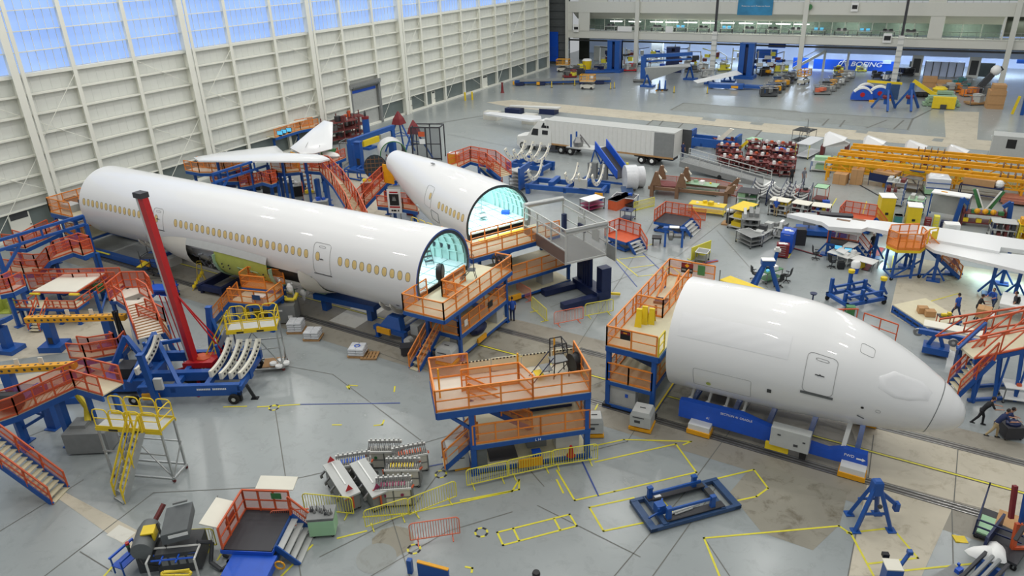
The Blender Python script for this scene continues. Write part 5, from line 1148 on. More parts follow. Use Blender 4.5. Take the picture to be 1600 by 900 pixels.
# platform behind the rear end of the long barrel
P0 = at(85,318,3.9); t = thing('work_platform', 'orange railed platform at the far rear end of the long barrel by the wall', 'work platform', (-64.2, 32.6, 0), 0)
deck(t, rect(0,-.6,3.2,6), 3.9, .35); deck(t, rect(0,0,3,6), 1.7, .2)
for x, y in ((.1,-.4),(3.0,-.4),(.1,5.8),(3,5.8)): post(t, x, y, 0, 3.6, .25)
railing(t, [(3.2,-.6),(0,-.6),(0,6)], 3.9, 1.3); railing(t, [(3.0,0),(0,0),(0,6)], 1.7, 1.2); link('stored_gear', MB().mt(0).cb(1.2,.6,3.9,1.4,.9,.6).mt(1).cb(2.2,1.4,3.9,.9,.9,.9), ['light_grey','hatch'], t)
solo('equipment_skid', MB().mt(0).box(0,0,.1,12,.5,.5).box(0,3.6,.1,12,4.1,.5).mt(1).box(0,.5,.2,12,3.6,.25).mt(2).box(2,-.1,.5,7,.05,.56), ['blue_steel','grey','pale_yellow'], 'long low blue rail frame on the floor under the rear of the long barrel', 'rail frame', (-66, 33.2, 0), -.02)
# yellow-framed hoops of the stand between the two barrels
A = at(665,358,3.9); t = thing('rolling_access_stand', 'yellow hooped stand showing behind the crown of the long barrel', 'access stand', (A.x, A.y, 0), -.3); link('deck', MB().box(-1.2,-.4,3.6,1.6,.8,3.7), 'hatch', t)
for i in range(3): hoop(t, (-1.2+.95*i, -.4), (-.35+.95*i, -.4), 3.7)
for x, y in ((-1.1,-.3),(1.5,-.3),(-1.1,.7),(1.5,.7)): link('leg', MB().bar((x,y,0),(x,y,3.6), .1), 'yellow', t)
# ================================================================ tail plane and fin zone behind the long barrel
def plank(t, name, P, th, m, up=(0,0,1)):             # lens-shaped panel from an outline
    c = sum((Vector(p) for p in P), Vector())/len(P); u = Vector(up)
    n = len(P); mb = MB(); R = [[Vector(p) for p in P], [c+(Vector(p)-c)*.9+u*th*.5 for p in P], [c+(Vector(p)-c)*.5+u*th for p in P]]
    vs = [p for r in R for p in r]+[c+u*th]; fs = [(k*n+i, k*n+(i+1) % n, (k+1)*n+(i+1) % n, (k+1)*n+i) for k in range(2) for i in range(n)]+[(2*n+i, 2*n+(i+1) % n, 3*n) for i in range(n)]
    off = len(vs); vs += [p-u*th*.6 for p in R[0]]; fs += [(i, off+i, off+(i+1) % n, (i+1) % n) for i in range(n)]+[tuple(range(off+n-1, off-1, -1))]
    return link(name, mb.add(vs, fs), m, t, smooth=True)
P = pts3([(302,246,5.2),(336,240,5.2),(432,228,5.2),(446,240,5.2),(505,243,5.2),(515,248,5.2),(500,252,5.0),(310,251,5.2)])
o = Vector((P[0].x, P[0].y, 0)); t = thing('tail_plane', 'long white horizontal tail plane lying above the orange stands', 'tail plane', o); plank(t, 'panel', [p-o for p in P], .25, 'wing_white')
for x in (2.5,6,9.5,12): q = (P[0]-o)+((P[4]-P[0])*x/14); link('support_leg', MB().bar((q.x,q.y,0),(q.x,q.y,q.z-.2), .2), 'blue_steel', t)
P = pts3([(453,231,5.0),(490,200,6.4),(506,188,6.9),(520,191,6.9),(519,232,5.0),(490,240,4.6),(470,240,4.6)])
o = Vector((P[0].x, P[0].y, 0)); t = thing('tail_fin', 'white trapezoid tail fin panel tilted up beside the wall', 'tail fin', o); plank(t, 'panel', [p-o for p in P], .2, 'wing_white', (.3,-.5,.8))
link('green_rib', MB().slab([at(500,233,4.7)-o, at(522,233,4.7)-o, at(519,241,4.2)-o, at(502,243,4.2)-o], (0,.4,0)), 'green', t); g = MB()
for a in ((492,205,478,232),(505,200,500,232),(512,198,512,230)): g.bar(at(a[0],a[1],6.1)-o+Vector((.05,-.1,.1)), at(a[2],a[3],5.0)-o+Vector((.05,-.1,.15)), .03)
link('panel_seam', g, 'seam_grey', t)
link('support_leg', MB().bar(at(500,240,4.2)-o, Vector(((at(500,240,4.2)-o).x,(at(500,240,4.2)-o).y,0)), .3), 'blue_steel', t)
q = at(515,242,4.2)-o; link('root_fairing', MB().ball((q.x,q.y,q.z), 1.0, 10, 6, (1.4,.5,.35)), 'white_metal', t, smooth=True)
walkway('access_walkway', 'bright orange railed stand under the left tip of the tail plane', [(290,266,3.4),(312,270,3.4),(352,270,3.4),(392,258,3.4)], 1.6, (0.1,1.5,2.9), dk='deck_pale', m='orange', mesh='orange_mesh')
walkway('access_walkway', 'red-orange stepped walkway right of the blue truss behind the long barrel', [(376,292,1.8),(390,290,2.0),(410,284,3.0),(424,288,3.0),(432,285,3.0)], 1.3, (0.5,3.5))
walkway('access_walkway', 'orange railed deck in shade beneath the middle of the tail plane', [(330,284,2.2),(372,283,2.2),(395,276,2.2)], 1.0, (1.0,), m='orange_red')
walkway('access_walkway', 'orange decked stand with yellow panels under the right end of the tail plane', [(425,268,3.2),(447,270,3.2),(468,268,3.2)], 1.4, (0.2,1.0,1.9), m='orange', mesh='orange_mesh')
walkway('access_walkway', 'long orange railed ramp running down toward the crown of the long barrel', [(476,266,3.2),(500,268,3.2),(520,290,3.0),(542,325,2.6),(556,358,2.2)], 1.1, (1.0,2.4,3.6), h=1.4)
walkway('access_walkway', 'orange stairs rising left to the yellow-panelled head beside the tail section', [(556,352,1.2),(570,322,1.6),(606,284,3.4),(622,280,3.4),(648,284,3.4)], 1.0, (0.5,2.0,3.8), h=1.3)
walkway('access_walkway', 'orange catwalk on the far side running toward the grey cage', [(500,262,2.0),(540,246,2.0)], 1.0, (.2,.9))
walkway('access_walkway', 'orange guarded deck at lower level behind the hanging notice board', [(590,322,1.6),(630,326,1.6),(652,330,1.6)], 1.4, (.5,1.5))
for k, (a, b) in enumerate((((600,262),(622,262)),)):
    A = at(600,285,3.4); solo('guard_screen', MB().box(0,0,3.4,1.3,.08,5.2).box(.0,.05,3.4,.08,.1,3.5), 'amber', 'solid yellow guard panel at the head of the orange stairs', 'panel', (A.x, A.y, 0), -.1)
A = at(468,262,3.2); solo('guard_screen', MB().box(0,0,3.2,1.2,.08,4.8), 'amber', 'yellow guard panel at the top of the perforated stairs', 'panel', (A.x-1, A.y, 0), -.3)
t = thing('access_stairs', 'stairs with square open treads climbing left behind the long barrel', 'stairs', at(490,312)); stairs(t, (-3.0,2.4,3.2), (.4,-1.0,.2), 1.0, 10, m='navy', tread='wood', rail='orange_red', mesh=None)
for k, (x, y, l) in enumerate(((500,318,'blue post nearest the perforated stairs'),(514,322,'second blue post right of the perforated stairs'))): solo('blue_post', MB().cb(0,0,0,.4,.4,2.6).cb(0,0,0,.7,.7,.1), 'blue_steel', l, 'post', at(x,y))
# red V strut, notice board
A = at(645,335); t = thing('red_strut', 'salmon red V-shaped strut standing beside the tail section', 'strut', A); link('arm', MB().bar((0,0,0),(-1.3,1.0,3.2), .4), 'dark_red', t); link('arm', MB().bar((0,0,0),(.9,.3,3.6), .4), 'dark_red', t); link('foot', MB().cb(0,0,0,.9,.8,.3), 'dark_red', t)
A = at(618,333,1.2); t = thing('notice_board', 'hanging white notice board with a black panel between the barrels', 'sign', A, .35); link('board', MB().box(-.65,0,0,.65,.05,2.3), 'paper', t); link('black_panel', MB().box(-.45,-.02,.75,.45,0,1.85), 'black', t); link('emblem', MB().slab([(-.2,-.03,1.2),(.2,-.03,1.2),(.08,-.03,1.65),(0,-.03,1.45),(-.08,-.03,1.65)], (0,-.01,0)), 'grey', t); link('red_caption', MB().box(-.5,-.02,.52,.5,0,.66).box(-.4,-.02,1.95,.4,0,2.08), 'red', t); link('caption_marks', MB().cb(-.28,-.02,.18,.16,.02,.15).cb(-.02,-.02,.18,.28,.02,.15).cb(.32,-.02,.18,.12,.02,.15), 'black', t); link('hanger', MB().bar((-.5,.03,-1.2),(-.5,.03,0), .06).bar((.5,.03,-1.2),(.5,.03,0), .06), 'steel', t)
A = at(563,268); t = thing('jig_pedestal', 'blue pedestal with wide base on the cream floor behind the barrel', 'pedestal', A, .2); link('base', MB().cb(0,0,0,2.4,1.7,.4), 'blue_steel', t); link('column', MB().cb(0,.2,.4,.7,.7,3.0), 'blue_steel', t); link('cap', MB().cb(0,.2,3.4,.85,.85,.12), 'blue_steel', t); link('plate', MB().cb(0,-.17,.8,.4,.04,.8), 'hatch', t)
A = at(552,258); t = thing('wire_cage', 'grey wire storage cage left of the blue pedestal', 'cage', A, .3); link('frame', MB().path([(-1,-1,.1),(1,-1,.1),(1,1,.1),(-1,1,.1)], .05, 5, True).path([(-1,-1,3),(1,-1,3),(1,1,3),(-1,1,3)], .05, 5, True).tube((-1,-1,0),(-1,-1,3), .05).tube((1,-1,0),(1,-1,3), .05).tube((1,1,0),(1,1,3), .05).tube((-1,1,0),(-1,1,3), .05), 'steel', t); link('mesh_panel', MB().add([(-1,-1,0),(1,-1,0),(1,-1,3),(-1,-1,3),(1,1,0),(1,1,3)], [(0,1,2,3),(1,4,5,2)]), 'grey_mesh', t)
A = at(547,275); t = thing('tube_rack', 'nested blue tube frames on the cream floor', 'frame', (A.x, A.y, 0), .1)
for k in range(4): x = -2.5+k*1.3; link('frame_section', MB().path([(x,-2+.5*k,.1),(x+2.4,-2.4+.5*k,.1),(x+2.4,-2.4+.5*k,1.1),(x,-2+.5*k,1.1)], .09, 4, True).tube((x,-2+.5*k,1.1),(x-.3,-.6+.5*k,1.1), .07), 'blue_steel', t)
# dark aft bulkhead dome and small open barrel
A = at(590,292); t = thing('pressure_dome', 'dark brown ribbed dome shell standing upright by the orange stairs', 'bulkhead', (A.x, A.y, 0), -.9)
R = []
for k in range(7):
    a = (PI/2)*k/6; R.append([(-math.sin(a)*.5, -1.25*math.cos(a)*math.cos(2*PI*j/20), 2.2+1.4*math.cos(a)*math.sin(2*PI*j/20)) for j in range(20)])
link('shell', MB().rings(R), 'copper' if False else 'frame_dark', t, smooth=True); g = MB()
for z in (-.9,-.45,0,.45,.9): w = math.sqrt(1.5-z*z); g.bar((.05,-w,2.2+z),(.05,w,2.2+z), .06).bar((.05,z,2.2-w),(.05,z,2.2+w), .06)
link('ribs', g, 'brown_steel', t); link('stand', MB().bar((0,-.7,0),(0,-.7,1.6), .2).bar((0,.7,0),(0,.7,1.6), .2).box(-.6,-1,0,.6,1,.15), 'blue_steel', t)
A = at(618,272); t = thing('small_barrel', 'short white open barrel with green rim and dark inside, beyond the dome', 'fuselage barrel', (A.x, A.y, 0), -.75)
pf = [(0,1.55,2.3,0),(-1.5,1.55,2.3,0),(-2.6,1.5,2.3,0)]; link('skin', shell(pf, 40, .12), ['white_paint','dark_grey','green'], t, smooth=True); link('cradle', MB().box(-3,-1.5,0,0,-1.2,1.1).box(-3,1.2,0,0,1.5,1.1).box(-.4,-1.5,.3,-.1,1.5,.8), 'blue_steel', t); link('inner_deck', MB().box(-2.4,-1.1,1.2,-.1,1.1,1.26), 'grey', t)
person(None, 1.2, 'person in a grey coverall standing in the small green-rimmed barrel', 'cloth_grey', 'cloth_grey', loc=at(606,266,1.27))
# blue column and lifting beam
A = at(576,232); t = thing('blue_column', 'thick blue column with red cap in front of the roller door', 'column', A); link('shaft', MB().lathe([(.45,0),(.45,3.9)], n=16), 'blue_steel', t, smooth=40); link('cap', MB().lathe([(.48,3.9),(.48,4.2)], n=16), 'dark_red', t); link('beacon', MB().lathe([(.08,4.2),(.15,4.3),(.15,4.6),(.02,5.0)], n=8), 'dark_grey', t); link('base', MB().cb(0,0,0,1.6,1.6,.3), 'blue_steel', t)
A = at(545,222,3.2); B = at(614,198,3.2); rz = math.atan2(B.y-A.y,B.x-A.x); L = math.hypot(B.x-A.x,B.y-A.y); t = thing('lifting_beam', 'long blue box beam raised on legs before the left wall', 'beam', (A.x,A.y,0), rz); link('beam', MB().box(0,-.25,2.9,L,.25,3.45), 'blue_steel', t); link('leg', MB().box(0,-.4,0,.8,.4,2.9), 'blue_steel', t); link('leg', MB().box(L-.8,-.4,0,L-.2,.4,2.9), 'blue_steel', t); link('trolley', MB().box(2,-.6,2.2,5,.6,2.9), 'yellow', t); link('hoist', MB().box(5.5,-.5,2.3,7.5,.5,2.9), 'light_grey', t)
for k, (x, y, l, s) in enumerate(((627,233,'blue tripod with red cap, left one of two by the wall',1.0),(650,246,'blue tripod with red cap, right one of two by the cage door',.95))):
    t = thing('tail_tripod', l, 'tripod', at(x,y), .3*k); hh = 4.9*s
    for a in (0,2.1,4.2): link('leg', MB().tube((2.2*math.cos(a),2.2*math.sin(a),0),(.12*math.cos(a),.12*math.sin(a),hh-1), .11), 'blue_steel', t)
    link('cap', MB().rings([[(r*math.cos(2*PI*i/4+.8), r*math.sin(2*PI*i/4+.8), z) for i in range(4)] for r, z in ((.95,hh-1.6),(.7,hh-.9),(.08,hh))]), 'dark_red', t); link('tie', MB().path([(1.4*math.cos(a),1.4*math.sin(a),1.9*s) for a in (0,2.1,4.2)], .06, 5, True), 'blue_steel', t)
A = at(668,250); t = thing('gate_cage', 'dark steel framed gate cage with notices near the tripods', 'cage', A, .35); g = MB()
for x in (-1.8,0,1.8): g.bar((x,0,0),(x,0,4.0), .14).bar((x,2,0),(x,2,4), .12)
g.bar((-1.8,0,4),(1.8,0,4), .14).bar((-1.8,0,.2),(1.8,0,.2), .14).bar((-1.8,2,4),(1.8,2,4), .12).bar((-1.8,0,4),(-1.8,2,4), .12).bar((1.8,0,4),(1.8,2,4), .12).bar((-1.8,0,2),(1.8,0,2), .1); link('frame', g, 'hatch', t); link('mesh_panel', MB().add([(-1.8,0,0),(1.8,0,0),(1.8,0,4),(-1.8,0,4)], [(0,1,2,3)]), 'dark_mesh', t); link('notice', MB().mt(0).box(-.9,-.08,2.9,-.1,-.04,3.5).mt(1).box(-.8,-.08,2.0,-.1,-.04,2.6), ['orange_red','paper'], t)
# brown-red rack clutter along the wall
for k, (x, y, w, l) in enumerate(((535,222,4.5,'dense rack of red-brown steel fixtures by the wall, left part'),(552,214,3.5,'dense rack of red-brown steel fixtures by the wall, right part'))):
    t = thing('fixture_rack', l, 'rack', at(x,y), 1.2)
    for z in (.6,1.7,2.8): link('shelf', MB().box(-w/2,-1,z,w/2,1,z+.08), 'maroon', t)
    for xx in (-w/2,0,w/2): link('upright', MB().bar((xx,-1,0),(xx,-1,3.4), .12).bar((xx,1,0),(xx,1,3.4), .12), 'maroon', t)
    for i in range(12):
        z = (.68,1.78,2.88)[i % 3]; xx = rnd.uniform(-w/2+.4, w/2-.6); yy = rnd.uniform(-.8,.4)
        link('stored_part', MB().cb(xx,yy,z,rnd.uniform(.3,.8),rnd.uniform(.3,.7),rnd.uniform(.2,.8),rnd.random()), rnd.choice(['maroon','steel','light_grey','dark_grey','orange_red']), t)
walkway('access_walkway', 'orange work bench with glowing screens by the wall left of the fin', [(430,215,2.6),(470,203,2.6),(498,198,2.6)], 1.6, (0.1,1.0,1.9), m='orange', mesh='orange_mesh')
for k, (x, y, l) in enumerate(((438,213,'leftmost glowing screen on the wall-side orange bench'),(444,210.5,'middle glowing screen on the wall-side orange bench'),(452,208,'rightmost glowing screen on the wall-side orange bench'))):
    t = thing('monitor', l, 'monitor', at(x,y,3.7), .5); link('bezel', MB().box(-.35,0,.15,.35,.08,.65), 'hatch', t); link('screen', MB().box(-.31,-.01,.19,.31,0,.61), 'screen', t); link('foot', MB().cb(0,.05,0,.3,.2,.16), 'hatch', t)
# carts and benches in the shade between barrel and tail plane
r_ = random.Random(11)
spots = [(455,300,'grey'),(470,305,'black'),(486,318,'light_grey'),(503,330,'grey'),(440,292,'steel'),(424,300,'dark_grey'),(398,296,'black'),(360,292,'navy'),(525,348,'light_grey'),(575,300,'black'),(600,306,'white_metal'),(622,305,'light_grey'),(640,300,'grey')]
for k, (x, y, c) in enumerate(spots):
    t = thing('equipment_cart', 'small %s equipment cart %s' % (c.replace('_',' '), ['just above the barrel crown, left of the perforated stairs','under the foot of the perforated stairs','right below the perforated stairs','between the two blue posts and the barrel','left of the black cart behind the barrel','below the stepped walkway behind the barrel','at the left foot of the stepped walkway','in the shade under the blue truss','beside the lower end of the long ramp','on the cream floor left of the notice board','under the yellow stair-head panel','directly above the notice board','between the red strut and the notice board'][k]), 'cart', at(x,y), r_.random())
    s = 1.0+r_.random()*.4; link('body', MB().cb(0,0,0,1.2*s,.8,1.1), c, t); link('top_tray', MB().cb(0,0,1.1,1.25*s,.85,.06), 'light_grey' if c != 'light_grey' else 'steel', t)
    link('load', MB().cb(-.2,0,1.16,.4,.4,.3,r_.random()).cb(.3,.1,1.16,.3,.3,.2,r_.random()), r_.choice(['yellow','blue_bright','orange_red','black','paper']), t)
# ================================================================ generic shop furniture
def legs4(t, L, W, H, m, w=.05, z0=.1):
    for x, y in ((.04,.04),(L-.04,.04),(.04,W-.04),(L-.04,W-.04)): link('leg', MB().bar((x,y,z0),(x,y,H), w), m, t)
def front(a, b, label, name, cat, group=None):
    A, rz, L = two(a, b); return thing(name, label, cat, A, rz, group), L
def cart(a, b, W, H, label, top='light_grey', frame='steel', shelf=None, n=2, goods=(), name='work_table', cat='table', rim=None, group=None):
    t, L = front(a, b, label, name, cat, group); legs4(t, L, W, H, frame)
    link('top', MB().box(0,0,H,L,W,H+.05), top, t)
    for k in range(n-1): link('shelf', MB().box(.03,.03,.25+k*H/n,L-.03,W-.03,.29+k*H/n), shelf or top, t)
    if rim: link('rim', MB().path([(0,0,H+.05),(L,0,H+.05),(L,W,H+.05),(0,W,H+.05)], .03, 4, True), rim, t)
    castors(t, [(.06,.06),(L-.06,.06),(.06,W-.06),(L-.06,W-.06)], .07)
    for k, m in enumerate(goods):
        x = L*(.12+.76*(k+.5)/len(goods)); s = .16+.12*((k*7) % 3)
        link('tool', MB().cb(x,W*(.35+.3*(k % 2)),H+.05,s*1.3,s,s*.8,k*.7), m, t)
    return t
def rack(a, b, W, H, label, frame='blue_steel', nsh=3, goods=(), shelf='light_grey', name='storage_rack', group=None, top=None, per=4, seed=1):
    t, L = front(a, b, label, name, 'rack', group); r_ = random.Random(seed*97+int(a[0])); legs4(t, L, W, H, frame, .07, .08)
    for k in range(nsh):
        z = .2+(H-.25)*k/max(1, nsh-1) if nsh > 1 else H*.5
        link('shelf', MB().box(0,0,z,L,W,z+.04), (top if (top and k == nsh-1) else shelf), t)
        if goods and k < nsh-(1 if top else 0):
            for i in range(per):
                m = r_.choice(goods); x = L*(i+.5)/per; hh = min((H-.25)/max(1,nsh-1)*.75, .15+r_.random()*.45)
                link('stored_item', MB().cb(x,W*(.4+.2*r_.random()),z+.04,L/per*.75*(.6+.4*r_.random()),W*.6,hh,(r_.random()-.5)*.3), m, t)
    castors(t, [(.04,.04),(L-.04,.04),(.04,W-.04),(L-.04,W-.04)], .07); return t
def crate(a, b, W, H, label, m='cardboard', name='crate', group=None, z=0, flaps=True):
    A, rz, L = two(a, b, z); mb = MB().mt(0).box(0,0,0,L,W,H)
    if flaps: mb.mt(1).box(L*.47,-.004,0,L*.53,W+.004,H+.006)
    else: mb.mt(1).box(-.02,-.02,H-.06,L+.02,W+.02,H)
    return solo(name, mb, [m, 'wood' if flaps else 'steel'], label, 'box', A, rz, group)
def lift_stand(a, b, z, D, label, rail='orange_red', mesh='red_mesh', panel=True, st=1, dk='hatch', h=1.1, zb=0, n=4):
    A = at(a[0], a[1], z); B = at(b[0], b[1], z); rz = math.atan2(B.y-A.y, B.x-A.x); L = math.hypot(B.x-A.x, B.y-A.y)
    t = thing('lift_platform', label, 'work stand', (A.x, A.y, 0), rz)
    link('deck', MB().box(0,0,z-.06,L,D,z), dk, t); link('deck_frame', MB().box(-.03,-.03,z-.24,L+.03,.08,z-.02).box(-.03,D-.08,z-.24,L+.03,D+.03,z-.02).box(-.03,0,z-.24,.08,D,z-.02).box(L-.08,0,z-.24,L+.03,D,z-.02), 'blue_steel', t)
    for y in (.15, D-.15): link('scissor_arm', MB().bar((.1,y,.15),(L-.1,y,z-.2), .09).bar((.1,y,z-.2),(L-.1,y,.15), .09), 'blue_steel', t)
    link('base', MB().box(0,0,.08,L,.15,.24).box(0,D-.15,.08,L,D,.24).box(0,0,.08,.15,D,.24).box(L-.15,0,.08,L,D,.24), 'blue_steel', t); castors(t, [(.1,.1),(L-.1,.1),(.1,D-.1),(L-.1,D-.1)], .08)
    railing(t, [(0,0),(0,D),(L,D)], z, h, rail, mesh, .7)
    if st: stairs(t, (L+.05, D*.5, z), (L+.1+z*.9, D*.5, 0), D*.8, n, tread='light_grey', rail=rail, mesh=mesh, sides=(1,))
    return t, L
# ================================================================ foreground
t, L = lift_stand((348,858), (424,861), .95, 2.35, 'black-decked stand with orange rails and a short stair at the bottom left')
link('front_table', MB().box(.4,-1.2,.62,2.3,-.02,.74).box(.5,-1.1,.2,.6,-.1,.62).box(2.1,-1.1,.2,2.2,-.1,.62).box(-.1,-.06,.75,L+.05,.2,.93), 'blue_bright', t)
link('side_leaf', MB().slab([(-.15,.3,1.75),(-.95,.3,1.95),(-.95,1.9,1.95),(-.15,1.9,1.75)], (0,0,.05)), 'deck_pale', t); link('back_leaf', MB().slab([(.6,2.4,2.05),(2.3,2.4,2.05),(2.3,3.1,2.2),(.6,3.1,2.2)], (0,0,.05)), 'deck_pale', t)
link('warning_sign', MB().mt(0).box(-.06,.7,1.3,-.03,1.5,1.75).mt(1).box(-.07,.75,1.62,-.02,1.45,1.74), ['black','dark_red'], t); link('exit_sign', MB().box(1.3,2.3,1.65,1.75,2.33,1.95), 'green', t); link('cable_coil', MB().path([(2.5+.2*math.cos(a),-.35,.55+.2*math.sin(a)) for a in [k*PI/5 for k in range(10)]], .04, 5, True), 'amber', t)
t, L = front((485,843),(525,840),'pale green wheeled tool cart with metal fittings on its top','tool_cart','cart')
link('body', MB().rings([[(0,0,.15),(L,0,.15),(L,.8,.15),(0,.8,.15)],[(0,0,.95),(L,0,.95),(L,.8,.95),(0,.8,.95)]]), 'mint', t); link('worktop', MB().box(-.03,-.03,1.05,L+.03,.85,1.12).box(0,0,.95,L,.8,1.0), 'grey', t); castors(t, [(.15,.1),(L-.15,.1),(.15,.7),(L-.15,.7)], .09)
r_ = random.Random(5)
for k in range(12): link('fitting', MB().lathe([(.05,0),(.07,.02),(.05,.1),(.02,.14),(.02,.2+.1*r_.random())], (.1+(L-.2)*k/11, .2+.4*r_.random(), 1.12), 'z', 8), r_.choice(['steel','light_grey','dark_grey']), t)
def clamp_rack(px, rz, label, stripe, W=1.65, H=1.3):
    t = thing('clamp_rack', label, 'rack', at(*px), rz, 'cream tool racks on the open floor'); c = W/2
    link('cabinet', MB().mt(0).box(-c,-.3,.12,c,.3,H-.35).mt(1).box(-c-.02,-.32,.1,-c+.05,.32,H-.3).box(c-.05,-.32,.1,c+.02,.32,H-.3).box(-.03,-.32,.1,.03,-.28,H-.35).box(-c,-.32,.55,c,-.28,.6), ['fairing_paint','steel'], t)
    link('rail', MB().box(-c,-.35,H-.3,c,-.3,H-.2).box(-c,.25,H-.15,c,.35,H), 'white_metal', t); g = MB()
    for k in range(18): x = -c+.06+(W-.12)*k/17; g.bar((x,-.3,H-.2),(x,.25,H-.02), .035)
    link('clamp_row', g, 'dark_grey', t); g = MB()
    for k in range(9): x = -c+.3+(W-.6)*k/8; g.bar((x,-.2,H-.14),(x,.0,H-.06), .05)
    link('coloured_clamps', g, stripe, t); g = MB()
    for k in range(7): g.cb(-c+.15+(W-.3)*k/6,.3,H,.08,.08,.1)
    link('clamp_head', g, 'light_grey', t)
    link('strap', MB().bar((c+.05,-.3,H-.2),(c+.08,.1,H-.4), .07).bar((-c-.05,-.3,H-.6),(-c-.05,-.3,H-.2), .05), 'orange_red', t); castors(t, [(-c+.1,-.25),(c-.1,-.25),(-c+.1,.25),(c-.1,.25)], .08)
    link('round_tag', MB().lathe([(.08,0),(.08,.02)], (.4,-.34,.72), 'y', 8).lathe([(.08,0),(.08,.02)], (-.4,-.34,.72), 'y', 8), stripe if stripe != 'steel' else 'green', t)
for px, rz, lb, st in (((604,727),.5,'cream tool rack with a green tag, the rearmost of the rack cluster','steel'),((643,735),.78,'cream tool rack with an orange tag at the right of the rack cluster','orange_red'),((632,756),.5,'tool rack with yellow clamps in the middle of the rack cluster','yellow'),((618,786),.58,'tool rack with purple clamps, nearest the yellow barriers','magenta'),((556,748),.72,'tool rack with blue clamps at the left rear of the cluster','blue_bright')): clamp_rack(px, rz, lb, st)
def long_jig(px, rz, label, m2):
    t = thing('long_clamp_cart', label, 'cart', at(*px), rz, 'cream tool racks on the open floor')
    link('frame', MB().box(-.35,-1.2,.15,.35,1.2,.9), 'grey', t); link('top_plate', MB().slab([(-.4,-1.3,.95),(.4,-1.3,.95),(.4,1.3,1.15),(-.4,1.3,1.15)], (0,0,.08)), 'light_grey', t); link('centre_bar', MB().bar((0,-.5,1.1),(0,1.2,1.25), .06), 'paper', t)
    for y in (-.9,-.2,.5,1.1):
        for s in (-1,1): link('clamp', MB().bar((s*.4,y,1.0),(s*.65,y,.8), .08).cb(s*.6,y,.7,.12,.12,.12), 'steel', t)
    link('flag', MB().rings([[(.2*math.cos(a),-1.0+.05*q,1.2+.2*math.sin(a)) for a in (PI/2,PI*7/6,PI*11/6)] for q in (0,1)]), m2, t)
    if m2 == 'red': link('flag', MB().rings([[(.2*math.cos(a),1.2+.05*q,1.4+.2*math.sin(a)) for a in (PI/2,PI*7/6,PI*11/6)] for q in (0,1)]), m2, t)
    link('strap', MB().bar((-.35,-1.25,.9),(.35,-1.25,1.0), .07).bar((0,-1.28,.3),(0,-1.28,.95), .07), 'orange_red', t); castors(t, [(-.3,-1.1),(.3,-1.1),(-.3,1.1),(.3,1.1)], .09)
long_jig((538,777), .55+.55, 'long grey clamp cart with two red arrow flags', 'red'); long_jig((580,775), .55+.55, 'long grey clamp cart with a purple flag and orange strap', 'magenta')
# machine heads lower left
A = at(240,880); t = thing('drill_machine', 'olive grey drilling machine with a yellow label at lower left', 'machine', A, .7)
link('head', MB().lathe([(.2,-.8),(.42,-.75),(.45,.4),(.38,.8),(.15,.95)], (0,0,1.35), 'y', 12), 'mid_grey', t, smooth=35); link('pedestal', MB().box(-.4,-.5,0,.9,.5,.9), 'dark_grey', t); link('rear_box', MB().box(.6,-.4,.3,1.5,.6,1.0), 'mid_grey', t); link('yellow_label', MB().box(-.05,-.3,1.78,.45,.25,1.84).box(.38,-.3,1.45,.46,.25,1.82), 'yellow', t); link('hose', MB().path([(-.3,-.6,1.2),(0,-.9,.8),(.5,-.8,.5),(.9,-.5,1.0),(.5,.2,1.9)], .05, 6), 'black', t); link('bracket', MB().bar((.1,.8,1.4),(.5,1.4,1.9), .15), 'maroon', t)
A = at(292,878); t = thing('milling_machine', 'dark grey box machine head with cables beside the olive drilling machine', 'machine', A, .65)
link('body', MB().box(-.9,-.6,.1,.8,.7,1.1), 'dark_grey', t); link('upper_housing', MB().slab([(-.6,-.3,1.3),(.5,-.3,1.5),(.5,.9,1.9),(-.6,.9,1.7)], (0,0,.5)), 'mid_grey', t); link('white_band', MB().slab([(-.3,-.32,1.62),(.5,-.32,1.75),(.5,-.32,1.9),(-.3,-.32,1.77)], (0,-.02,0)), 'paper', t); link('handle', MB().bar((-.3,.9,2.4),(.3,.9,2.5), .08), 'grey', t); link('cable', MB().path([(.7,-.2,1.2),(1.2,0,.9),(1.1,-.4,.2),(1.6,-.8,.08),(2.1,-.3,.08),(1.5,.1,.08)], .09, 7), 'dark_grey', t, smooth=True)
g_ = MB(); 
for x in (-.7,-.35,0,.35): g_.box(x,-.62,.5,x+.25,-.6,.9)
link('panel', g_, 'grey', t)
t, L = front((238,912),(312,905),'blue tube trolley with a coiled yellow hose at the very bottom left','tube_trolley','trolley'); link('frame', MB().path([(0,0,1.1),(0,.8,1.1),(L,.8,1.1),(L,0,1.1)], .045, 6).tube((0,.0,0),(0,0,1.1), .045).tube((L,0,0),(L,0,1.1), .045), 'white_metal', t); link('blue_tubes', MB().tube((.1,.2,1.0),(L-.1,.2,1.0), .04).tube((.1,.5,1.0),(L-.1,.5,1.0), .04).tube((.5,0,1.0),(.5,.8,1.0), .04).tube((L*.6,0,1.0),(L*.6,.8,1.0), .04), 'blue_bright', t)
solo('yellow_hose', MB().path([(.3*math.cos(a)*2,.12*math.sin(a),.06+.03*math.sin(3*a)) for a in [k*PI/6 for k in range(12)]], .06, 6, True).path([(-.5,0,.1),(.5,.1,.16)], .05), 'hose_yellow', 'coiled yellow hose lying on the blue tube trolley', 'hose', at(276,898,1.05), .5)
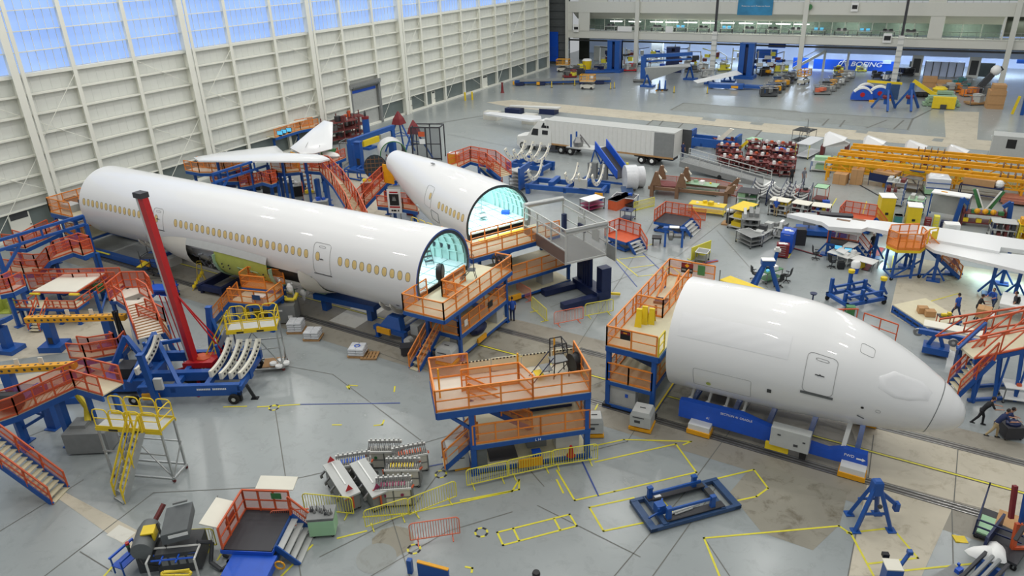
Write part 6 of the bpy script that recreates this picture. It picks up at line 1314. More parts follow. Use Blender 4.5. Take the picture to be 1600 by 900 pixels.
t, L = front((196,905),(232,872),'blue railed bench with red-green beacon at the bottom left','beacon_bench','bench'); link('bench_frame', MB().bar((0,0,.9),(L,0,.9), .08).bar((0,.6,.9),(L,.6,.9), .08).box(0,0,.5,L,.6,.55), 'blue_bright', t); legs4(t, L, .6, .9, 'blue_steel'); link('beacon_base', MB().lathe([(.06,.9),(.06,1.2)], (.6,.1,0)), 'dark_grey', t); link('beacon_lamp', MB().mt(0).lathe([(.08,1.2),(.08,1.3)], (.6,.1,0)).mt(1).lathe([(.08,1.3),(.08,1.4)], (.6,.1,0)), ['green','red'], t)
# blue transport dolly on the floor
A = at(1017,835); B = at(1158,796); Dp = at(981,787); rz = math.atan2(B.y-A.y, B.x-A.x); L0 = (B-A).length; W0 = (Dp-A).length*.98; L = 6.4; W = 3.6
t = thing('transport_dolly', 'flat blue frame dolly with black walkway strips on the open floor', 'dolly', (A.x, A.y, 0), rz); f_ = 'slate_blue'
link('outer_frame', MB().box(0,0,.08,L,.3,.3).box(0,W-.3,.08,L,W,.3).box(0,0,.08,.45,W,.28).box(L-.45,0,.08,L,W,.28).box(.9,.1,.1,1.3,W-.1,.36).box(L-1.4,.1,.1,L-1.1,W-.1,.36), f_, t)
link('walkway_strip', MB().box(1.2,.2,.36,L-1.1,.85,.42), 'hatch', t); link('walkway_strip', MB().box(1.0,W-.85,.36,L-1.3,W-.2,.42), 'hatch', t)
for x, y in ((1.4,.5),(L-1.9,.5),(1.2,W-.5),(L-2.0,W-.5)): link('stanchion', MB().rings([[(x+a*q,y+b*q,z) for a, b in ((-.16,-.16),(.16,-.16),(.16,.16),(-.16,.16))] for q, z in ((1,.3),(.85,1.0),(1.1,1.0),(1.1,1.12))]), 'blue_steel', t)
link('side_beam', MB().bar((1.5,.5,.95),(L-1.9,.5,.95), .14), 'blue_steel', t); link('side_beam', MB().bar((1.3,W-.7,.75),(L-1.6,W-.7,.75), .16), 'blue_steel', t)
link('winch', MB().box(.9,1.1,.36,1.5,1.8,.9).bar((.9,1.0,.8),(1.6,2.0,.8), .12).bar((.2,.9,.5),(1.4,1.2,.6), .1), 'blue_steel', t); link('brake_box', MB().box(L-1.6,W*.42,.36,L-1.2,W*.65,.55), 'dark_grey', t); link('silver_tube', MB().tube((1.6,.75,.5),(3.8,.95,.5), .07).tube((1.9,.62,.47),(3.2,.75,.47), .05), 'light_grey', t); link('notice_plate', MB().box(1.5,W-.75,.43,1.95,W-.5,.45), 'paper', t)
for x, y in ((.3,.3),(L-.3,.3),(.3,W-.3),(L-.3,W-.3)): link('caster_pad', MB().cb(x,y,0,.3,.3,.1), 'black', t)
t.scale = (L0/L, W0/W, .85)
def a_stand(px, rz, label, s=1.0, z=2.3):
    t = thing('trestle_stand', label, 'stand', at(*px), rz)
    for x, y in ((-.75,-.45),(.75,-.45),(-.6,.6),(.6,.6)): link('leg', MB().bar((x*s,y*s,.03),(x*.12*s,y*.2*s,z*.92), .15*s).cb(x*s,y*s,0,.36,.36,.05), 'blue_steel', t)
    link('head', MB().rings([[(a*q*s,b*q*s,zz) for a, b in ((-.22,-.2),(.22,-.2),(.22,.2),(-.22,.2))] for q, zz in ((1,z*.72),(.9,z),(.6,z+.08))]), 'blue_steel', t)
    link('cross_bar', MB().bar((-.55*s,-.3*s,z*.35),(.55*s,-.3*s,z*.35), .09).bar((-.45*s,.4*s,z*.45),(.45*s,.4*s,z*.45), .09), 'blue_steel', t); link('arm', MB().bar((.1,0,z*.8),(1.05*s,.05,z*.42), .16).cb(1.05*s,.05,z*.3,.2,.25,.4), 'blue_steel', t); link('pulley', MB().wheel((.15,-.3*s,z*.52), .1, .08), 'dark_grey', t); return t
a_stand((1357,818), .5, 'blue trestle stand with a side arm on the cream floor patch')
t = thing('small_jig', 'small blue jig with cream top at the bottom right edge', 'jig', at(1390,910), .4); t.scale = (.62,.62,.8); link('body', MB().box(-.5,-.4,0,.5,.4,1.1), 'blue_steel', t); link('top', MB().box(-.55,-.45,1.1,.45,.5,1.16), 'deck_pale', t); link('arm', MB().bar((.5,.2,1.0),(1.0,.5,1.6), .18).cb(1.0,.5,1.55,.3,.3,.2), 'blue_steel', t); link('black_box', MB().cb(-.2,.9,1.0,.4,.3,.2), 'black', t)
t = thing('blue_bracket', 'blue bracket with a yellow top edge cut by the bottom of the picture', 'bracket', at(672,905), .3); link('plate', MB().slab([(-.5,0,0),(.8,0,0),(.8,0,.6),(-.5,0,.8)], (0,.12,0)), 'blue_steel', t); link('yellow_edge', MB().bar((-.5,.06,.82),(.8,.06,.62), .14,.05), 'amber', t); link('post', MB().cb(-.9,.2,0,.2,.2,.7), 'blue_steel', t)
t = thing('floor_beacon', 'tiny black cylinder cap at the bottom edge near the middle', 'beacon', at(838,905)); link('body', MB().lathe([(.16,0),(.16,.35),(.14,.4)], n=14), 'black', t); link('top', MB().lathe([(.17,.28),(.17,.31)], n=14), 'dark_grey', t)
# carts at lower right
t, L = front((1519,840),(1590,868),'blue tube cart holding pale green and cardboard sheets at lower right','sheet_cart','cart'); W = 2.0
link('base', MB().box(0,0,.15,L,W,.25), 'hatch', t); link('side_rail', MB().bar((0,0,.2),(0,0,1.0), .06).bar((0,0,1.0),(L,0,1.0), .06).bar((0,0,.65),(L,0,.65), .06), 'navy', t); link('end_frame', MB().bar((0,0,.2),(0,W,1.3), .06).bar((0,W,.2),(0,W,1.6), .06), 'navy', t); castors(t, [(.1,.1),(L-.1,.1),(.1,W-.1),(L-.1,W-.1)], .1)
solo('green_sheet', MB().box(0,0,0,1.3,1.3,.08), 'mint', 'pale green sheet lying on the tube cart at lower right', 'sheet', at(1525,832,.26), rz=t.rotation_euler.z); solo('cardboard_sheet', MB().box(0,0,0,1.9,1.8,.1), 'cardboard', 'large flat cardboard sheet standing out behind the green sheet at lower right', 'cardboard', at(1549,835,.26), rz=t.rotation_euler.z)
t, L = front((1531,868),(1585,895),'black flat cart carrying wrapped white parts at lower right','flat_cart','cart'); link('platform', MB().box(0,0,.3,L,2.0,.42), 'hatch', t); link('end_plate', MB().box(0,0,.42,.1,2.0,1.0), 'navy', t); castors(t, [(.1,.1),(L-.1,.1),(.1,1.9),(L-.1,1.9)], .12)
for k, (x, y, l) in enumerate(((1535,868,'crumpled white wrapped bundle, left one on the black cart'),(1556,868,'white wrapped bundle, right one on the black cart'))): solo('wrapped_bundle', MB().rings([[(.55*q*math.cos(a)*(1+.2*math.sin(3*a+k)),.4*q*math.sin(a)*(1+.25*math.cos(2*a)),z) for a in [2*PI*i/12 for i in range(12)]] for q, z in ((.9,0),(1.1,.1),(.9,.25),(.4,.38))]), 'paper', l, 'bundle', at(x,y,.45), .6+k, smooth=50)
t = thing('lifting_frame_rig', 'blue and orange lifting frame cut by the right edge of the picture', 'frame', at(1580,862), .5)
for x in (0,1.2): link('blue_upright', MB().bar((x,0,1.5),(x,.2,2.8), .14).bar((0,0,2.8),(1.4,0,2.8), .14), 'blue_steel', t); link('orange_upright', MB().bar((x-.2,-.3,0),(x-.2,-.1,1.6), .16).bar((-.2,-.3,.5+x),(1.4,-.3,.5+x), .12), 'orange_red', t)
link('red_side', MB().bar((-.3,.2,1.6),(-.3,.5,3.0), .16), 'dark_red', t); link('hazard_arm', MB().bar((-.5,-.6,1.2),(.1,-.2,1.9), .14,.2), 'hatch', t)
t = thing('conveyor', 'dark roller conveyor leaning in from the bottom right', 'conveyor', at(1508,935), 1.15); t.scale = (.6,.7,.9); link('side_rail', MB().box(-.6,-.8,.9,3.2,-.65,1.1).box(-.6,.35,.9,3.2,.5,1.1), 'hatch', t); link('roller', MB().tube((-.5,-.3,1.05),(3.1,-.3,1.05), .12, 8).tube((-.5,.05,1.05),(3.1,.05,1.05), .12, 8), 'aluminium', t, smooth=True); link('foot', MB().box(0,-.8,0,.3,.5,.9).box(2.4,-.8,0,2.7,.5,.9), 'blue_steel', t)
t = thing('grey_bench', 'grey bench plate with a small blue tool at the bottom right', 'bench', at(1468,925), 1.0); t.scale = (.6,.6,.7); link('plate', MB().box(-.4,-.6,.7,2.0,.6,.8), 'grey', t); link('leg', MB().box(0,-.5,0,.15,.5,.7).box(1.5,-.5,0,1.65,.5,.7), 'dark_grey', t); link('blue_tool', MB().cb(1.6,0,.8,.5,.3,.25).cb(1.8,.2,1.05,.15,.15,.15), 'blue_bright', t)
solo('yellow_wedge', MB().box(-.25,-.2,0,.25,.2,.03).box(-.25,-.2,.03,-.1,.2,.06), 'yellow', 'small yellow floor tag beside the joint line at lower right', 'floor tag', at(1500,843), .4)
# ================================================================ right side: stairs, people, wing panels, desks
def slope_truss(t, P, h, m, name='truss_panel'):
    g = MB()
    for a, b in zip(P, P[1:]):
        a = Vector(a); b = Vector(b); u = Vector((0,0,h)); n = max(1, int((b-a).length/1.3))
        g.bar(a, b, .09).bar(a+u, b+u, .09)
        for i in range(n): p = a+(b-a)*i/n; q = a+(b-a)*(i+1)/n; g.bar(p, q+u, .06).bar(q, q+u, .07)
    link(name, g, m, t)
A = at(1500,640); t = thing('crew_stairs', 'tall orange and blue truss stairs rising right beside the aircraft nose', 'stairs', (A.x, A.y, 0))
a = at(1487,612,.25)-Vector((A.x,A.y,0)); b = at(1545,555,2.6)-Vector((A.x,A.y,0)); stairs(t, b, a, 1.2, 9, rail='orange_red', mesh='red_mesh', h=1.1)
a = at(1522,560,2.6)-Vector((A.x,A.y,0)); b = at(1640,535,3.4)-Vector((A.x,A.y,0)); d = (b-a); hz = Vector((-d.y,d.x,0)).normalized()*1.5
link('upper_deck', MB().slab([a,b,b+hz,a+hz], (0,0,-.12)), 'deck', t); slope_truss(t, [a, b], 1.3, 'orange_red', 'orange_truss'); slope_truss(t, [a+hz, b+hz], 1.3, 'orange_red', 'orange_truss')
link('deck_beam', MB().bar(a-Vector((0,0,.2)), b-Vector((0,0,.2)), .16,.25).bar(a+hz-Vector((0,0,.2)), b+hz-Vector((0,0,.2)), .16,.25), 'blue_steel', t)
for k in range(4):
    p = a+d*(.05+.3*k); q = Vector((p.x+.3, p.y-.2, 0)); link('leg', MB().bar(p-Vector((0,0,.2)), q, .16).bar(p+hz-Vector((0,0,.2)), q+hz, .16).bar(p+d*.14-Vector((0,0,.2)), q, .1), 'blue_steel', t)
link('base_beam', MB().bar((a.x+.2,a.y-.2,.15),(b.x,b.y-.2,.15), .16).bar((a.x+.2,a.y+1.3,.15),(b.x,b.y+1.3,.15), .16), 'blue_steel', t)
a = at(1462,525,2.0)-Vector((A.x,A.y,0)); b = at(1640,500,3.4)-Vector((A.x,A.y,0)); slope_truss(t, [a, b], 1.1, 'orange_red', 'orange_truss'); link('blue_gantry', MB().bar(at(1497,545,2.6)-Vector((A.x,A.y,0)), at(1540,505,4)-Vector((A.x,A.y,0)), .14).bar(at(1490,575,0)-Vector((A.x,A.y,0)), at(1497,545,2.6)-Vector((A.x,A.y,0)), .14).bar(at(1540,505,4)-Vector((A.x,A.y,0)), at(1538,530,1.0)-Vector((A.x,A.y,0)), .14), 'blue_steel', t)
link('wheel', MB().wheel((a.x*.2+.3,.1,.15), .15, .1), 'maroon', t)
railing(None, [at(1325,500,.0), at(1337,495,0)], 0) if False else None
t = thing('small_stairs_rail', 'low orange handrail peeking above the nose crown near the blue frame', 'handrail', (0,0,0)); A = at(1338,498,1.0); t.location = (A.x, A.y, 0); railing(t, [(-1.6,-.9),(0,0)], .1, 1.6, 'orange_red', None, .8); railing(t, [(.4,0),(2.4,-.8)], .1, 1.4, 'orange_red', None, 1.2)
solo('green_bin', MB().cb(0,0,0,.5,.4,.7).cb(0,0,.7,.56,.46,.05), 'green', 'green bin just above the nose crown beside the orange handrail', 'bin', at(1327,494), .3)
# cream flat dolly
A = at(1447,524); B = at(1393,488); C3 = at(1500,512); t = thing('flat_dolly', 'low flat dolly with cream deck and blue frame, beyond the nose', 'dolly', (A.x, A.y, 0)); b = B-A; c = C3-A
link('deck', MB().slab([Vector((0,0,.5)), b+Vector((0,0,.5)), b+c+Vector((0,0,.5)), c+Vector((0,0,.5))], (0,0,.08)), 'deck', t); g = MB()
for z in (.12,.42): g.bar(Vector((0,0,z)), b+Vector((0,0,z)), .1,.14).bar(Vector((0,0,z)), c+Vector((0,0,z)), .1,.14).bar(b+Vector((0,0,z)), b+c+Vector((0,0,z)), .1,.14).bar(c+Vector((0,0,z)), b+c+Vector((0,0,z)), .1,.14)
for k in range(6): p = b*k/5; g.bar(Vector((p.x,p.y,.0)), Vector((p.x,p.y,.5)), .1)
link('side_frame', g, 'blue_steel', t)
for k, (x, y, l) in enumerate(((1441,488,'small cardboard box, left of the pair on the cream floor'),(1452,493,'small cardboard box, right of the pair on the cream floor'))): solo('cardboard_box', MB().mt(0).box(-.3,-.25,0,.3,.25,.4).mt(1).box(-.3,-.02,.4,.3,.02,.41), ['cardboard','wood'], l, 'box', at(x,y,.6 if k else .6), .3)
t = thing('tool_trolley', 'small trolley with tools standing on the end of the cream dolly', 'trolley', at(1465,512,.6), .4); legs4(t, .9, .5, .7, 'orange_red'); link('tray', MB().box(0,0,.7,.9,.5,.75), 'hatch', t); link('tool', MB().cb(.3,.2,.75,.3,.2,.15).cb(.65,.3,.75,.2,.2,.2), 'yellow', t)
# wheeled fixture beyond the nose
A = at(1428,548); B = at(1500,560); rz = math.atan2(B.y-A.y,B.x-A.x); t = thing('wheeled_fixture', 'blue wheeled fixture with white panel right behind the radome', 'fixture', (A.x,A.y,0), rz-.1)
link('main_beam', MB().box(0,0,1.2,4.6,.25,1.5), 'blue_steel', t); link('white_panel', MB().box(.2,.5,1.5,3.6,1.4,1.58), 'deck_pale', t); link('underframe', MB().bar((.5,.1,.2),(.9,.1,1.2), .2).bar((1.6,.1,.2),(1.2,.1,1.2), .2).box(.4,-.4,.2,1.8,.6,.6).bar((3.5,.1,.1),(3.5,.1,1.2), .2), 'blue_steel', t)
for x, y in ((.0,.2),(1.9,-.3)): link('hand_wheel', MB().mt(0).lathe([(.24,-.05),(.28,0),(.24,.05),(.2,0)], (x,y,1.2), 'y', 16).mt(1).lathe([(.1,-.06),(.1,.06)], (x,y,1.2), 'y', 8), ['steel','light_grey'], t)
# people
person((1492,497), 2.4, 'person in a blue polo walking on the cream floor, left of the box movers', 'cloth_blue', 'denim', 'walk')
person((1523,498), .2, 'person in black holding the cardboard box from its left side', 'cloth_black', 'cloth_black', 'reach')
person((1549,486), 4.2, 'person in a blue shirt bending over behind the cardboard box', 'cloth_blue', 'denim', 'push')
person((1580,494), 3.1, 'person with a backpack and dark cap standing by the white table', 'hatch', 'khaki', 'stand', bag=1)
person((1528,664), .15, 'person dressed in black leaning forward below the radome tip', 'cloth_black', 'cloth_black', 'push')
person((1550,684), .2, 'person in navy shirt and khaki trousers pushing the striped cart', 'cloth_navy', 'khaki', 'push')
person((1563,668), .2, 'person in navy with a cap crouching behind the striped cart', 'cloth_navy', 'cloth_navy', 'crouch')
t = thing('striped_cart', 'small black cart with zebra striped edge being pushed below the stairs', 'cart', at(1577,682), .5); t.scale = (.75,.75,.8); link('body', MB().box(-.6,-.5,.15,.6,.5,.95), 'hatch', t); g = MB()
for k in range(5): g.slab([(.61,-.5+.2*k,.2),(.61,-.4+.2*k,.2),(.61,-.3+.2*k,.9),(.61,-.4+.2*k,.9)], (.01,0,0))
link('zebra_stripe', g, 'paper', t); link('bag', MB().ball((0,0,1.0), .5, 8, 5, (1,.8,.45)), 'navy', t, smooth=True); castors(t, [(-.5,-.4),(.5,-.4),(.5,.4)], .08)
crate((1523,495),(1545,500), .8, .6, 'open cardboard box carried by three people on a low table', z=.75)
t, L = front((1521,506),(1548,512),'low white trolley under the cardboard box','flat_trolley','trolley'); legs4(t, L, .9, .7, 'light_grey'); link('top', MB().box(0,0,.7,L,.9,.75), 'paper', t)
t, L = front((1555,498),(1620,512),'long table with a white sheet at the right edge behind the stairs','sheeted_table','table'); legs4(t, L, 2, .9, 'steel'); link('sheet', MB().box(0,.4,.9,L,2.6,.96).box(0,.38,.6,L,.42,.96), 'paper', t); link('side_mesh', MB().add([(0,0,.2),(L,0,.2),(L,0,.9),(0,0,.9)], [(0,1,2,3)]), 'grey_mesh', t)
cart((1565,630),(1610,636), 1.0, .95, 'grey table with white top in shade beside the blue stair legs', top='paper', goods=('orange_red',))
# blue cradle frame with yellow caps
A = at(1322,488); B = at(1384,476); D_ = at(1285,466); rz = math.atan2(B.y-A.y,B.x-A.x); L = (B-A).length; W = (D_-A).length*.9
t = thing('engine_frame', 'open blue wheeled frame with three yellow capped posts near the nose crown', 'frame', (A.x,A.y,0), rz)
link('lower_frame', MB().box(0,0,.35,L,.2,.6).box(0,W-.2,.35,L,W,.6).box(0,0,.35,.2,W,.6).box(L-.2,0,.35,L,W,.6).box(L*.45,0,.4,L*.5,W,.6), 'blue_steel', t); link('upper_rail', MB().bar((.2,.2,1.0),(L-.2,.2,1.0), .14).bar((.2,W-.2,1.0),(L-.2,W-.2,1.0), .14), 'blue_steel', t)
for x, y, h, cap in ((.2,W-.2,1.7,0),(.2,.5,1.2,0),(L*.55,W-.1,1.8,1),(L-.3,W-.3,1.2,0),(L-.2,.4,1.7,1),(L*.4,.2,1.4,0)):
    o = link('post', MB().bar((x,y,.5),(x,y,h), .2).bar((x,y,h*.8),(x+.5,y,.6), .12), 'blue_steel', t)
    if cap: link('yellow_cap', MB().lathe([(.16,h),(.22,h+.05),(.22,h+.25),(.1,h+.3)], (x,y,0)), 'yellow', o)
for x, y in ((.1,.1),(L-.1,.1),(.1,W-.1),(L-.1,W-.1)): link('castor', MB().wheel((x,y,.18), .18, .12), 'rubber', t)
solo('navy_stool', MB().lathe([(.25,0),(.25,.04),(.05,.06),(.05,.6),(.2,.65),(.25,.75)], n=12), 'navy', 'small navy stool on an amber base above the nose crown', 'stool', at(1269,473), smooth=35)
# orange stair platform
A = at(1392,440); t = thing('stair_tower', 'orange and yellow basket platform on blue legs with long stairs, before the wing', 'stair platform', (A.x, A.y, 0), .55); zt = 2.6
P = [(0,0),(1.5,-.3),(2.4,.5),(2.4,1.9),(.3,1.9),(-.3,1.0)]
link('deck', MB().prism(P, zt-.1, zt), 'orange', t); link('yellow_skirt', MB().prism([(x*1.02,y*1.02-.02) for x, y in P], zt-.3, zt-.1), 'yellow', t); railing(t, P[:3], zt, 1.15, 'orange', 'orange_mesh', .6); railing(t, P[3:]+P[:1], zt, 1.15, 'orange', 'orange_mesh', .8); link('yellow_gate', MB().bar((2.4,.5,zt),(2.4,.5,zt+1.2), .08).bar((2.4,.5,zt+1.2),(3.2,.8,zt+1.2), .08).bar((3.2,.8,zt+1.2),(3.2,.8,zt), .08).box(2.7,.6,zt+.4,3.1,.66,zt+1.0), 'yellow', t)
for x, y in ((.1,.2),(1.4,.0),(.3,1.7),(2.2,1.7),(2.3,.5)): link('leg', MB().bar((x,y,.2),(x,y,zt-.3), .14), 'blue_steel', t)
link('base_frame', MB().bar((.1,.2,.25),(2.3,.5,.25), .12).bar((.3,1.7,.25),(2.2,1.7,.25), .12).bar((.1,.2,.25),(.3,1.7,.25), .12).bar((.1,.2,.3),(2.3,.5,1.4), .1).bar((2.3,.5,.25),(5.0,.4,.2), .12), 'blue_steel', t)
stairs(t, (2.4,1.2,zt), (5.2,.3,.1), 1.0, 11, rail='orange', mesh='orange_mesh'); castors(t, [(.1,.2),(2.3,.4),(5.0,.1)], .14)
# wing panels
def wing(label, px, z, th, legs):
    P = pts3([(x, y, z) for x, y in px]); o = Vector((P[0].x, P[0].y, 0)); t = thing('aircraft_wing', label, 'wing', o); P = [p-o for p in P]
    mb = MB().slab(P, (0,0,-th)); link('skin', mb, 'wing_white', t)
    for x, y in legs: q = at(x, y, z)-o; link('support_post', MB().bar((q.x,q.y,0),(q.x,q.y,z-th), .22).cb(q.x,q.y,0,.9,.7,.12).bar((q.x,q.y,1.2),(q.x+.7,q.y,0.1), .12).bar((q.x,q.y,1.2),(q.x-.7,q.y,.1), .12), 'blue_steel', t)
    return t, o
t, o = wing('long white wing panel pointing left across the right side, farther one', [(1230,334),(1250,332),(1300,339),(1375,345),(1480,357),(1640,380),(1640,396),(1564,386),(1562,393),(1435,370),(1355,355),(1347,358),(1295,354),(1285,347)], 2.9, .3, [(1375,350),(1425,362),(1300,345),(1500,372),(1580,386)])
for a in (1318,1342): q = at(a,344 if a == 1318 else 343.5,2.9)-o; link('access_hole', MB().cb(q.x,q.y,2.9,1.0,.35,.02,-.1), 'brown_steel', t)
t, o = wing('white trailing wing panel nearer the camera, behind the orange stair tower', [(1437,377),(1450,374),(1500,382),(1562,395),(1640,402),(1640,433),(1525,406),(1460,391)], 2.7, .22, [(1470,385),(1560,405),(1600,410)])
for x, y in ((1388,372),(1540,410),(1600,425)): area('task_lamp', at(x,y,1.2), .5, .5, 60, (.6,.95,1))
# lift stand below the wing tip, desks, chairs
lift_stand((1292,379),(1336,386), 1.1, 1.2, 'orange railed stand with stairs just under the wing tip', dk='hatch')
solo('white_shelf_board', MB().box(0,0,0,1.9,.7,.06).box(.1,.1,-.5,.16,.6,0).box(1.7,.1,-.5,1.76,.6,0), 'paper', 'white shelf board over the orange stand under the wing tip', 'shelf', at(1304,362,2.0), -.1)
person((1361,396), 2.4, 'person in a black shirt and jeans with white cap by the wing supports', 'cloth_black', 'denim', 'stand', hair='paper')
t, L = front((1290,408),(1318,416),'white desk with monitors in the work area under the wing','desk','desk'); L = 3.6
legs4(t, L, 1.1, .74, 'steel'); link('desk_top', MB().box(0,0,.74,L,1.1,.79), 'paper', t)
for k, x in enumerate((.5,1.3)):
    m_ = thing('monitor', ['left glowing monitor on the white desk','right glowing monitor on the white desk'][k], 'monitor', t.matrix_basis @ Vector((x,.7,.79)), t.rotation_euler.z+.4); link('bezel', MB().box(-.3,0,.15,.3,.05,.52), 'black', m_); link('screen', MB().box(-.26,-.01,.19,.26,0,.48), 'screen', m_); link('stand', MB().cb(0,.02,0,.2,.16,.16), 'black', m_)
t, L = front((1322,420),(1345,410),'second white desk with papers and a white wedge-shaped top','desk','desk'); legs4(t, 1.8, .9, .8, 'light_grey'); link('desk_top', MB().box(0,0,.8,1.8,.9,.85), 'white_metal', t); link('slanted_top', MB().slab([(.2,.5,1.0),(2.2,.5,1.3),(2.0,1.3,1.3),(.4,1.3,1.0)], (0,0,.05)), 'paper', t); link('shelf', MB().box(.05,.05,.3,1.75,.85,.34), 'light_grey', t); link('paper_stack', MB().cb(.5,.4,.85,.4,.3,.2).cb(1.2,.3,.85,.3,.3,.3), 'paper', t)
def office_chair(px, rz, label):
    t = thing('office_chair', label, 'chair', at(*px), rz, 'black office chairs'); link('seat', MB().rings([[(.24*q*math.cos(a),.24*q*math.sin(a),z) for a in [2*PI*i/12 for i in range(12)]] for q, z in ((.9,.46),(1.05,.49),(1,.54))]), 'black', t, smooth=50); link('backrest', MB().slab([(-.24,-.2,.6),(-.24,.2,.6),(-.3,.18,1.15),(-.3,-.18,1.15)], (-.06,0,0)), 'black', t); link('column', MB().tube((0,0,.12),(0,0,.46), .035), 'dark_grey', t); g = MB()
    for k in range(5): a = 2*PI*k/5; g.bar((0,0,.12),(.3*math.cos(a),.3*math.sin(a),.07), .045)
    link('base', g, 'black', t); link('armrest', MB().bar((-.1,-.28,.72),(.18,-.28,.72), .05).bar((-.1,.28,.72),(.18,.28,.72), .05).bar((0,-.28,.5),(0,-.28,.72), .03).bar((0,.28,.5),(0,.28,.72), .03), 'black', t); castors(t, [(.3*math.cos(2*PI*k/5), .3*math.sin(2*PI*k/5)) for k in range(5)], .035)
    return t
for px, rz, l in (((1274,405),.3,'black office chair alone at the left end of the white desk'),((1299,418),.9,'black office chair tucked under the white desk'),((1179,437),.6,'black office chair left of the blue stand behind the yellow guard'),((1216,448),2.4,'black office chair in front of the green topped bench'),((1228,440),3.0,'black office chair at the right end of the green topped bench')): office_chair(px, rz, l)
t = thing('waste_bin', 'blue round bin with a pale lid beside the second desk', 'bin', at(1335,426)); link('bin', MB().lathe([(.26,0),(.3,.55)], n=14), 'blue_bright', t, smooth=40); link('bag', MB().lathe([(.32,.45),(.34,.8),(.25,.95),(.05,.98)], n=14), 'paper', t, smooth=50)
t = thing('mini_fridge', 'small black wheeled case under the desk edge', 'case', at(1313,420), .4); link('body', MB().cb(0,0,.05,.45,.4,.55), 'black', t); link('handle', MB().path([(-.15,0,.6),(-.15,0,.85),(.15,0,.85),(.15,0,.6)], .02), 'dark_grey', t)
solo('yellow_sign', MB().slab([(-.25,0,0),(.25,0,0),(.2,.15,.6),(-.2,.15,.6)], (0,.03,0)).slab([(-.25,.35,0),(.25,.35,0),(.2,.18,.6),(-.2,.18,.6)], (0,.03,0)), 'yellow', 'small yellow folding sign by the blue bin', 'floor sign', at(1347,419), .5)
def cable_ramp(a, b, w, label): A, rz, L = two(a, b); solo('cable_ramp', MB().mt(0).box(0,-w/2,0,L,w/2,.04).mt(1).box(0,-w*.3,.04,L,w*.3,.07), ['hatch','dark_red'], label, 'cable ramp', A, rz)
cable_ramp((1352,423),(1378,388), .6, 'wide red and black cable ramp running toward the wing'); cable_ramp((1238,388),(1284,401), .22, 'thin red cable ramp left of the white desk')
def tool_chest(a, b, W, H, label, m, n=5, lid=None):
    t, L = front(a, b, label, 'tool_chest', 'tool chest'); link('cabinet', MB().box(0,0,.12,L,W,H), m, t)
    for k in range(n): o = link('drawer', MB().box(.04,-.02,.18+(H-.25)*k/n,L-.04,0,.14+(H-.25)*(k+1)/n), m, t); link('handle', MB().box(L*.25,-.05,.12+(H-.25)*(k+1)/n,L*.75,-.02,.14+(H-.25)*(k+1)/n), 'light_grey', o)
    castors(t, [(.1,.1),(L-.1,.1),(.1,W-.1),(L-.1,W-.1)], .06)
    if lid: link('papers', MB().cb(L*.4,W*.5,H,.5,.35,.03,.2).cb(L*.7,W*.4,H,.3,.25,.05,.5), lid, t)
    return t
tool_chest((1211,403),(1231,405), .7, 1.15, 'dark red tool chest with papers on top', 'dark_red', 5, 'paper'); tool_chest((1216,395),(1236,398), 1.6, 1.75, 'tall blue cabinet behind the dark red tool chest', 'blue_bright', 2, 'paper')
solo('black_case', MB().cb(0,0,0,1.0,.8,1.3).cb(0,0,1.3,.9,.7,.08), 'hatch', 'upright black padded case right of the blue cabinet', 'case', at(1247,381), .3)
t = thing('electrical_cabinet', 'grey electrical box on a blue skid under the wing tip', 'cabinet', at(1262,366), .2); link('box', MB().cb(0,0,.9,1.0,.5,1.0), 'grey', t); link('skid', MB().cb(1,0,.2,4.0,1.6,.4), 'blue_steel', t); link('stand', MB().bar((0,0,.5),(0,0,1.0), .1), 'steel', t); link('yellow_hook', MB().bar((1.8,0,.6),(1.9,0,1.6), .15), 'yellow', t)
link('dark_frame', MB().box(.8,.3,.6,3.4,1.0,1.8), 'hatch', t)
# blue stand with screens near the yellow guard
t = thing('yellow_guard', 'long yellow wire guard panel lying behind the nose barrel crown', 'guard', (0,0,0)); A = at(1124,438,1.6); B = at(1222,464,1.6); t.location = (A.x,A.y,0); d = B-A; link('top_sheet', MB().slab([Vector((0,0,1.6)), d+Vector((0,0,1.2)), d+Vector((.5,.9,1.1)), Vector((.5,1.0,1.6))], (0,0,.06)), 'yellow', t); link('wire_panel', MB().add([Vector((0,0,0)), Vector((d.x,d.y,0)), d+Vector((0,0,-.4)), Vector((0,0,1.6))], [(0,1,2,3)]), 'yellow_mesh', t); link('post', MB().bar((0,0,0),(0,0,2.4), .06).bar((d.x,d.y,0),(d.x,d.y,1.6), .06), 'steel', t)
t = thing('blue_press_stand', 'blue A-shaped stand between office chairs behind the yellow guard', 'stand', at(1195,452), .4)
for s in (-1,1): link('leg', MB().bar((s*.9,-.3,0),(s*.2,0,2.0), .22).bar((s*.9,.6,0),(s*.2,.2,2.0), .2), 'blue_steel', t)
link('head', MB().cb(0,.1,1.9,.9,.5,.4), 'blue_steel', t); link('head_plate', MB().cb(0,.1,2.3,.9,.6,.05), 'paper', t)
t = cart((1197,445),(1222,437), .9, .85, 'green topped bench with glowing screens behind the yellow guard', top='green', goods=('screen','black','paper','screen'), name='work_bench', cat='bench')
t = thing('blue_post_scope', 'blue post with white scope head standing by the red tool chest', 'scope stand', at(1207,418), .2); link('column', MB().bar((0,0,0),(.2,0,1.4), .25).cb(0,0,0,.7,.5,.1), 'blue_steel', t); link('head', MB().cb(.2,0,1.4,.5,.4,.15).cb(.2,0,1.6,.3,.25,.12), 'white_metal', t)
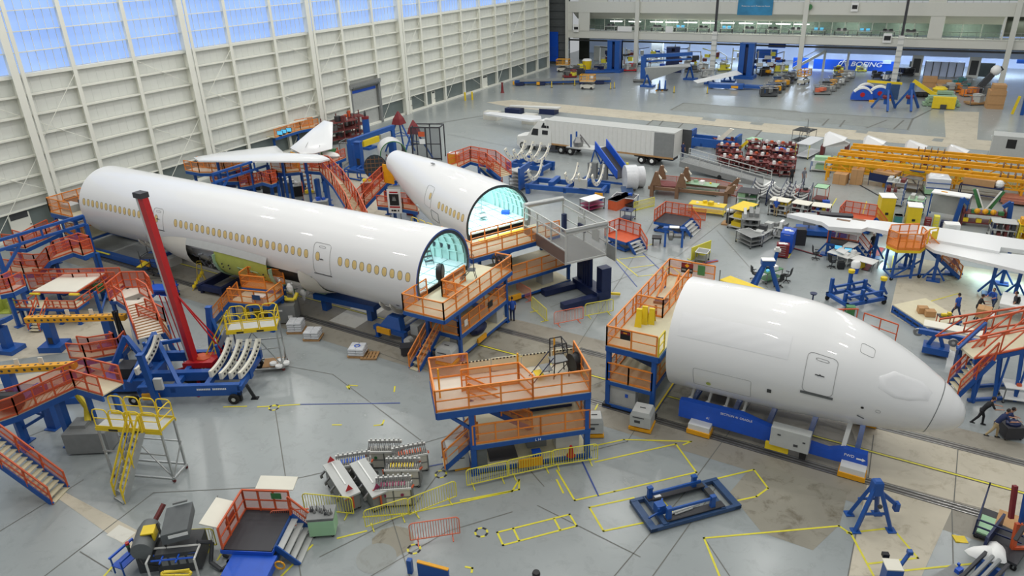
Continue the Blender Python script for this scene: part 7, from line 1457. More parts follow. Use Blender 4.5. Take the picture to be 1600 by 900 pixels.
# ================================================================ middle of the hall
# articulated lorry
A = at(1017,259); B = at(817,233); rz = math.atan2(A.y-B.y, A.x-B.x); L = math.hypot(A.x-B.x, A.y-B.y)
t = thing('semi_trailer', 'long white box trailer parked across the middle of the hall', 'trailer', (A.x, A.y, 0), rz); xr = 2.6; xf = -L+3.2
link('box_body', MB().mt(0).box(xf,.1,1.15,xr,2.6,3.95).mt(1).box(xr-2.4,.08,1.15,xr,.1,3.9), ['white_metal','grey'], t); g = MB(); x = xf+.3
while x < xr-2.4: g.box(x,.07,1.2,x+.04,.1,3.9); x += .6
link('side_rib', g, 'white_metal', t); link('roof', MB().box(xf,.1,3.95,xr,2.6,4.0), 'light_grey', t); link('bottom_rail', MB().box(xf,.05,1.0,xr,.12,1.2), 'wood', t); link('rear_door', MB().box(xr,2.55,1.15,xr+1.1,2.6,3.95), 'dark_grey', t); link('cargo_racks', MB().box(xr-.5,.4,1.3,xr-.02,2.4,3.4), 'hatch', t); link('chassis', MB().box(-2.4,.6,.7,2.4,2.1,1.1).box(xf+2.5,.9,0,xf+2.7,1.1,1.1), 'hatch', t)
for x in (-1.3,0):
    for y in (.15,2.2): link('wheel', MB().mt(0).wheel((x,y+.2,.5), .5, .45).mt(1).wheel((x,y+.05,.5), .24, .2), ['rubber','paper'], t)
t = thing('truck_cab', 'white conventional truck tractor at the left end of the long trailer', 'truck', (B.x, B.y, 0), rz)
R = []
for x, w, z0, z1 in ((-1.0,.95,.5,1.45),(-.85,1.1,.45,1.7),(.6,1.15,.55,1.95),(.9,1.15,.55,2.1)): R.append([(x,1.15-w,z0),(x,1.15+w,z0),(x,1.15+w,z1-.15),(x,1.15+w*.75,z1),(x,1.15-w*.75,z1),(x,1.15-w,z1-.15)])
link('bonnet', MB().rings(R), 'white_metal', t, smooth=40); link('cab', MB().rings([[(.8,0,.6),(4.2,0,.6),(4.2,2.35,.6),(.8,2.35,.6)],[(.85,0,2.0),(4.2,0,2.0),(4.2,2.35,2.0),(.85,2.35,2.0)],[(1.5,.12,2.9),(4.2,.1,2.9),(4.2,2.25,2.9),(1.5,2.2,2.9)],[(2.3,.3,3.8),(4.2,.2,3.9),(4.2,2.1,3.9),(2.3,2.0,3.8)]]), 'white_metal', t, smooth=30)
link('side_window', MB().slab([(1.3,-.02,2.0),(2.3,-.02,2.0),(2.3,.08,2.8),(1.55,.08,2.8)], (0,-.02,0)).slab([(2.9,-.02,2.2),(3.7,-.02,2.2),(3.7,.06,2.7),(2.9,.06,2.7)], (0,-.02,0)), 'black', t); link('roof_window', MB().slab([(2.7,.1,3.0),(3.8,.1,3.0),(3.8,.16,3.6),(3.0,.16,3.6)], (0,-.03,0)), 'black', t); link('windscreen', MB().slab([(.84,.2,2.05),(.84,2.15,2.05),(1.45,2.05,2.85),(1.45,.3,2.85)], (-.03,0,.02)), 'black', t); link('grille', MB().cb(-1.02,1.15,.6,.04,1.2,.8), 'dark_grey', t); link('chassis', MB().box(.4,.3,.4,7.2,2.0,.8).box(3.9,-.05,.4,4.8,.3,.95), 'hatch', t); link('fuel_tank', MB().lathe([(.3,2.0),(.3,3.4)], (0,.15,.6), 'x', 12), 'steel', t, smooth=40)
for x in (0,5.6,6.9):
    for y in (.0,2.0): link('wheel', MB().mt(0).wheel((x,y+.15,.5), .5, .4).mt(1).wheel((x,y+.02,.5), .24, .2), ['rubber','light_grey'], t)
link('mudguard', MB().lathe([(.62,-.2),(.66,0),(.62,.2)], (0,.15,.55), 'y', 16), 'white_metal', t, smooth=40); link('headlight', MB().cb(-.75,.12,1.1,.4,.1,.25), 'glass', t)
# dock ramp
a = at(1062,252,1.3); b = at(1192,290,.1); o = Vector((a.x,a.y,0)); t = thing('dock_ramp', 'long grey steel dock ramp from the trailer rear down to the right', 'ramp', o); a -= o; b -= o; n = Vector((-(b-a).y,(b-a).x,0)).normalized()*2.2
link('ramp_deck', MB().slab([a,b,b+n,a+n], (0,0,-.12)), 'light_grey', t); link('side_beam', MB().bar(a-Vector((0,0,.3)), b-Vector((0,0,.1)), .12,.6).bar(a+n-Vector((0,0,.3)), b+n-Vector((0,0,.1)), .12,.6), 'grey', t); railing(t, [a,b], 0, 1.0, 'light_grey', 'dark_mesh', 2.2); railing(t, [a+n,b+n], 0, 1.0, 'light_grey', None, 2.2); link('landing', MB().slab([b,b+(b-a)*.12+Vector((0,0,-.05)),b+(b-a)*.12+n+Vector((0,0,-.05)),b+n], (0,0,-.05)), 'paper', t); link('wheel', MB().wheel((a.x+(b-a).x*.5,a.y+(b-a).y*.5,.25), .25, .2), 'rubber', t)
person((1066,248), 1.2, 'person in dark clothes at the top of the dock ramp behind the trailer', 'cloth_navy', 'cloth_navy', loc=at(1066,246,1.25))
person((1193,258), 2.0, 'person in black shirt and blue jeans among the red carts right of the ramp', 'cloth_black', 'denim')
person((1236,286), 2.2, 'person in black jacket, left one of two talking by the rib carts', 'cloth_black', 'cloth_black', hair='cloth_grey'); person((1254,288), -.8, 'person in a grey top, right one of two talking by the rib carts', 'cloth_grey', 'cloth_grey')
person((1211,338), 1.8, 'person in royal blue shirt and white cap working at the part racks', 'cloth_blue', 'khaki', hair='paper')
# blue cradles with cream ribs behind the tail section
def rib_cradle(p, rz, label, xs, R=2.6, L=8, tall=0):
    A = at(*p); t = thing('rib_cradle', label, 'cradle', (A.x,A.y,0), rz)
    link('side_beam', MB().box(0,-1.4,.5,L,-1.1,1.0).box(0,1.1,.5,L,1.4,1.0), 'blue_steel', t); link('cross_beam', MB().box(.2,-1.4,.4,.5,1.4,.9).box(L-.5,-1.4,.4,L-.2,1.4,.9).box(L*.5,-1.4,.4,L*.5+.3,1.4,.9).box(L*.3,-1.2,.9,L*.36,1.2,1.4).box(L*.7,-1.2,.9,L*.76,1.2,1.4), 'blue_steel', t)
    for x in xs:
        P = []; Q = []
        for i in range(15): a = math.radians(-70+140*i/14); P.append((x,R*math.sin(a),1.1+R*(1-math.cos(a)))); Q.append((x,(R-.4)*math.sin(a),1.5+(R-.4)*(1-math.cos(a))))
        o = link('cream_rib', MB().slab(P+Q[::-1], (.12,0,0)), 'deck_pale', t); h = MB()
        for i in range(1,14,2): q = (Vector(P[i])+Vector(Q[i]))/2; h.lathe([(.08,-.01),(.08,.14)], (x,q.y,q.z), 'x', 7)
        link('rib_hole', h, 'blue_steel', o)
    for x, y in ((.3,-1.3),(L-.3,-1.3),(.3,1.3),(L-.3,1.3)): link('foot', MB().cb(x,y,0,.4,.4,.5), 'blue_steel', t)
    return t
rib_cradle((800,262), -.05, 'blue cradle with tall cream ribs left of the truck wheels', (.5,1.6,2.7,3.8), 2.5, 5); t = rib_cradle((828,296), .12, 'blue cradle with cream ribs in front of the trailer, nearest the cage', (.6,4.6,6.0,7.4), 2.4, 8.4)
link('blue_end_plate', MB().slab([(-.5,-1.5,.3),(-.5,1.3,.3),(-.5,1.5,2.6),(-.5,-1.5,2.6)], (-.2,0,0)), 'blue_steel', t); link('cream_stop', MB().box(-.85,-1,1.2,-.7,1,1.7), 'deck_pale', t); link('grey_box', MB().box(5.5,-1.75,1.2,6.8,-1.45,2.1), 'light_grey', t); link('fork_cap', MB().box(7.6,-1.6,.3,8.4,-1.42,.8), 'amber', t)
t, L = front((795,292),(822,300),'stack of silver trays in a rack beside the blue cradle','tray_rack','rack')
for k in range(5): link('tray', MB().box(0,0,.2+.4*k,2.0,1.5,.3+.4*k), 'light_grey', t)
legs4(t, 2.0, 1.5, 2.0, 'steel')
walkway('access_walkway', 'orange guarded platform beyond the crown of the tail section', [(715,262,2.6),(735,252,2.8),(760,258,2.8),(782,276,2.2)], 1.3, (0.5,1.5,2.5), h=1.3); walkway('access_walkway', 'orange clad stairs falling toward the silver tray rack', [(760,262,2.8),(785,285,.6)], 1.0, ())
solo('yellow_cabinet', MB().mt(0).cb(0,0,0,1.1,.9,1.3).mt(1).cb(0,0,1.3,1.1,.9,.04), ['yellow','paper'], 'yellow cabinet with pale top on the orange platform behind the tail section', 'cabinet', at(710,258,2.3), .3)
# belt loader
t = thing('belt_loader', 'blue belt loader ramp on a wheeled frame in front of the trailer', 'loader', at(915,294), .0)
A0 = t.location.copy(); q0 = at(938,232,3.4)-A0; q1 = at(972,278,.9)-A0
n = Vector((-(q1-q0).y,(q1-q0).x,0)).normalized()*1.6
link('side_panel', MB().slab([q0-n*.5,q1-n*.5,q1-n*.5+Vector((0,0,.9)),q0-n*.5+Vector((0,0,.9))], n*.08).slab([q0+n*.5,q1+n*.5,q1+n*.5+Vector((0,0,.9)),q0+n*.5+Vector((0,0,.9))], n*.08), 'blue_bright', t); link('belt', MB().slab([q0-n*.5,q1-n*.5,q1+n*.5,q0+n*.5], (0,0,.08)), 'hatch', t); link('platform', MB().slab([q0-n*.6,q0+n*.6,q0+n*.6+Vector((-3.4,.3,0)),q0-n*.6+Vector((-3.4,.3,0))], (0,0,-.15)), 'light_grey', t); g = MB()
for v in (q0-n*.5, q0+n*.5): g.bar(v, (v.x-.8,v.y,.3), .12).bar(v, (v.x+1.6,v.y,.3), .12).bar((v.x-.8,v.y,1.8),(v.x+1.2,v.y,1.2), .08)
link('support_leg', g, 'blue_steel', t); link('base_frame', MB().box(q0.x-1.4,q0.y-1.6,.15,q1.x+.2,q0.y-1.4,.35).box(q0.x-1.4,q0.y+1.0,.15,q1.x+.2,q0.y+1.2,.35).box(q0.x-1.4,q0.y-1.6,.15,q0.x-1.2,q0.y+1.2,.35), 'blue_steel', t); link('grey_cabinet', MB().cb(q0.x-.4,q0.y-1.0,.35,1.0,.5,1.7).cb(q0.x+.9,q0.y-1.0,.35,.8,.5,1.6), 'grey', t); link('machine', MB().lathe([(.5,0),(.6,.5),(.3,1.0)], (q0.x-2.6,q0.y,q0.z), 'z', 10).bar((q0.x-1.2,q0.y,q0.z),(q0.x-2.4,q0.y,q0.z+1.3), .12), 'steel', t); link('gate', MB().bar((q0.x-3.2,q0.y-.6,q0.z),(q0.x-3.2,q0.y-.6,q0.z+1.4), .15).bar((q0.x-3.2,q0.y+.8,q0.z),(q0.x-3.2,q0.y+.8,q0.z+1.4), .15), 'blue_steel', t)
solo('material_roll', MB().lathe([(1.3,-.6),(1.3,.6),(.5,.62)], (0,0,1.3), 'x', 20).lathe([(1.1,.7),(1.1,1.6)], (0,.8,1.1), 'x', 20), 'plastic_wrap', 'large wrapped pale roll standing right of the blue belt loader', 'roll', at(984,296), .6, smooth=40)
solo('yellow_bollard', MB().lathe([(.16,0),(.16,2.0),(.1,2.05)], n=10), 'pale_yellow', 'tall pale yellow post beside the big wrapped roll', 'post', at(979,283))
# brown cradle
A = at(1012,306); B = at(1140,318); rz = math.atan2(B.y-A.y,B.x-A.x); L = (B-A).length; t = thing('brown_cradle', 'long brown steel cradle with four upright horns', 'cradle', (A.x,A.y,0), rz)
link('side_rail', MB().box(0,0,.7,L,.25,1.0).box(0,2.2,.7,L,2.45,1.0), 'brown_steel', t); link('cross_beam', MB().box(.2,0,.5,.6,2.4,1.2).box(L*.35,0,.5,L*.38,2.4,1.2).box(L-.6,0,.5,L-.2,2.4,1.1), 'brown_steel', t)
for x, y in ((.4,0),(.4,2.4),(L*.36,0),(L*.36,2.4),(L-.4,0),(L-.4,2.4)): o = link('horn', MB().bar((x,y,.0),(x,y,1.2), .35).slab([(x-.15,y-.2,1.2),(x+.9,y-.2,1.2),(x+.55,y-.2,2.6),(x+.25,y-.2,2.6)] if x < L-1 else [(x-.15,y-.2,1),(x+.7,y-.2,1),(x+.9,y-.2,1.9),(x+.6,y-.2,1.9)], (0,.35,0)), 'brown_steel', t); link('cream_pad', MB().bar((x+.3,y,2.6),(x+.9,y,1.9), .25,.1) if x < L-1 else MB().bar((x+.6,y,1.9),(x+.95,y,1.6), .25,.1), 'deck_pale', o)
link('tarp', MB().ball((L*.2,1.3,.9), 1.0, 8, 5, (1.6,.9,.4)), 'maroon', t, smooth=True)
def mesh_fence(a, b, h, label, m='orange_red', mm='red_mesh'):
    A, rz, L = two(a, b); t = thing('fence_panel', label, 'fence', A, rz); railing(t, [(0,0,0),(L,0,0)], 0, h, m, mm, 2.0, r=.02)
mesh_fence((1026,292),(1118,300), 1.3, 'long orange mesh fence behind the brown cradle, left part'); mesh_fence((1118,300),(1158,310), 1.3, 'orange mesh fence behind the brown cradle, right end'); mesh_fence((1062,342),(1102,345), 1.1, 'low orange mesh fence behind the yellow fixture bench')
lift_stand((1022,346), (1064,353), .95, 2.6, 'black-decked orange railed lift stand left of the blue A-frames'); lift_stand((945,368), (978,379), .9, 1.8, 'orange stand with stairs just right of the grey cage', dk='orange_red')
cart((1058,270+30),(1118,308), 1.3, 1.0, 'sage green rack of long parts behind the brown cradle', top='sage', goods=('yellow','sage','paper','yellow'))
cart((1075,333),(1130,340), 1.2, .9, 'yellow fixture bench with pale tops beside the green rack', top='yellow', frame='pale_yellow', goods=('paper','yellow','yellow','paper'), name='fixture_bench', cat='bench')
rack((1148,330),(1180,334), 1.8, 1.9, 'green and black shelving trolley above the grey part racks', 'hatch', 4, ('green','mint'), top='hatch', per=2)
t = thing('blue_wheel_stand', 'pair of blue A-frames holding a wheel hub on the open floor', 'stand', at(1052,383), .3)
for x in (-.7,.7): link('a_frame', MB().bar((x,-.5,0),(x,-.1,1.5), .18).bar((x,.5,0),(x,.1,1.5), .18).cb(x,0,1.4,.4,.5,.2), 'blue_steel', t)
link('hub', MB().lathe([(.1,-.5),(.42,-.4),(.42,-.1),(.2,0),(.2,.8),(.3,.9)], (0,0,.85), 'x', 14), 'steel', t, smooth=40); link('top_plate', MB().cb(0,0,1.6,.8,.5,.05), 'paper', t); link('wheel_guard', MB().wheel((1.4,.2,.9), .32, .08, 'x'), 'dark_grey', t); link('side_bench', MB().box(-1.8,-.4,.6,-1.0,.4,.7).box(-1.75,-.35,0,-1.65,-.25,.6).box(-1.15,.25,0,-1.05,.35,.6), 'black', t)
cart((1085,410),(1103,413), 1.0, .85, 'white rimmed table with grey mat before a pale yellow board', top='grey', rim='paper'); A, rz, L = two((1080,407),(1110,395)); solo('yellow_board', MB().box(0,0,0,L,.06,1.1).box(0,0,0,.06,.4,.05), 'pale_yellow', 'pale yellow board standing behind the white rimmed table', 'board', A, rz)
solo('red_ramp', MB().mt(0).box(0,0,0,1.3,.3,.08).mt(1).box(0,.08,.08,1.3,.2,.1), ['orange_red','blue_trim'], 'short red and blue striped bar on the floor by the white rimmed table', 'bar', at(1101,413), .9)
cart((920,333),(945,326), 1.4, 1.1, 'magenta shelved cart with white top behind the grey cage', top='paper', shelf='magenta', n=3); cart((955,322),(990,326), 1.6, .9, 'low blue trolley of dark trays behind the grey cage', top='hatch', rim='paper', frame='blue_steel', goods=('black','blue_bright')); solo('small_blue_ramp', MB().slab([(0,0,0),(1.2,0,0),(1.2,1.4,.5),(0,1.4,.5)], (0,0,.08)), 'slate_blue', 'small blue step ramp near the wrapped roll', 'ramp', at(972,306), .5); cart((968,345),(986,348), 1.1, 1.0, 'black wheeled box trolley with blue lid behind the orange stand', top='navy', frame='black', goods=('navy',)); crate((963,330),(990,318), 1.0, 1.0, 'orange clad screen box between the blue trolley and the yellow fence', 'orange_red', 'screen_box', flaps=False); mesh_fence((990,330),(1022,322), .9, 'pale yellow low fence left of the lift stand', 'pale_yellow', 'yellow_mesh')
cart((1172,405-15),(1192,382+4), 2.0, 1.0, 'grey wire table on the clear floor at the end of the part racks', top='grey', rim='aluminium', n=3)
t = thing('black_drum_stand', 'black drum with white plastic on a wooden pallet', 'drum', at(1140,350)); link('drum', MB().lathe([(.35,.12),(.35,1.1)], n=12), 'black', t, smooth=40); link('plastic', MB().ball((0,0,1.3), .45, 8, 5, (1,1,.5)), 'plastic_wrap', t, smooth=True); link('pallet', MB().cb(0,0,0,1.3,1.1,.12), 'wood', t)
# red-brown cart cluster by the ramp
r_ = random.Random(21); n_ = 0
adj = ['front row beside the ramp rail','second row behind the ramp rail','third row in the middle of the cluster','back row of the cluster']
col = ['leftmost','second from left','third from left','fourth from left','fifth from left','rightmost']
proto = None
for row in range(4):
    for c in range(6):
        px = 1122+c*19+row*3-(row*5 if c < 2 else 0); py = 262-row*9.5+c*3.1-(c*1.2*row*.3)
        lb = '%s dark red tool cart, %s' % (col[c], adj[row])
        if proto is None or n_ in (3,7):
            t = thing('kit_cart', lb, 'cart', at(px,py), r_.random()*.6, 'dark red carts beside the dock ramp'); L = 1.5
            legs4(t, 1.5, 1.1, 1.3, 'maroon', .08)
            for k in range(3): link('shelf', MB().box(0,0,.3+.45*k,1.5,1.1,.35+.45*k), 'maroon', t)
            for k in range(7): link('part', MB().cb(.2+.18*k,.3+.5*(k % 2),(.35,.8,1.25)[k % 3],.25,.3,.15+.25*r_.random(),r_.random()), r_.choice(['maroon','orange_red','light_grey','dark_grey','paper','maroon']), t)
            castors(t, [(.1,.1),(1.4,.1),(.1,1),(1.4,1)], .08); proto = proto or t; protos = [o for o in (proto, t)]
        else: dup(r_.choice(protos), at(px,py), r_.random()*.6, lb, 'dark red carts beside the dock ramp')
        n_ += 1
for k, (x, y, m, l) in enumerate(((1115,224,'blue_steel','blue cradle frame with cream arm behind the dock ramp'),)):
    t = thing('blue_cradle', l, 'cradle', at(1075,232), -.05); link('frame', MB().box(0,0,.4,6,.25,1.4).box(0,1.8,.4,6,2.1,1.4).box(0,0,1.4,.3,2,2.2).box(5.7,0,.4,6,2,2.0).box(1.5,0,.4,1.8,2,.8), 'blue_steel', t); link('cream_arm', MB().slab([(3.2,.2,1.2),(4.0,.2,1.2),(5.4,.2,2.8),(4.9,.2,2.9)], (0,.3,0)), 'deck_pale', t); link('yellow_hook', MB().bar((6.2,0,.5),(7.2,.2,1.6), .3), 'yellow', t); link('foot', MB().cb(.3,1,0,.5,1.8,.4).cb(5.6,1,0,.5,1.8,.4), 'blue_steel', t)
cart((1163,233),(1181,236), 1.6, 1.2, 'cart with a large pale tray in the dark red cart cluster', top='mint', frame='maroon'); cart((1236,222),(1262,226), 2.2, 1.5, 'black topped stand behind the red cart cluster', top='black', n=2); step_ladder(at(1245,228), .2, 'tall steel rolling ladder behind the black topped stand', 9, 'steel'); cart((1262,250),(1285,238), 1.6, 1.7, 'yellow framed stand draped with plastic near the white panels', top='plastic_wrap', frame='pale_yellow'); solo('blue_tarp', MB().ball((0,0,.7), .8, 8, 5, (1.2,1,.9)), 'blue_bright', 'bright blue covered bundle among the red carts', 'bundle', at(1218,248), smooth=True)
# rib carts, part racks in front of the wing tip
def rib_cart(px, rz, label):
    t = thing('rib_cart', label, 'cart', at(*px), rz, 'blue carts with curved white supports'); link('frame', MB().bar((0,0,.15),(0,0,1.5), .06).bar((1.6,0,.15),(1.6,0,1.5), .06).bar((0,4,.15),(0,4,1.5), .06).bar((1.6,4,.15),(1.6,4,1.5), .06).bar((0,0,.3),(0,4,.3), .08).bar((1.6,0,.3),(1.6,4,.3), .08).bar((0,0,1.4),(0,4,1.4), .05).bar((1.6,0,1.4),(1.6,4,1.4), .05), 'navy', t)
    for k in range(4):
        P = [(.05+1.5*i/8, .4+k*1.05, 1.3-.45*math.sin(PI*i/8)) for i in range(9)]; link('curved_support', MB().slab([(x,y,z) for x,y,z in P]+[(x,y,z-.14) for x,y,z in P[::-1]], (0,.08,0)), 'paper', t); link('dark_tray', MB().box(.1,.5+k*1.05,.5,1.5,1.25+k*1.05,.6), 'dark_grey', t)
    castors(t, [(.05,.1),(1.55,.1),(.05,3.9),(1.55,3.9)], .08); return t
rc = rib_cart((1170,318), .1, 'rib cart at the foot of the dock ramp, leftmost'); K4 = 'blue carts with curved white supports'
dup(rc, at(1196,322), .05, 'second rib cart from the foot of the dock ramp', K4); dup(rc, at(1218,318), .05, 'third rib cart, left of the two talking people', K4); dup(rc, at(1232,324), .05, 'rib cart nearest the wing tip racks', K4)
G = ('yellow','paper','dark_grey','navy','amber','light_grey')
rack((1199,336),(1228,341), 1.3, 1.5, 'white topped part rack with yellow fittings before the blue-shirted worker', 'steel', 4, G, top='deck_pale', seed=1); rack((1233,341),(1260,346), 1.3, 1.5, 'white topped part rack with dark shelves in the middle of the row', 'steel', 4, ('maroon','dark_grey','light_grey'), top='deck_pale', seed=2); rack((1264,346),(1293,350), 1.3, 1.5, 'white topped part rack with colourful bins nearest the wing tip', 'steel', 4, ('yellow','dark_red','paper','blue_bright','magenta'), top='deck_pale', seed=3)
rack((1156,372),(1185,374), 3.0, 1.7, 'long grey wire rack full of clear bins and dark trays', 'steel', 4, ('dark_grey','grey','light_grey','yellow'), shelf='grey', per=3, seed=4); rack((1160,362),(1182,350), 1.5, 1.9, 'wire rack with a yellow top tray behind the clear bins', 'steel', 3, ('grey','yellow'), top='yellow', per=2, seed=5)
rack((1205,372),(1225,376), 1.2, 1.0, 'low wire rack of small round lamps under the wing tip', 'steel', 2, ('paper','light_grey','grey'), per=3, seed=6); rack((1188,385),(1212,370), 1.0, .9, 'thin wire rack beside the aisle left of the blue cabinet', 'steel', 2, ('light_grey','dark_grey'), per=3, seed=7)
cart((1240,318),(1262,320), 1.0, 1.2, 'red tool cart left of the pale screen cart', top='maroon', frame='orange_red', goods=('maroon','dark_grey')); cart((1268,315),(1288,318), 1.5, 1.4, 'red cart with a large pale screen and a blue box', top='mint', frame='orange_red', shelf='maroon', rim='black')
solo('blue_box', MB().cb(0,0,0,.6,.5,.4).cb(0,0,.4,.64,.54,.04), 'blue_bright', 'blue box standing right of the pale screen cart', 'box', at(1290,320), .3)
# yellow cabinets, white shelves and green jigs behind the wing
for k, (a, b, W, H, m, l) in enumerate((((1372,346),(1394,347),1.4,2.2,'yellow','tall yellow storage cabinet with white top behind the wing'),((1414,354),(1436,356),1.4,1.8,'yellow','shorter yellow cabinet with white top right of the tall one'))): t, L = front(a, b, l, 'storage_cabinet', 'cabinet'); link('cabinet', MB().box(0,0,0,L,W,H), m, t); link('top', MB().box(-.04,-.04,H,L+.04,W+.04,H+.05), 'paper', t); link('latch', MB().cb(L*.5,-.03,H*.3,.25,.04,.2), 'black', t)
lift_stand((1310,342),(1360,350), 1.0, 2.0, 'orange railed stand with yellow helmets just behind the wing tip', zb=1, dk='orange_red'); rack((1378,320),(1408,324), 1.5, 2.3, 'tall blue wire rack with red parts behind the yellow cabinets', 'blue_steel', 3, ('maroon','dark_red','light_grey'), per=3, seed=8); rack((1412,338),(1438,342), 1.5, 1.6, 'pale green cart with blue rails right of the tall yellow cabinet', 'blue_steel', 3, ('mint','light_grey'), shelf='mint', per=2, seed=9); crate((1396,352),(1408,353), .6, .9, 'small light blue cooler between the yellow cabinets', 'teal', 'cooler', flaps=False)
t, L = front((1447,340),(1506,350),'long white topped shelf stand with cream curtain behind the wing','shelf_stand','rack'); legs4(t, L, 1.2, 2.3, 'blue_steel', .1); link('top', MB().box(0,0,2.3,L,1.2,2.4), 'paper', t); link('back_sheet', MB().box(0,1.1,.3,L,1.15,2.3), 'light_grey', t); link('tool', MB().cb(L*.3,.6,2.4,.5,.1,.05), 'amber', t)
for k, (a, b, W, H, m, l) in enumerate((((1443,357),(1453,358),.6,.9,'dark_red','small dark red bin under the white shelf stand'),((1456,357),(1465,358),.6,1.1,'pale_yellow','small pale yellow drawer unit under the white shelf stand'),((1467,358),(1480,360),.6,.7,'navy','low navy crate under the white shelf stand'),((1474,366),(1498,368),.9,.9,'paper','white twin cabinet between the shelf stand and the wing'))): tool_chest(a, b, W, H, l, m, 3)
t = thing('green_jig', 'green winged jig between two blue clamps behind the wing', 'jig', at(1532,352), .1)
for s in (-1,1): link('green_wing', MB().slab([(s*.2,0,1.6),(s*1.0,0,3.2),(s*1.2,0,3.1),(s*.5,0,1.5)], (0,.25,0)), 'green', t); link('white_edge', MB().bar((s*.9,-.05,3.2),(s*.1,-.05,1.5), .1), 'paper', t); link('blue_clamp', MB().bar((s*2.0,0,0),(s*1.8,0,2.3), .35).bar((s*1.8,0,2.3),(s*1.3,0,1.8), .3), 'blue_steel', t)
link('shelf_frame', MB().box(-1.6,-.6,.3,1.6,.6,.4).box(-1.6,-.6,1.1,1.6,.6,1.2).box(-1.6,-.6,0,-1.5,.6,1.5).box(1.5,-.6,0,1.6,.6,1.5), 'maroon', t)
for k in range(3): link('amber_bulb', MB().ball((-.6+.6*k,-.6,1.45), .24, 8, 6), 'amber', t)
for k in range(6): link('stored_part', MB().cb(-1.3+.5*k,-.4,.4+(.8 if k % 2 else 0),.4,.4,.3), ('yellow','green')[k % 2], t)
rack((1545,374),(1585,378), 1.4, 1.5, 'grey topped shelf of dark coils right of the green jig', 'steel', 3, ('maroon','dark_grey','navy'), top='light_grey', seed=12); rack((1587,378),(1625,382), 1.4, 1.5, 'yellow bin rack at the right edge behind the wing', 'pale_yellow', 3, ('yellow','amber'), shelf='yellow', seed=13)
# row of trolleys before the yellow barriers
rack((1265,268),(1297,271), 1.6, 1.2, 'low pale trolley with blue rails at left of the yellow beams', 'blue_steel', 2, ('mint',), shelf='light_grey', per=1)
crate((1300,287),(1320,290), 1.2, 1.1, 'cardboard box on a small dolly, leftmost of the trolley row'); crate((1327,288),(1346,290), 1.2, 1.6, 'tall cardboard box on a purple dolly in the trolley row')
t, L = front((1355,290),(1392,298),'navy sided trolley with a cardboard top in the trolley row','flat_trolley','trolley'); legs4(t, L, 2.0, 1.6, 'navy'); link('side_panel', MB().box(0,0,.6,L,.05,1.4), 'navy', t); link('cardboard', MB().box(.3,.1,1.4,L,2,1.65), 'cardboard', t)
t, L = front((1397,298),(1432,304),'open wire trolley with a long blue screen across its top','wire_trolley','trolley'); legs4(t, L, 1.8, 1.4, 'navy'); link('shelf', MB().box(0,0,.5,L,1.8,.54).box(0,.8,1.2,L,1.8,1.3), 'grey', t); link('long_screen', MB().bar((0,1.4,2.0),(L,1.2,2.0), .5,.1), 'slate_blue', t)
t, L = front((1444,305),(1482,308),'plastic wrapped load on a blue railed pale green trolley','flat_trolley','trolley'); link('base', MB().box(0,0,.15,L,1.8,.6), 'mint', t); link('wrapped_load', MB().rings([[(L*.02,0,.6),(L*.98,0,.6),(L*.98,1.8,.6),(L*.02,1.8,.6)],[(L*.02,0,1.7),(L*.98,0,1.7),(L*.98,1.8,1.7),(L*.02,1.8,1.7)],[(L*.15,.4,2.0),(L*.85,.4,2.0),(L*.85,1.4,2.0),(L*.15,1.4,2.0)]]), 'plastic_wrap', t, smooth=50); link('rail', MB().bar((0,-.05,.8),(L,-.05,.8), .06).bar((0,-.05,1.3),(L,-.05,1.3), .06), 'blue_steel', t); castors(t, [(.2,.2),(L-.2,.2)], .1)
t, L = front((1495,307),(1562,317),'long navy trestle table carrying a brown box behind the wing','trestle_table','table'); legs4(t, L, 1.3, 1.2, 'navy', .08); link('top', MB().box(0,0,1.2,L,1.3,1.28), 'navy', t); link('lower_rail', MB().box(0,0,.4,L,.08,.48), 'navy', t); link('long_box', MB().box(.2,.2,1.28,L*.78,1.2,1.9), 'cardboard', t); link('white_gadget', MB().ball((L*.88,.6,1.6), .4, 8, 5), 'paper', t)
solo('copper_sheets', MB().box(0,0,.2,5,1.8,.5).box(0,.3,.5,5,1.9,.65).box(.2,0,0,.4,1.8,.2).box(4,0,0,4.2,1.8,.2), 'copper', 'stack of coppery sheets at the right edge behind the wing', 'sheet stack', at(1562,319), -.05)
for k in range(8):
    a = (1300+k*40, 262+k*4.6); b = (1338+k*40, 266.4+k*4.6); A, rz, L = two(a, b); t = thing('wire_barrier', 'yellow wire barrier panel, number %s from the left below the amber beams' % ['one','two','three','four','five','six','seven','eight'][k], 'barrier', A, rz, 'yellow wire barriers below the amber beams'); railing(t, [(0,0,0),(L,0,0)], 0, 1.3, 'pale_yellow', 'yellow_mesh', .6, r=.03)
for a, b, l in (((1298,266),(1380,274),'yellow pierced bar lying left under the amber beams'),((1392,274),(1468,284),'solid yellow channel lying right under the amber beams')): A, rz, L = two(a, b); solo('yellow_channel', MB().box(0,.3,.0,L,.7,.8).box(0,.2,.8,L,.8,.9), 'yellow', l, 'channel', A, rz)
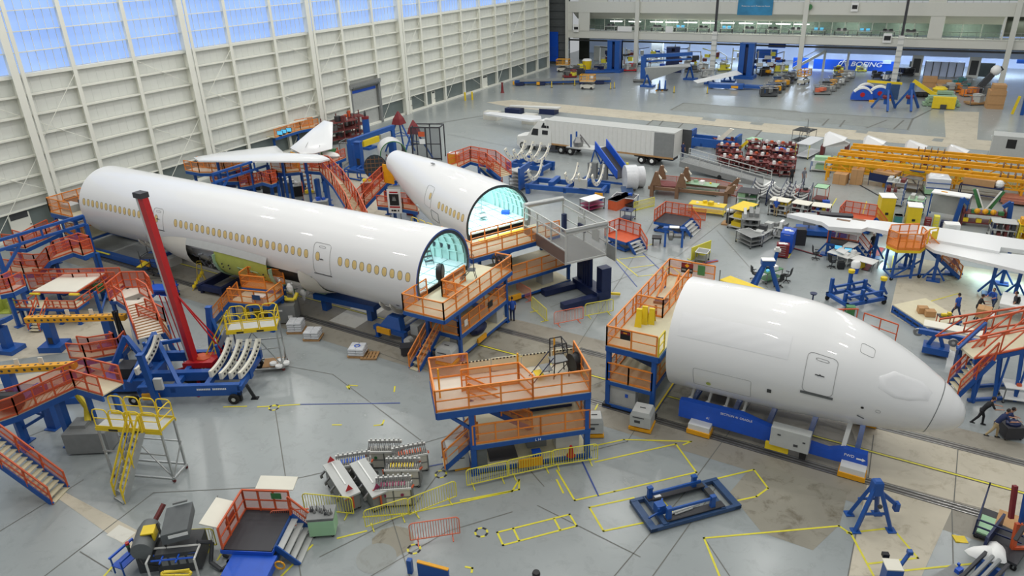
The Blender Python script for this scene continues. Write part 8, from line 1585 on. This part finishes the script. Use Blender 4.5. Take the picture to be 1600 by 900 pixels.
for k, (a, b, z) in enumerate((((1290,252),(1640,288),2.0),((1310,240),(1640,272),2.4),((1330,230),(1640,258),2.4))):
    A = at(*a, z); B = at(*b, z); rz = math.atan2(B.y-A.y,B.x-A.x); L = (B-A).length; t = thing('spreader_beam', ['amber lattice beam, nearest of the three long ones','amber lattice beam, middle of the three long ones','amber lattice beam, farthest of the three long ones'][k], 'lifting beam', (A.x,A.y,0), rz)
    for y in (0,1.3): link('chord', MB().box(0,y-.12,z-.15,L,y+.12,z+.15).box(0,y-.08,z-.95,L,y+.08,z-.8), 'amber', t)
    g = MB(); n = int(L/2.4)
    for i in range(n): x = L*i/n; g.bar((x,0,z),(x+1.2,1.3,z), .12).bar((x,0,z-.9),(x+1.2,0,z), .1).bar((x+1.2,0,z),(x+2.4,0,z-.9), .1).bar((x,0,z-.9),(x,0,z), .12)
    link('lattice', g, 'amber', t)
    for x in (.3,L*.3,L*.6,L*.9): link('stand_leg', MB().cb(x,0,0,.2,.3,z-.9).cb(x,1.3,0,.2,.3,z-.9), 'amber', t)
    for q in ((.42,.8) if k < 2 else (.36,)): 
        for i in range(5): link('hook_ring', MB().path([(L*q+i*.6+.0,.65+.35*math.cos(c),z+.25+.3*math.sin(c)) for c in [2*PI*j/8 for j in range(8)]], .05, 4, True), 'brown_steel', t)
# white tail panels in a row, grey control cabinet
for k, (x, y) in enumerate(((1285,230),(1346,236),(1411,243),(1476,250))):
    P = pts3([(x,y,1.0),(x+4,y-21,2.4),(x+9,y-24,2.6),(x+38,y-14,2.2),(x+34,y-10,2.0),(x+42,y-6,1.6),(x+38,y-1,1.2)]); o = Vector((P[0].x,P[0].y,0)); t = thing('aircraft_flap', ['leftmost of four white aircraft panels propped in a row','second from left of four white aircraft panels in a row','third from left of four white aircraft panels in a row','rightmost of four white aircraft panels propped in a row'][k], 'aircraft panel', o, 0, 'white aircraft panels in a row'); link('skin', MB().slab([p-o for p in P], (.1,.35,0)), 'wing_white', t)
    for p in (P[0],P[-1]): q = p-o; link('stand', MB().box(q.x-.2,q.y,0,q.x+.2,q.y+1.5,q.z+.1), 'maroon', t)
t, L = front((1544,247),(1640,256),'long grey control cabinet with a dark window at the right edge','control_cabinet','cabinet'); link('body', MB().box(0,0,0,L,2.5,2.6), 'light_grey', t); link('window', MB().box(1.4,-.03,1.3,2.3,0,2.3), 'black', t); link('lamp', MB().cb(3.4,-.02,1.4,.2,.03,.2).cb(4.2,-.02,1.4,.4,.03,.25), 'dark_red', t)
walkway_bar = MB()
for a, b in (((1300,265),(1385,313)),((1425,280),(1447,309)),((1385,313),(1447,309))): walkway_bar.bar(at(*a)+Vector((0,0,.04)), at(*b)+Vector((0,0,.04)), .12, .05)
solo('cable_cover', walkway_bar, 'hatch', 'black floor cable cover running in a V in front of the trolley row', 'cable cover')
# ================================================================ far end of the hall
def tower(px, H_, label, arms=True, rz=0, m='blue_steel'):
    t = thing('lift_tower', label, 'lift tower', at(*px), rz); link('tower', MB().box(-1.3,-.9,.3,-.3,.9,H_).box(.3,-.9,.3,1.3,.9,H_).box(-1.3,.3,.3,1.3,.9,H_), m, t); link('cap', MB().box(-1.35,-.95,H_,1.35,.95,H_+.15), m, t); link('carriage', MB().box(-.3,-.6,1.0,.3,.3,H_-.6), 'navy', t)
    link('base', MB().box(-1.8,-1.5,0,1.8,1.4,.6), m, t)
    if arms: link('floor_arm', MB().bar((-1.5,-.8,.3),(-8,-3.6,.3), .5,.4).bar((.8,-1.2,.3),(-5,-4.6,.3), .5,.4), m, t)
    return t
tower((960,112), 6.0, 'blue lift tower with long floor arms, leftmost at the back'); tower((1164,122), 6.2, 'blue lift tower right of the white panel, tallest at the back', False); tower((1050,112), 4.6, 'dark blue lift tower behind the grey wing panel', False, .3, 'navy')
def far_panel(px, z, label, m, posts, th=.25, nm='aircraft_wing'):
    P = [at(x, y, zz) for (x, y), zz in zip(px, z)]; o = Vector((P[0].x,P[0].y,0)); t = thing(nm, label, 'wing', o); link('skin', MB().slab([p-o for p in P], (0,th,0)), m, t)
    for p in posts: q = (P[p[0]]+(P[p[1]]-P[p[0]])*p[2])-o; link('support', MB().bar((q.x,q.y+th,q.z),(q.x+.5,q.y+1.2,0), .25).bar((q.x,q.y+th,q.z),(q.x-.8,q.y+.6,0), .2).cb(q.x,q.y+1,0,2.4,1.6,.3), 'blue_steel', t)
    return t
far_panel([(1007,106),(1077,99),(1079,104),(1013,127)], (3.6,3.0,2.6,.9), 'grey tapered wing panel held upright before the dark blue tower', 'light_grey', ((0,3,.5),(1,2,.5))); far_panel([(1083,126),(1150,110),(1160,116),(1090,130)], (1.2,1.9,1.6,.9), 'white tapered wing panel lying on a blue trolley at the back', 'wing_white', ((0,1,.4),(0,1,.8)))
t = thing('blue_gantry', 'blue bridge frame behind the upright grey wing panel', 'gantry', at(1000,128), .2); link('leg', MB().box(0,0,0,.9,1.0,4.6), 'blue_steel', t); link('beam', MB().bar((.4,.5,4.6),(9,3,4.8), .7,.6).bar((.4,.5,3.6),(9,3,3.9), .3), 'blue_steel', t); link('wheel_base', MB().box(-1.2,-.8,.2,2.0,1.6,.6), 'steel', t); castors(t, [(-1,-.6),(1.8,-.6),(1.8,1.4)], .25)
t = thing('trolley_base', 'blue wheeled trolley under the white wing panel at the back', 'trolley', at(1112,138), .1); link('base', MB().box(-.5,-.8,.2,5.4,.9,.9), 'blue_steel', t); link('fork_cap', MB().box(3.4,-.85,.3,4.6,-.8,.7), 'amber', t); link('arm', MB().box(5.4,-.3,.3,8.5,1.2,.7), 'blue_steel', t)
# scissor lifts and small machines
def scissor(px, label, rz=.2, m='fairing_paint'):
    t = thing('scissor_lift', label, 'scissor lift', at(*px), rz); link('chassis', MB().box(-1.2,-.6,.2,1.2,.6,.8), m, t); link('platform', MB().box(-1.3,-.65,1.3,1.3,.65,1.4), m, t); link('scissor', MB().bar((-1,-.3,.8),(1,-.3,1.3), .12).bar((1,-.3,.8),(-1,-.3,1.3), .12), 'dark_grey', t); railing(t, [(-1.3,-.65),(1.3,-.65),(1.3,.65),(-1.3,.65)], 1.4, 1.1, 'amber', None, 1.3, closed=True, r=.05); link('control_box', MB().cb(.9,-.5,2.0,.5,.3,.4), 'white_metal', t)
    for x, y in ((-.8,-.6),(.8,-.6),(-.8,.6),(.8,.6)): link('wheel', MB().wheel((x,y,.22), .22, .15), 'black', t)
scissor((918,139), 'cream scissor lift standing alone on the open back floor'); scissor((880,112), 'cream scissor lift by the left wall corner'); scissor((1255,131), 'white scissor lift loaded with boxes right of the grey carts', 1.3)
t = thing('yellow_bin', 'yellow waste bin with pale lid left of the leftmost blue tower', 'bin', at(917,110)); link('bin', MB().lathe([(.9,0),(1.0,2.0)], n=12), 'yellow', t); link('lid', MB().lathe([(1.05,2.0),(.8,2.3)], n=12), 'paper', t)
t = thing('long_trailer', 'long low blue trailer with a grey deck beside the left wall', 'trailer', at(812,134), .45); link('deck', MB().box(0,0,.7,17,2.4,.85), 'grey', t); link('frame', MB().box(-1,.2,.35,17,.5,.7).box(-1,1.9,.35,17,2.2,.7), 'blue_steel', t)
for x in (0,4,12,15): link('bogie', MB().box(x-.8,-.4,.1,x+.8,2.8,.55), 'navy', t)
link('yellow_end', MB().box(-1.3,0,.2,-1,.4,.8).box(3.2,-.6,.2,3.8,-.4,.7), 'amber', t)
solo('dark_cart', MB().box(0,0,.2,4,1.8,.9).box(.2,.2,.9,3.8,1.6,1.2).box(.2,.2,0,.6,1.6,.2).box(3.4,.2,0,3.8,1.6,.2), 'hatch', 'low dark cart at the end of the long blue trailer', 'cart', at(880,117), .1)
t = thing('wing_spar', 'long white spar on two blue dollies behind the truck', 'spar', at(797,176), 0); B = at(875,178)-t.location; B.z = 0; link('spar', MB().slab([(0,-.3,.9),(B.x,B.y-.8,.8),(B.x,B.y+.4,.8),(0,.3,.9)], (0,0,.25)), 'white_metal', t); link('dolly', MB().cb(.8,0,0,2.6,1.6,.8).cb(B.x*.78,B.y*.78,0,2.6,1.6,.8), 'navy', t)
t = thing('white_wing', 'white wing section on two cream blocks behind the truck cab', 'wing', at(758,184), 0); o = t.location.copy(); P = [p-o for p in pts3([(755,176,1.6),(772,175,1.6),(845,181,2.0),(846,186,2.0),(830,188,1.8),(762,178,1.5)])]; link('skin', MB().slab(P, (0,0,-.25)), 'wing_white', t); q = at(765,186)-o; link('block', MB().cb(q.x+.5,q.y,0,2.4,1.4,1.2), 'fairing_paint', t); q = at(828,193)-o; link('block', MB().cb(q.x,q.y,0,2.0,1.4,1.4), 'fairing_paint', t)
POSTS = [(862,134,'left of the cream scissor lift, nearer the wall'),(880,129,'between the wall and the lone scissor lift'),(898,131,'left of the lone scissor lift'),(954,136,'right of the lone scissor lift, left of a pair'),(960,135,'right of the lone scissor lift, right of a pair'),(1028,138,'left of the upright grey wing panel base'),(1053,142,'before the white wing panel'),(1105,143,'before the blue trolley')]
for x, y, w in POSTS: t = thing('floor_post', 'small yellow floor post %s' % w, 'post', at(x,y+3), 0, 'small yellow posts on the back floor'); link('post', MB().lathe([(.08,0),(.08,1.1)], n=8), 'yellow', t); link('base', MB().lathe([(.22,0),(.22,.06)], n=10), 'black', t)
solo('red_post', MB().lathe([(.35,0),(.25,.3),(.15,1.7),(.3,1.8)], n=8), 'dark_red', 'red marker post alone near the left wall doors', 'post', at(785,145))
for k, (x, y) in enumerate(((727,156),(738,155))): solo('wall_bollard', MB().lathe([(.16,0),(.16,1.3),(.08,1.4)], n=8), 'yellow', ['yellow bollard before the left wall door, nearer the camera','yellow bollard before the left wall door, farther one'][k], 'bollard', at(x,y+1))
for k, (x, y) in enumerate(((1030,142),(1039,142))): t = thing('jack_stand', ['left of two small blue jacks on the back floor','right of two small blue jacks on the back floor'][k], 'jack', at(x,y)); link('base', MB().cb(0,0,.1,.9,.7,.2), 'hatch', t); link('stem', MB().lathe([(.2,.3),(.1,1.8)], n=8), 'blue_steel', t); link('foot', MB().cb(-.4,-.3,0,.3,.2,.12), 'amber', t)
# rows of equipment carts on the back floor
r_ = random.Random(31)
def gear(px, rz, label, s, cs, group=None, name='equipment_cart'):
    t = thing(name, label, 'cart', at(*px), rz, group); link('base', MB().cb(0,0,.15,2.2*s,1.5*s,.25), cs[0], t)
    for k in range(5): link('unit', MB().cb(r_.uniform(-.7,.7)*s,r_.uniform(-.4,.4)*s,.4+.25*(k % 2),.8*s,.7*s,r_.uniform(.3,.9)*s,r_.random()), cs[k % len(cs)], t)
    link('rail', MB().path([(-1.1*s,-.75*s,1.1*s),(1.1*s,-.75*s,1.1*s),(1.1*s,.75*s,1.1*s),(-1.1*s,.75*s,1.1*s)], .05, 4, True).tube((-1.1*s,-.75*s,0),(-1.1*s,-.75*s,1.1*s), .05).tube((1.1*s,-.75*s,0),(1.1*s,-.75*s,1.1*s), .05), 'steel', t); castors(t, [(-.9*s,-.6*s),(.9*s,-.6*s),(.9*s,.6*s)], .15); return t
O6 = ['nearest','second','third','fourth','fifth','farthest']
for k in range(6): gear((1200+k*6.5,150-k*5), .3, '%s dark grey equipment cart in the row left of the loaded scissor lift' % O6[k], 1.25, ('dark_grey','slate_blue','amber','grey'), 'dark carts in a receding row')
for k in range(6): gear((1284+k*7.5,147-k*5), .3, '%s grey cart in the row with the pink covered one' % O6[k], 1.2, (['grey','salmon','grey'] if k == 0 else ['grey','amber','light_grey','dark_grey','paper']), 'grey carts in a receding row')
def hose_reel(px, rz, label): t = thing('wheel_dolly', label, 'dolly', at(*px), rz, 'blue round-backed dollies'); P = [(-1.6,0,.2),(1.6,0,.2)]+[(1.6*math.cos(a),0,.4+1.7*math.sin(a)) for a in [PI*i/8 for i in range(9)]]; link('shell', MB().slab(P, (0,1.0,0)), 'blue_bright', t); link('rim', MB().slab([(1.62*math.cos(a),-.05,.42+1.72*math.sin(a)) for a in [.5+2*i/8 for i in range(9)]]+[(1.4*math.cos(a),-.05,.4+1.5*math.sin(a)) for a in [2.5-2*i/8 for i in range(9)]], (0,1.1,0)), 'paper', t); link('hub', MB().lathe([(.35,-.08),(.35,0)], (0,0,1.0), 'y', 10), 'red', t); link('foot', MB().cb(1.4,-.3,0,.7,.5,.25), 'amber', t)
hose_reel((1346,158), .2, 'blue round-backed dolly, front left of three'); hose_reel((1352,152), .2, 'blue round-backed dolly, hidden behind the front left one'); hose_reel((1373,156), .2, 'blue round-backed dolly, right of three')
for k, (x, y, l) in enumerate(((1382,171,'blue tripod jack with red collar, left of two at back right'),(1418,171,'blue tripod jack with red collar, right of two at back right'))):
    t = thing('tripod_jack', l, 'jack', at(x,y), .3)
    for a in (.5,2.6,4.7): link('leg', MB().bar((1.9*math.cos(a),1.9*math.sin(a),.1),(0,0,3.2), .28), 'blue_steel', t)
    link('collar', MB().lathe([(.5,1.6),(.6,1.9),(.5,2.1)], n=8), 'dark_red', t); link('ram', MB().lathe([(.3,.8),(.35,3.0),(.3,3.8)], n=8), 'blue_steel', t)
t = thing('yellow_boom', 'yellow angled boom lying over crates behind the tripod jacks', 'boom', at(1405,155), .1); link('arm', MB().bar((-5,0,2.6),(0,0,2.4), .35).bar((1.5,0,2.9),(5,-.5,.8), .5), 'yellow', t); link('reel', MB().lathe([(.9,.6),(1.2,.8),(.9,1.2),(1.1,1.6),(.7,1.9)], (5.5,1.5,0), 'z', 10), 'yellow', t); link('stand', MB().cb(-1,0,0,1.5,1.2,2.3), 'slate_blue', t)
solo('black_hose_coil', MB().path([(1.6*math.cos(a),.9*math.sin(a),.4) for a in [k*PI/6 for k in range(12)]], .3, 6, True), 'rubber', 'large flat black coil beside the yellow reel at back right', 'coil', at(1443,152))
for k, (x0, y0, x1, m, l) in enumerate(((1442,166,1500,'sage','stack of sage green beams at back right, lower tier'),(1455,158,1494,'sage','stack of sage green beams at back right, upper tier'))): A, rz, L = two((x0,y0),(x1,y0+2)); solo('beam_stack', MB().box(0,0,.1,L,1.6,.5).box(.3,.1,.6,L-.3,1.5,1.0).box(.6,.2,1.1,L-.6,1.4,1.5).box(.5,0,0,.7,1.6,1.1).box(L-.7,0,0,L-.5,1.6,1.1), m, l, 'beams', A, rz)
A, rz, L = two((1455,170),(1491,172)); solo('yellow_counterweight', MB().mt(0).box(0,0,.1,L,1.0,1.7).mt(1).cb(L/2,-.02,0,.8,.3,.7), ['yellow','dark_grey'], 'wide yellow counterweight block before the green beams', 'block', A, rz)
BX = [(1541,170,1567,1.3,'bottom crate of the wooden stack of three at back right',0),(1541,170,1567,1.3,'middle crate of the wooden stack of three at back right',1.3),(1544,170,1565,.8,'shallow top crate of the wooden stack of three at back right',2.6),(1440,136,1462,1.6,'cardboard crate behind the yellow reel',0),(1458,146,1470,1.3,'small cardboard crate left of the bronze machines',0),(1462,138,1485,1.2,'pale pink flat crate in the far crate row',0)]
for x0, y0, x1, H_, l, z in BX: A, rz, L = two((x0,y0),(x1,y0+1)); solo('wooden_crate', MB().mt(0).box(0,0,0,L,2.0,H_).mt(1).box(-.02,-.03,H_*.45,L+.02,0,H_*.55), ['cardboard','wood'], l, 'crate', (A.x,A.y,z), rz)
for k, (x, y, cs, l) in enumerate(((1476,146,('light_grey','orange','steel'),'cart of bronze and grey parts, leftmost of the back right machines'),(1492,144,('orange','wood','steel'),'cart of orange parts, second of the back right machines'),(1515,150,('orange','copper','wood'),'cart of bronze rollers, third of the back right machines'),(1524,163,('wood','light_grey','copper'),'low pallet of mixed grey parts left of the crates'),(1545,148,('grey','grey','dark_grey'),'grey cabinet group behind the wooden crates'),(1500,134,('teal','teal','steel'),'teal machine pair in the far crate row'),(1356,141,('light_grey','maroon','steel'),'grey and red cart behind the blue dollies'),(1370,122,('hatch','dark_grey','grey'),'dark machine with a person-high grey cover at back'),(1391,127,('slate_blue','paper','steel'),'cart of white trays behind the yellow boom'),(1413,118,('hatch','navy','black'),'black machine by the right striped column'),(890,121,('dark_red','pale_yellow','steel'),'cart of red and yellow tools at the left corner'),(903,113,('pale_yellow','steel','grey'),'yellow railed cart left of the yellow bin'),(935,112,('steel','navy','orange_red'),'cart of mixed tools left of the blue tower'),(985,111,('red','steel','light_grey'),'cart of red and grey tools right of the blue tower'),(1080,112,('steel','dark_grey','light_grey'),'steel trestle cart right of the dark blue tower'),(1098,110,('paper','light_grey','wood'),'pale cart left of the white scissor table'),(1105,120,('light_grey','steel','paper'),'grey trestle behind the tip of the white panel'),(1195,118,('black','amber','hatch'),'black reel cart right of the tallest blue tower'),(1220,112,('pale_yellow','steel','light_grey'),'yellow railed bench before the stair at the back'),(1310,112,('pale_yellow','maroon','steel'),'yellow railed cart below the blue banner, left'),(1345,112,('pale_yellow','light_grey','steel'),'yellow railed cart below the blue banner, right'),(1130,110,('pale_yellow','light_grey','blue_bright'),'yellow framed stand left of the tallest blue tower'))): gear((x,y), .2+.1*k % .6, l, .8 if 1300 < x < 1375 else 1.2, cs)
t = thing('robot_arm', 'dark robot arm leaning over the crates at back right', 'robot', at(1527,148), .2); link('base', MB().lathe([(.8,0),(.6,1.2)], n=10), 'hatch', t); link('arm', MB().bar((0,0,1.0),(1.4,0,3.2), .8).bar((1.4,0,3.2),(2.6,0,4.2), .6), 'dark_grey', t); link('head', MB().ball((1.8,0,3.8), .8, 8, 5), 'paper', t, smooth=True)
t = thing('blue_rack', 'tall blue and yellow rack cut by the right edge at the back', 'rack', at(1594,180), .1); link('frame', MB().box(0,0,0,.4,.4,5).box(2,0,0,2.4,.4,5).box(0,0,2.2,3.4,.5,2.6).box(0,0,4.4,3.4,.5,5), 'blue_steel', t); link('yellow_guard', MB().bar((-1,0,.1),(-.6,0,2.6), .3), 'yellow', t)
# under the office block: banner, stair, glazed booth, machines
YH = 160.0
def bxp(name, x0, y0, x1, y1, m, Y=YH, d=.3, lab=None, cat=None, par=None):
    a = onY(x0,y0,Y); b = onY(x1,y1,Y); mb = MB().box(min(a.x,b.x), Y, max(min(a.z,b.z),0), max(a.x,b.x), Y+d, max(a.z,b.z))
    if lab: return solo(name, mb, m, lab, cat)
    o = link(name, mb, m, par); 
    if not par: o['kind'] = 'structure'
    return o
bn = bxp('company_banner', 1272, 92, 1400, 113, 'blue_banner', lab='long royal blue banner with white company lettering under the office block', cat='banner')
c = onY(1353,101,YH-.05); w_ = onY(1378,101,YH-.05).x-onY(1328,101,YH-.05).x
tx = textobj('BOEING', 1.0, c, (PI/2,0,0), 'paper', bn, 'banner_lettering', shear=.25, bold=.012)
k_ = w_/max(.1, tx.dimensions.x); tx.scale = (k_, k_*.8, 1)
bxp('banner_window', 1380, 94, 1392, 100, 'back_blue', YH-.1, .05, par=bn); q = onY(1318,101,YH-.1)
link('ring_emblem', MB().path([(q.x+.9*math.cos(a), YH-.1, q.z+.7*math.sin(a)) for a in [k*PI/7-.6 for k in range(11)]], .06, 4).tube((q.x-.9,YH-.1,q.z-1.0),(q.x+.1,YH-.1,q.z+.9), .07).tube((q.x+.1,YH-.1,q.z+.9),(q.x+.6,YH-.1,q.z-1.0), .07), 'paper', bn)
bxp('company_banner', 1240, 90, 1262, 109, 'blue_banner', lab='short blue banner panel left of the back stair', cat='banner')
bxp('sign_panel', 1201, 68, 1227, 75, 'blue_bright', 152, .1, lab='small blue hanging sign under the office block left of the stair', cat='sign')
t = thing('metal_stair', 'white metal stair rising right behind the column under the office block', 'stairs', (0,0,0)); a = onY(1240,107,157); b = onY(1290,80,157); link('flight', MB().bar(a, b, 1.5, .5), 'white_metal', t); link('stair_rail', MB().bar(a+Vector((0,-.8,1.2)), b+Vector((0,-.8,1.2)), .12), 'white_metal', t); link('post', MB().bar(b, (b.x,b.y,0), .4).bar((b.x+4.2,b.y,b.z),(b.x+4.2,b.y,0), .4), 'white_metal', t); link('gallery', MB().box(b.x-2,157.5,b.z-.4,40,157.9,b.z+2.0), 'back_blue', t)
t = thing('glazed_booth', 'pale glazed booth with two doors under the office block at right', 'booth', (0,0,0)); a = onY(1442,121,157); b = onY(1508,98,157); a.z = 0; link('wall', MB().box(a.x,157,0,b.x,158,b.z), 'glass' if False else 'back_blue', t); n = 5
for k in range(n+1): x = a.x+(b.x-a.x)*k/n; link('mullion', MB().box(x-.06,156.9,0,x+.06,157,b.z), 'dark_grey', t)
for x0 in (a.x-2.3, b.x+.6): o = link('door', MB().box(x0,156.9,0,x0+1.8,157,3.6), 'white_metal', t); link('door_glass', MB().box(x0+.3,156.85,.5,x0+1.5,156.9,3.0), 'dark_grey', o)
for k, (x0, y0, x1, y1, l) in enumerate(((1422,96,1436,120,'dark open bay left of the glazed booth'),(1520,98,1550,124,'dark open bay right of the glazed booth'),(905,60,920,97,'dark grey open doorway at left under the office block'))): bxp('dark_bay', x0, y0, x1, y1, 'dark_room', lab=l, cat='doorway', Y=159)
for k, (x0, y0, x1, y1, m, l) in enumerate(((1182,77,1213,92,'blue_steel','blue panelled cabinet high on the back wall'),(1590,92,1612,100,'blue_steel','small blue hanging panel at right edge under the office'),(928,72,948,100,'white_metal','white door panel left under the office block'),(1018,66,1034,100,'white_metal','white wall pier behind the dark blue tower'))): bxp('wall_unit', x0, y0, x1, y1, m, lab=l, cat='cabinet', Y=158.5, d=.8)
r2 = random.Random(44); NM = ['steel','white_metal','dark_grey','blue_bright','light_grey','maroon','pale_yellow','navy']
ol = ['first','second','third','fourth','fifth','sixth','seventh','eighth','ninth','tenth','eleventh','twelfth','thirteenth','fourteenth']
for k in range(14):
    x = 945+k*20+(8 if k > 9 else 0); A = onY(x, 100, 153.5); t = thing('assembly_rig', 'cluttered steel assembly rig under the office block, %s counted from the left' % ol[k], 'machine', (A.x, 153.5, 0), 0, 'rigs under the office block')
    for q in (-1.2,1.2): link('upright', MB().box(q-.1,-.1,0,q+.1,.1,2.6+2.2*r2.random()), 'white_metal', t)
    for j in range(6): link('module', MB().cb(r2.uniform(-1.2,1.2),r2.uniform(-.6,.6),r2.uniform(0,3.0),r2.uniform(.5,1.3),.8,r2.uniform(.3,.9),r2.random()), r2.choice(NM), t)
    link('boom', MB().bar((-1.2,0,3+r2.random()),(1.2,0,2.6+r2.random()*1.4), .15), r2.choice(NM), t)
# things on the office block
def on_face(name, x0, y0, x1, y1, m, lab, cat, Y=149.3): return bxp(name, x0, y0, x1, y1, m, Y, .1, lab, cat)
o = on_face('hanging_banner', 1155, -14, 1206, 24, 'slate_teal' if False else 'blue_banner', 'large teal blue hanging banner with small white text at the top', 'banner'); mat('banner_teal', (44,128,170), .5, amt=.5, scale=.6); o.data.materials[0] = MT['banner_teal']
c = onY(1181,9.5,149.2); textobj('Protect our work. Protect our future.', .34, c, (PI/2,0,0), 'paper', o, 'banner_lettering')
for x0, y0, x1, y1, l in ((1331,4,1340,18,'small black and white notice on the upper fascia'),(1381,52,1392,67,'small white notice on the lower railing at right'),(896,38,904,50,'small black and white notice at the left end of the railing')): o = on_face('notice', x0, y0, x1, y1, 'paper', l, 'notice', 149.2); bxp('dark_square', x0+1, y0+4, x1-1, y1-4, 'black', 149.1, .05, par=o)
for x0, x1, l in ((965,987,'white printed banner tied to the gallery railing'),(1040,1051,'short pale banner tied to the gallery railing')): o = on_face('railing_banner', x0, 41, x1, 50 if x0 < 1000 else 51, 'paper', l, 'banner', 149.5)
c = onY(1265,11,149.2); solo('green_disc', MB().lathe([(.5,0),(.5,.1)], (c.x,149.1,c.z), 'y', 16), 'green', 'round green disc sign on the striped column fascia', 'sign')
for k in range(11):
    x = 943+k*29+(85 if k > 20 else 0)
    if 1000 < x < 1003: x += 5
    A = onY(x+20, 33, 151.5); t = thing('ceiling_lamp', 'fluorescent ceiling lamp in the office gallery, %s counted from the left' % (ol[k]), 'lamp', (A.x, 151.5, zt0-1.9), 0, 'office gallery lamps'); link('tube', MB().box(-1.3,-.1,0,1.3,.1,.12), 'lamp_white', t); link('housing', MB().box(-1.4,-.15,.12,1.4,.15,.22), 'white_metal', t)
for k in range(14):
    A = onY(955+k*36, 50, 151.8); t = thing('office_desk', 'office desk with equipment behind the gallery glass, %s from the left' % ol[k], 'desk', (A.x, 151.6, zb1), 0, 'desks in the office gallery'); link('desk_top', MB().box(-1.2,-.4,.7,1.2,.4,.78), 'light_grey', t); link('side', MB().box(-1.2,-.4,0,-1.1,.4,.7).box(1.1,-.4,0,1.2,.4,.7), 'dark_grey', t); link('monitor', MB().box(-.8,0,.8,-.2,.08,1.25).box(.2,0,.8,.8,.08,1.25), r2.choice(['black','screen','hatch']), t); link('cabinet', MB().box(-.5,.1,.78,.4,.39,1.1), r2.choice(['paper','grey','dark_grey']), t)
# long hanging cables or striped poles in front of the block
for k, (x0, y0, x1, y1, l) in enumerate(((1426,0,1405,120,'dark striped hoist mast hanging at right before the office block'),(1125,0,1116,108,'dark striped hoist mast hanging at centre before the office block'))):
    a = onY(x1, y1-40, 146.5); zt = 24; t = thing('hoist_mast', l, 'mast', (a.x, 146.5, 0)); link('upper_mast', MB().box(-.2,-.2,8.0,.2,.2,zt), 'hatch', t); link('lower_mast', MB().box(-.45,-.3,0,.45,.3,8.0), 'white_metal', t); g = MB()
    for j in range(8): g.cb(0,0,.6+j*.95,.95,.64,.3)
    link('stripe', g, 'light_grey', t)
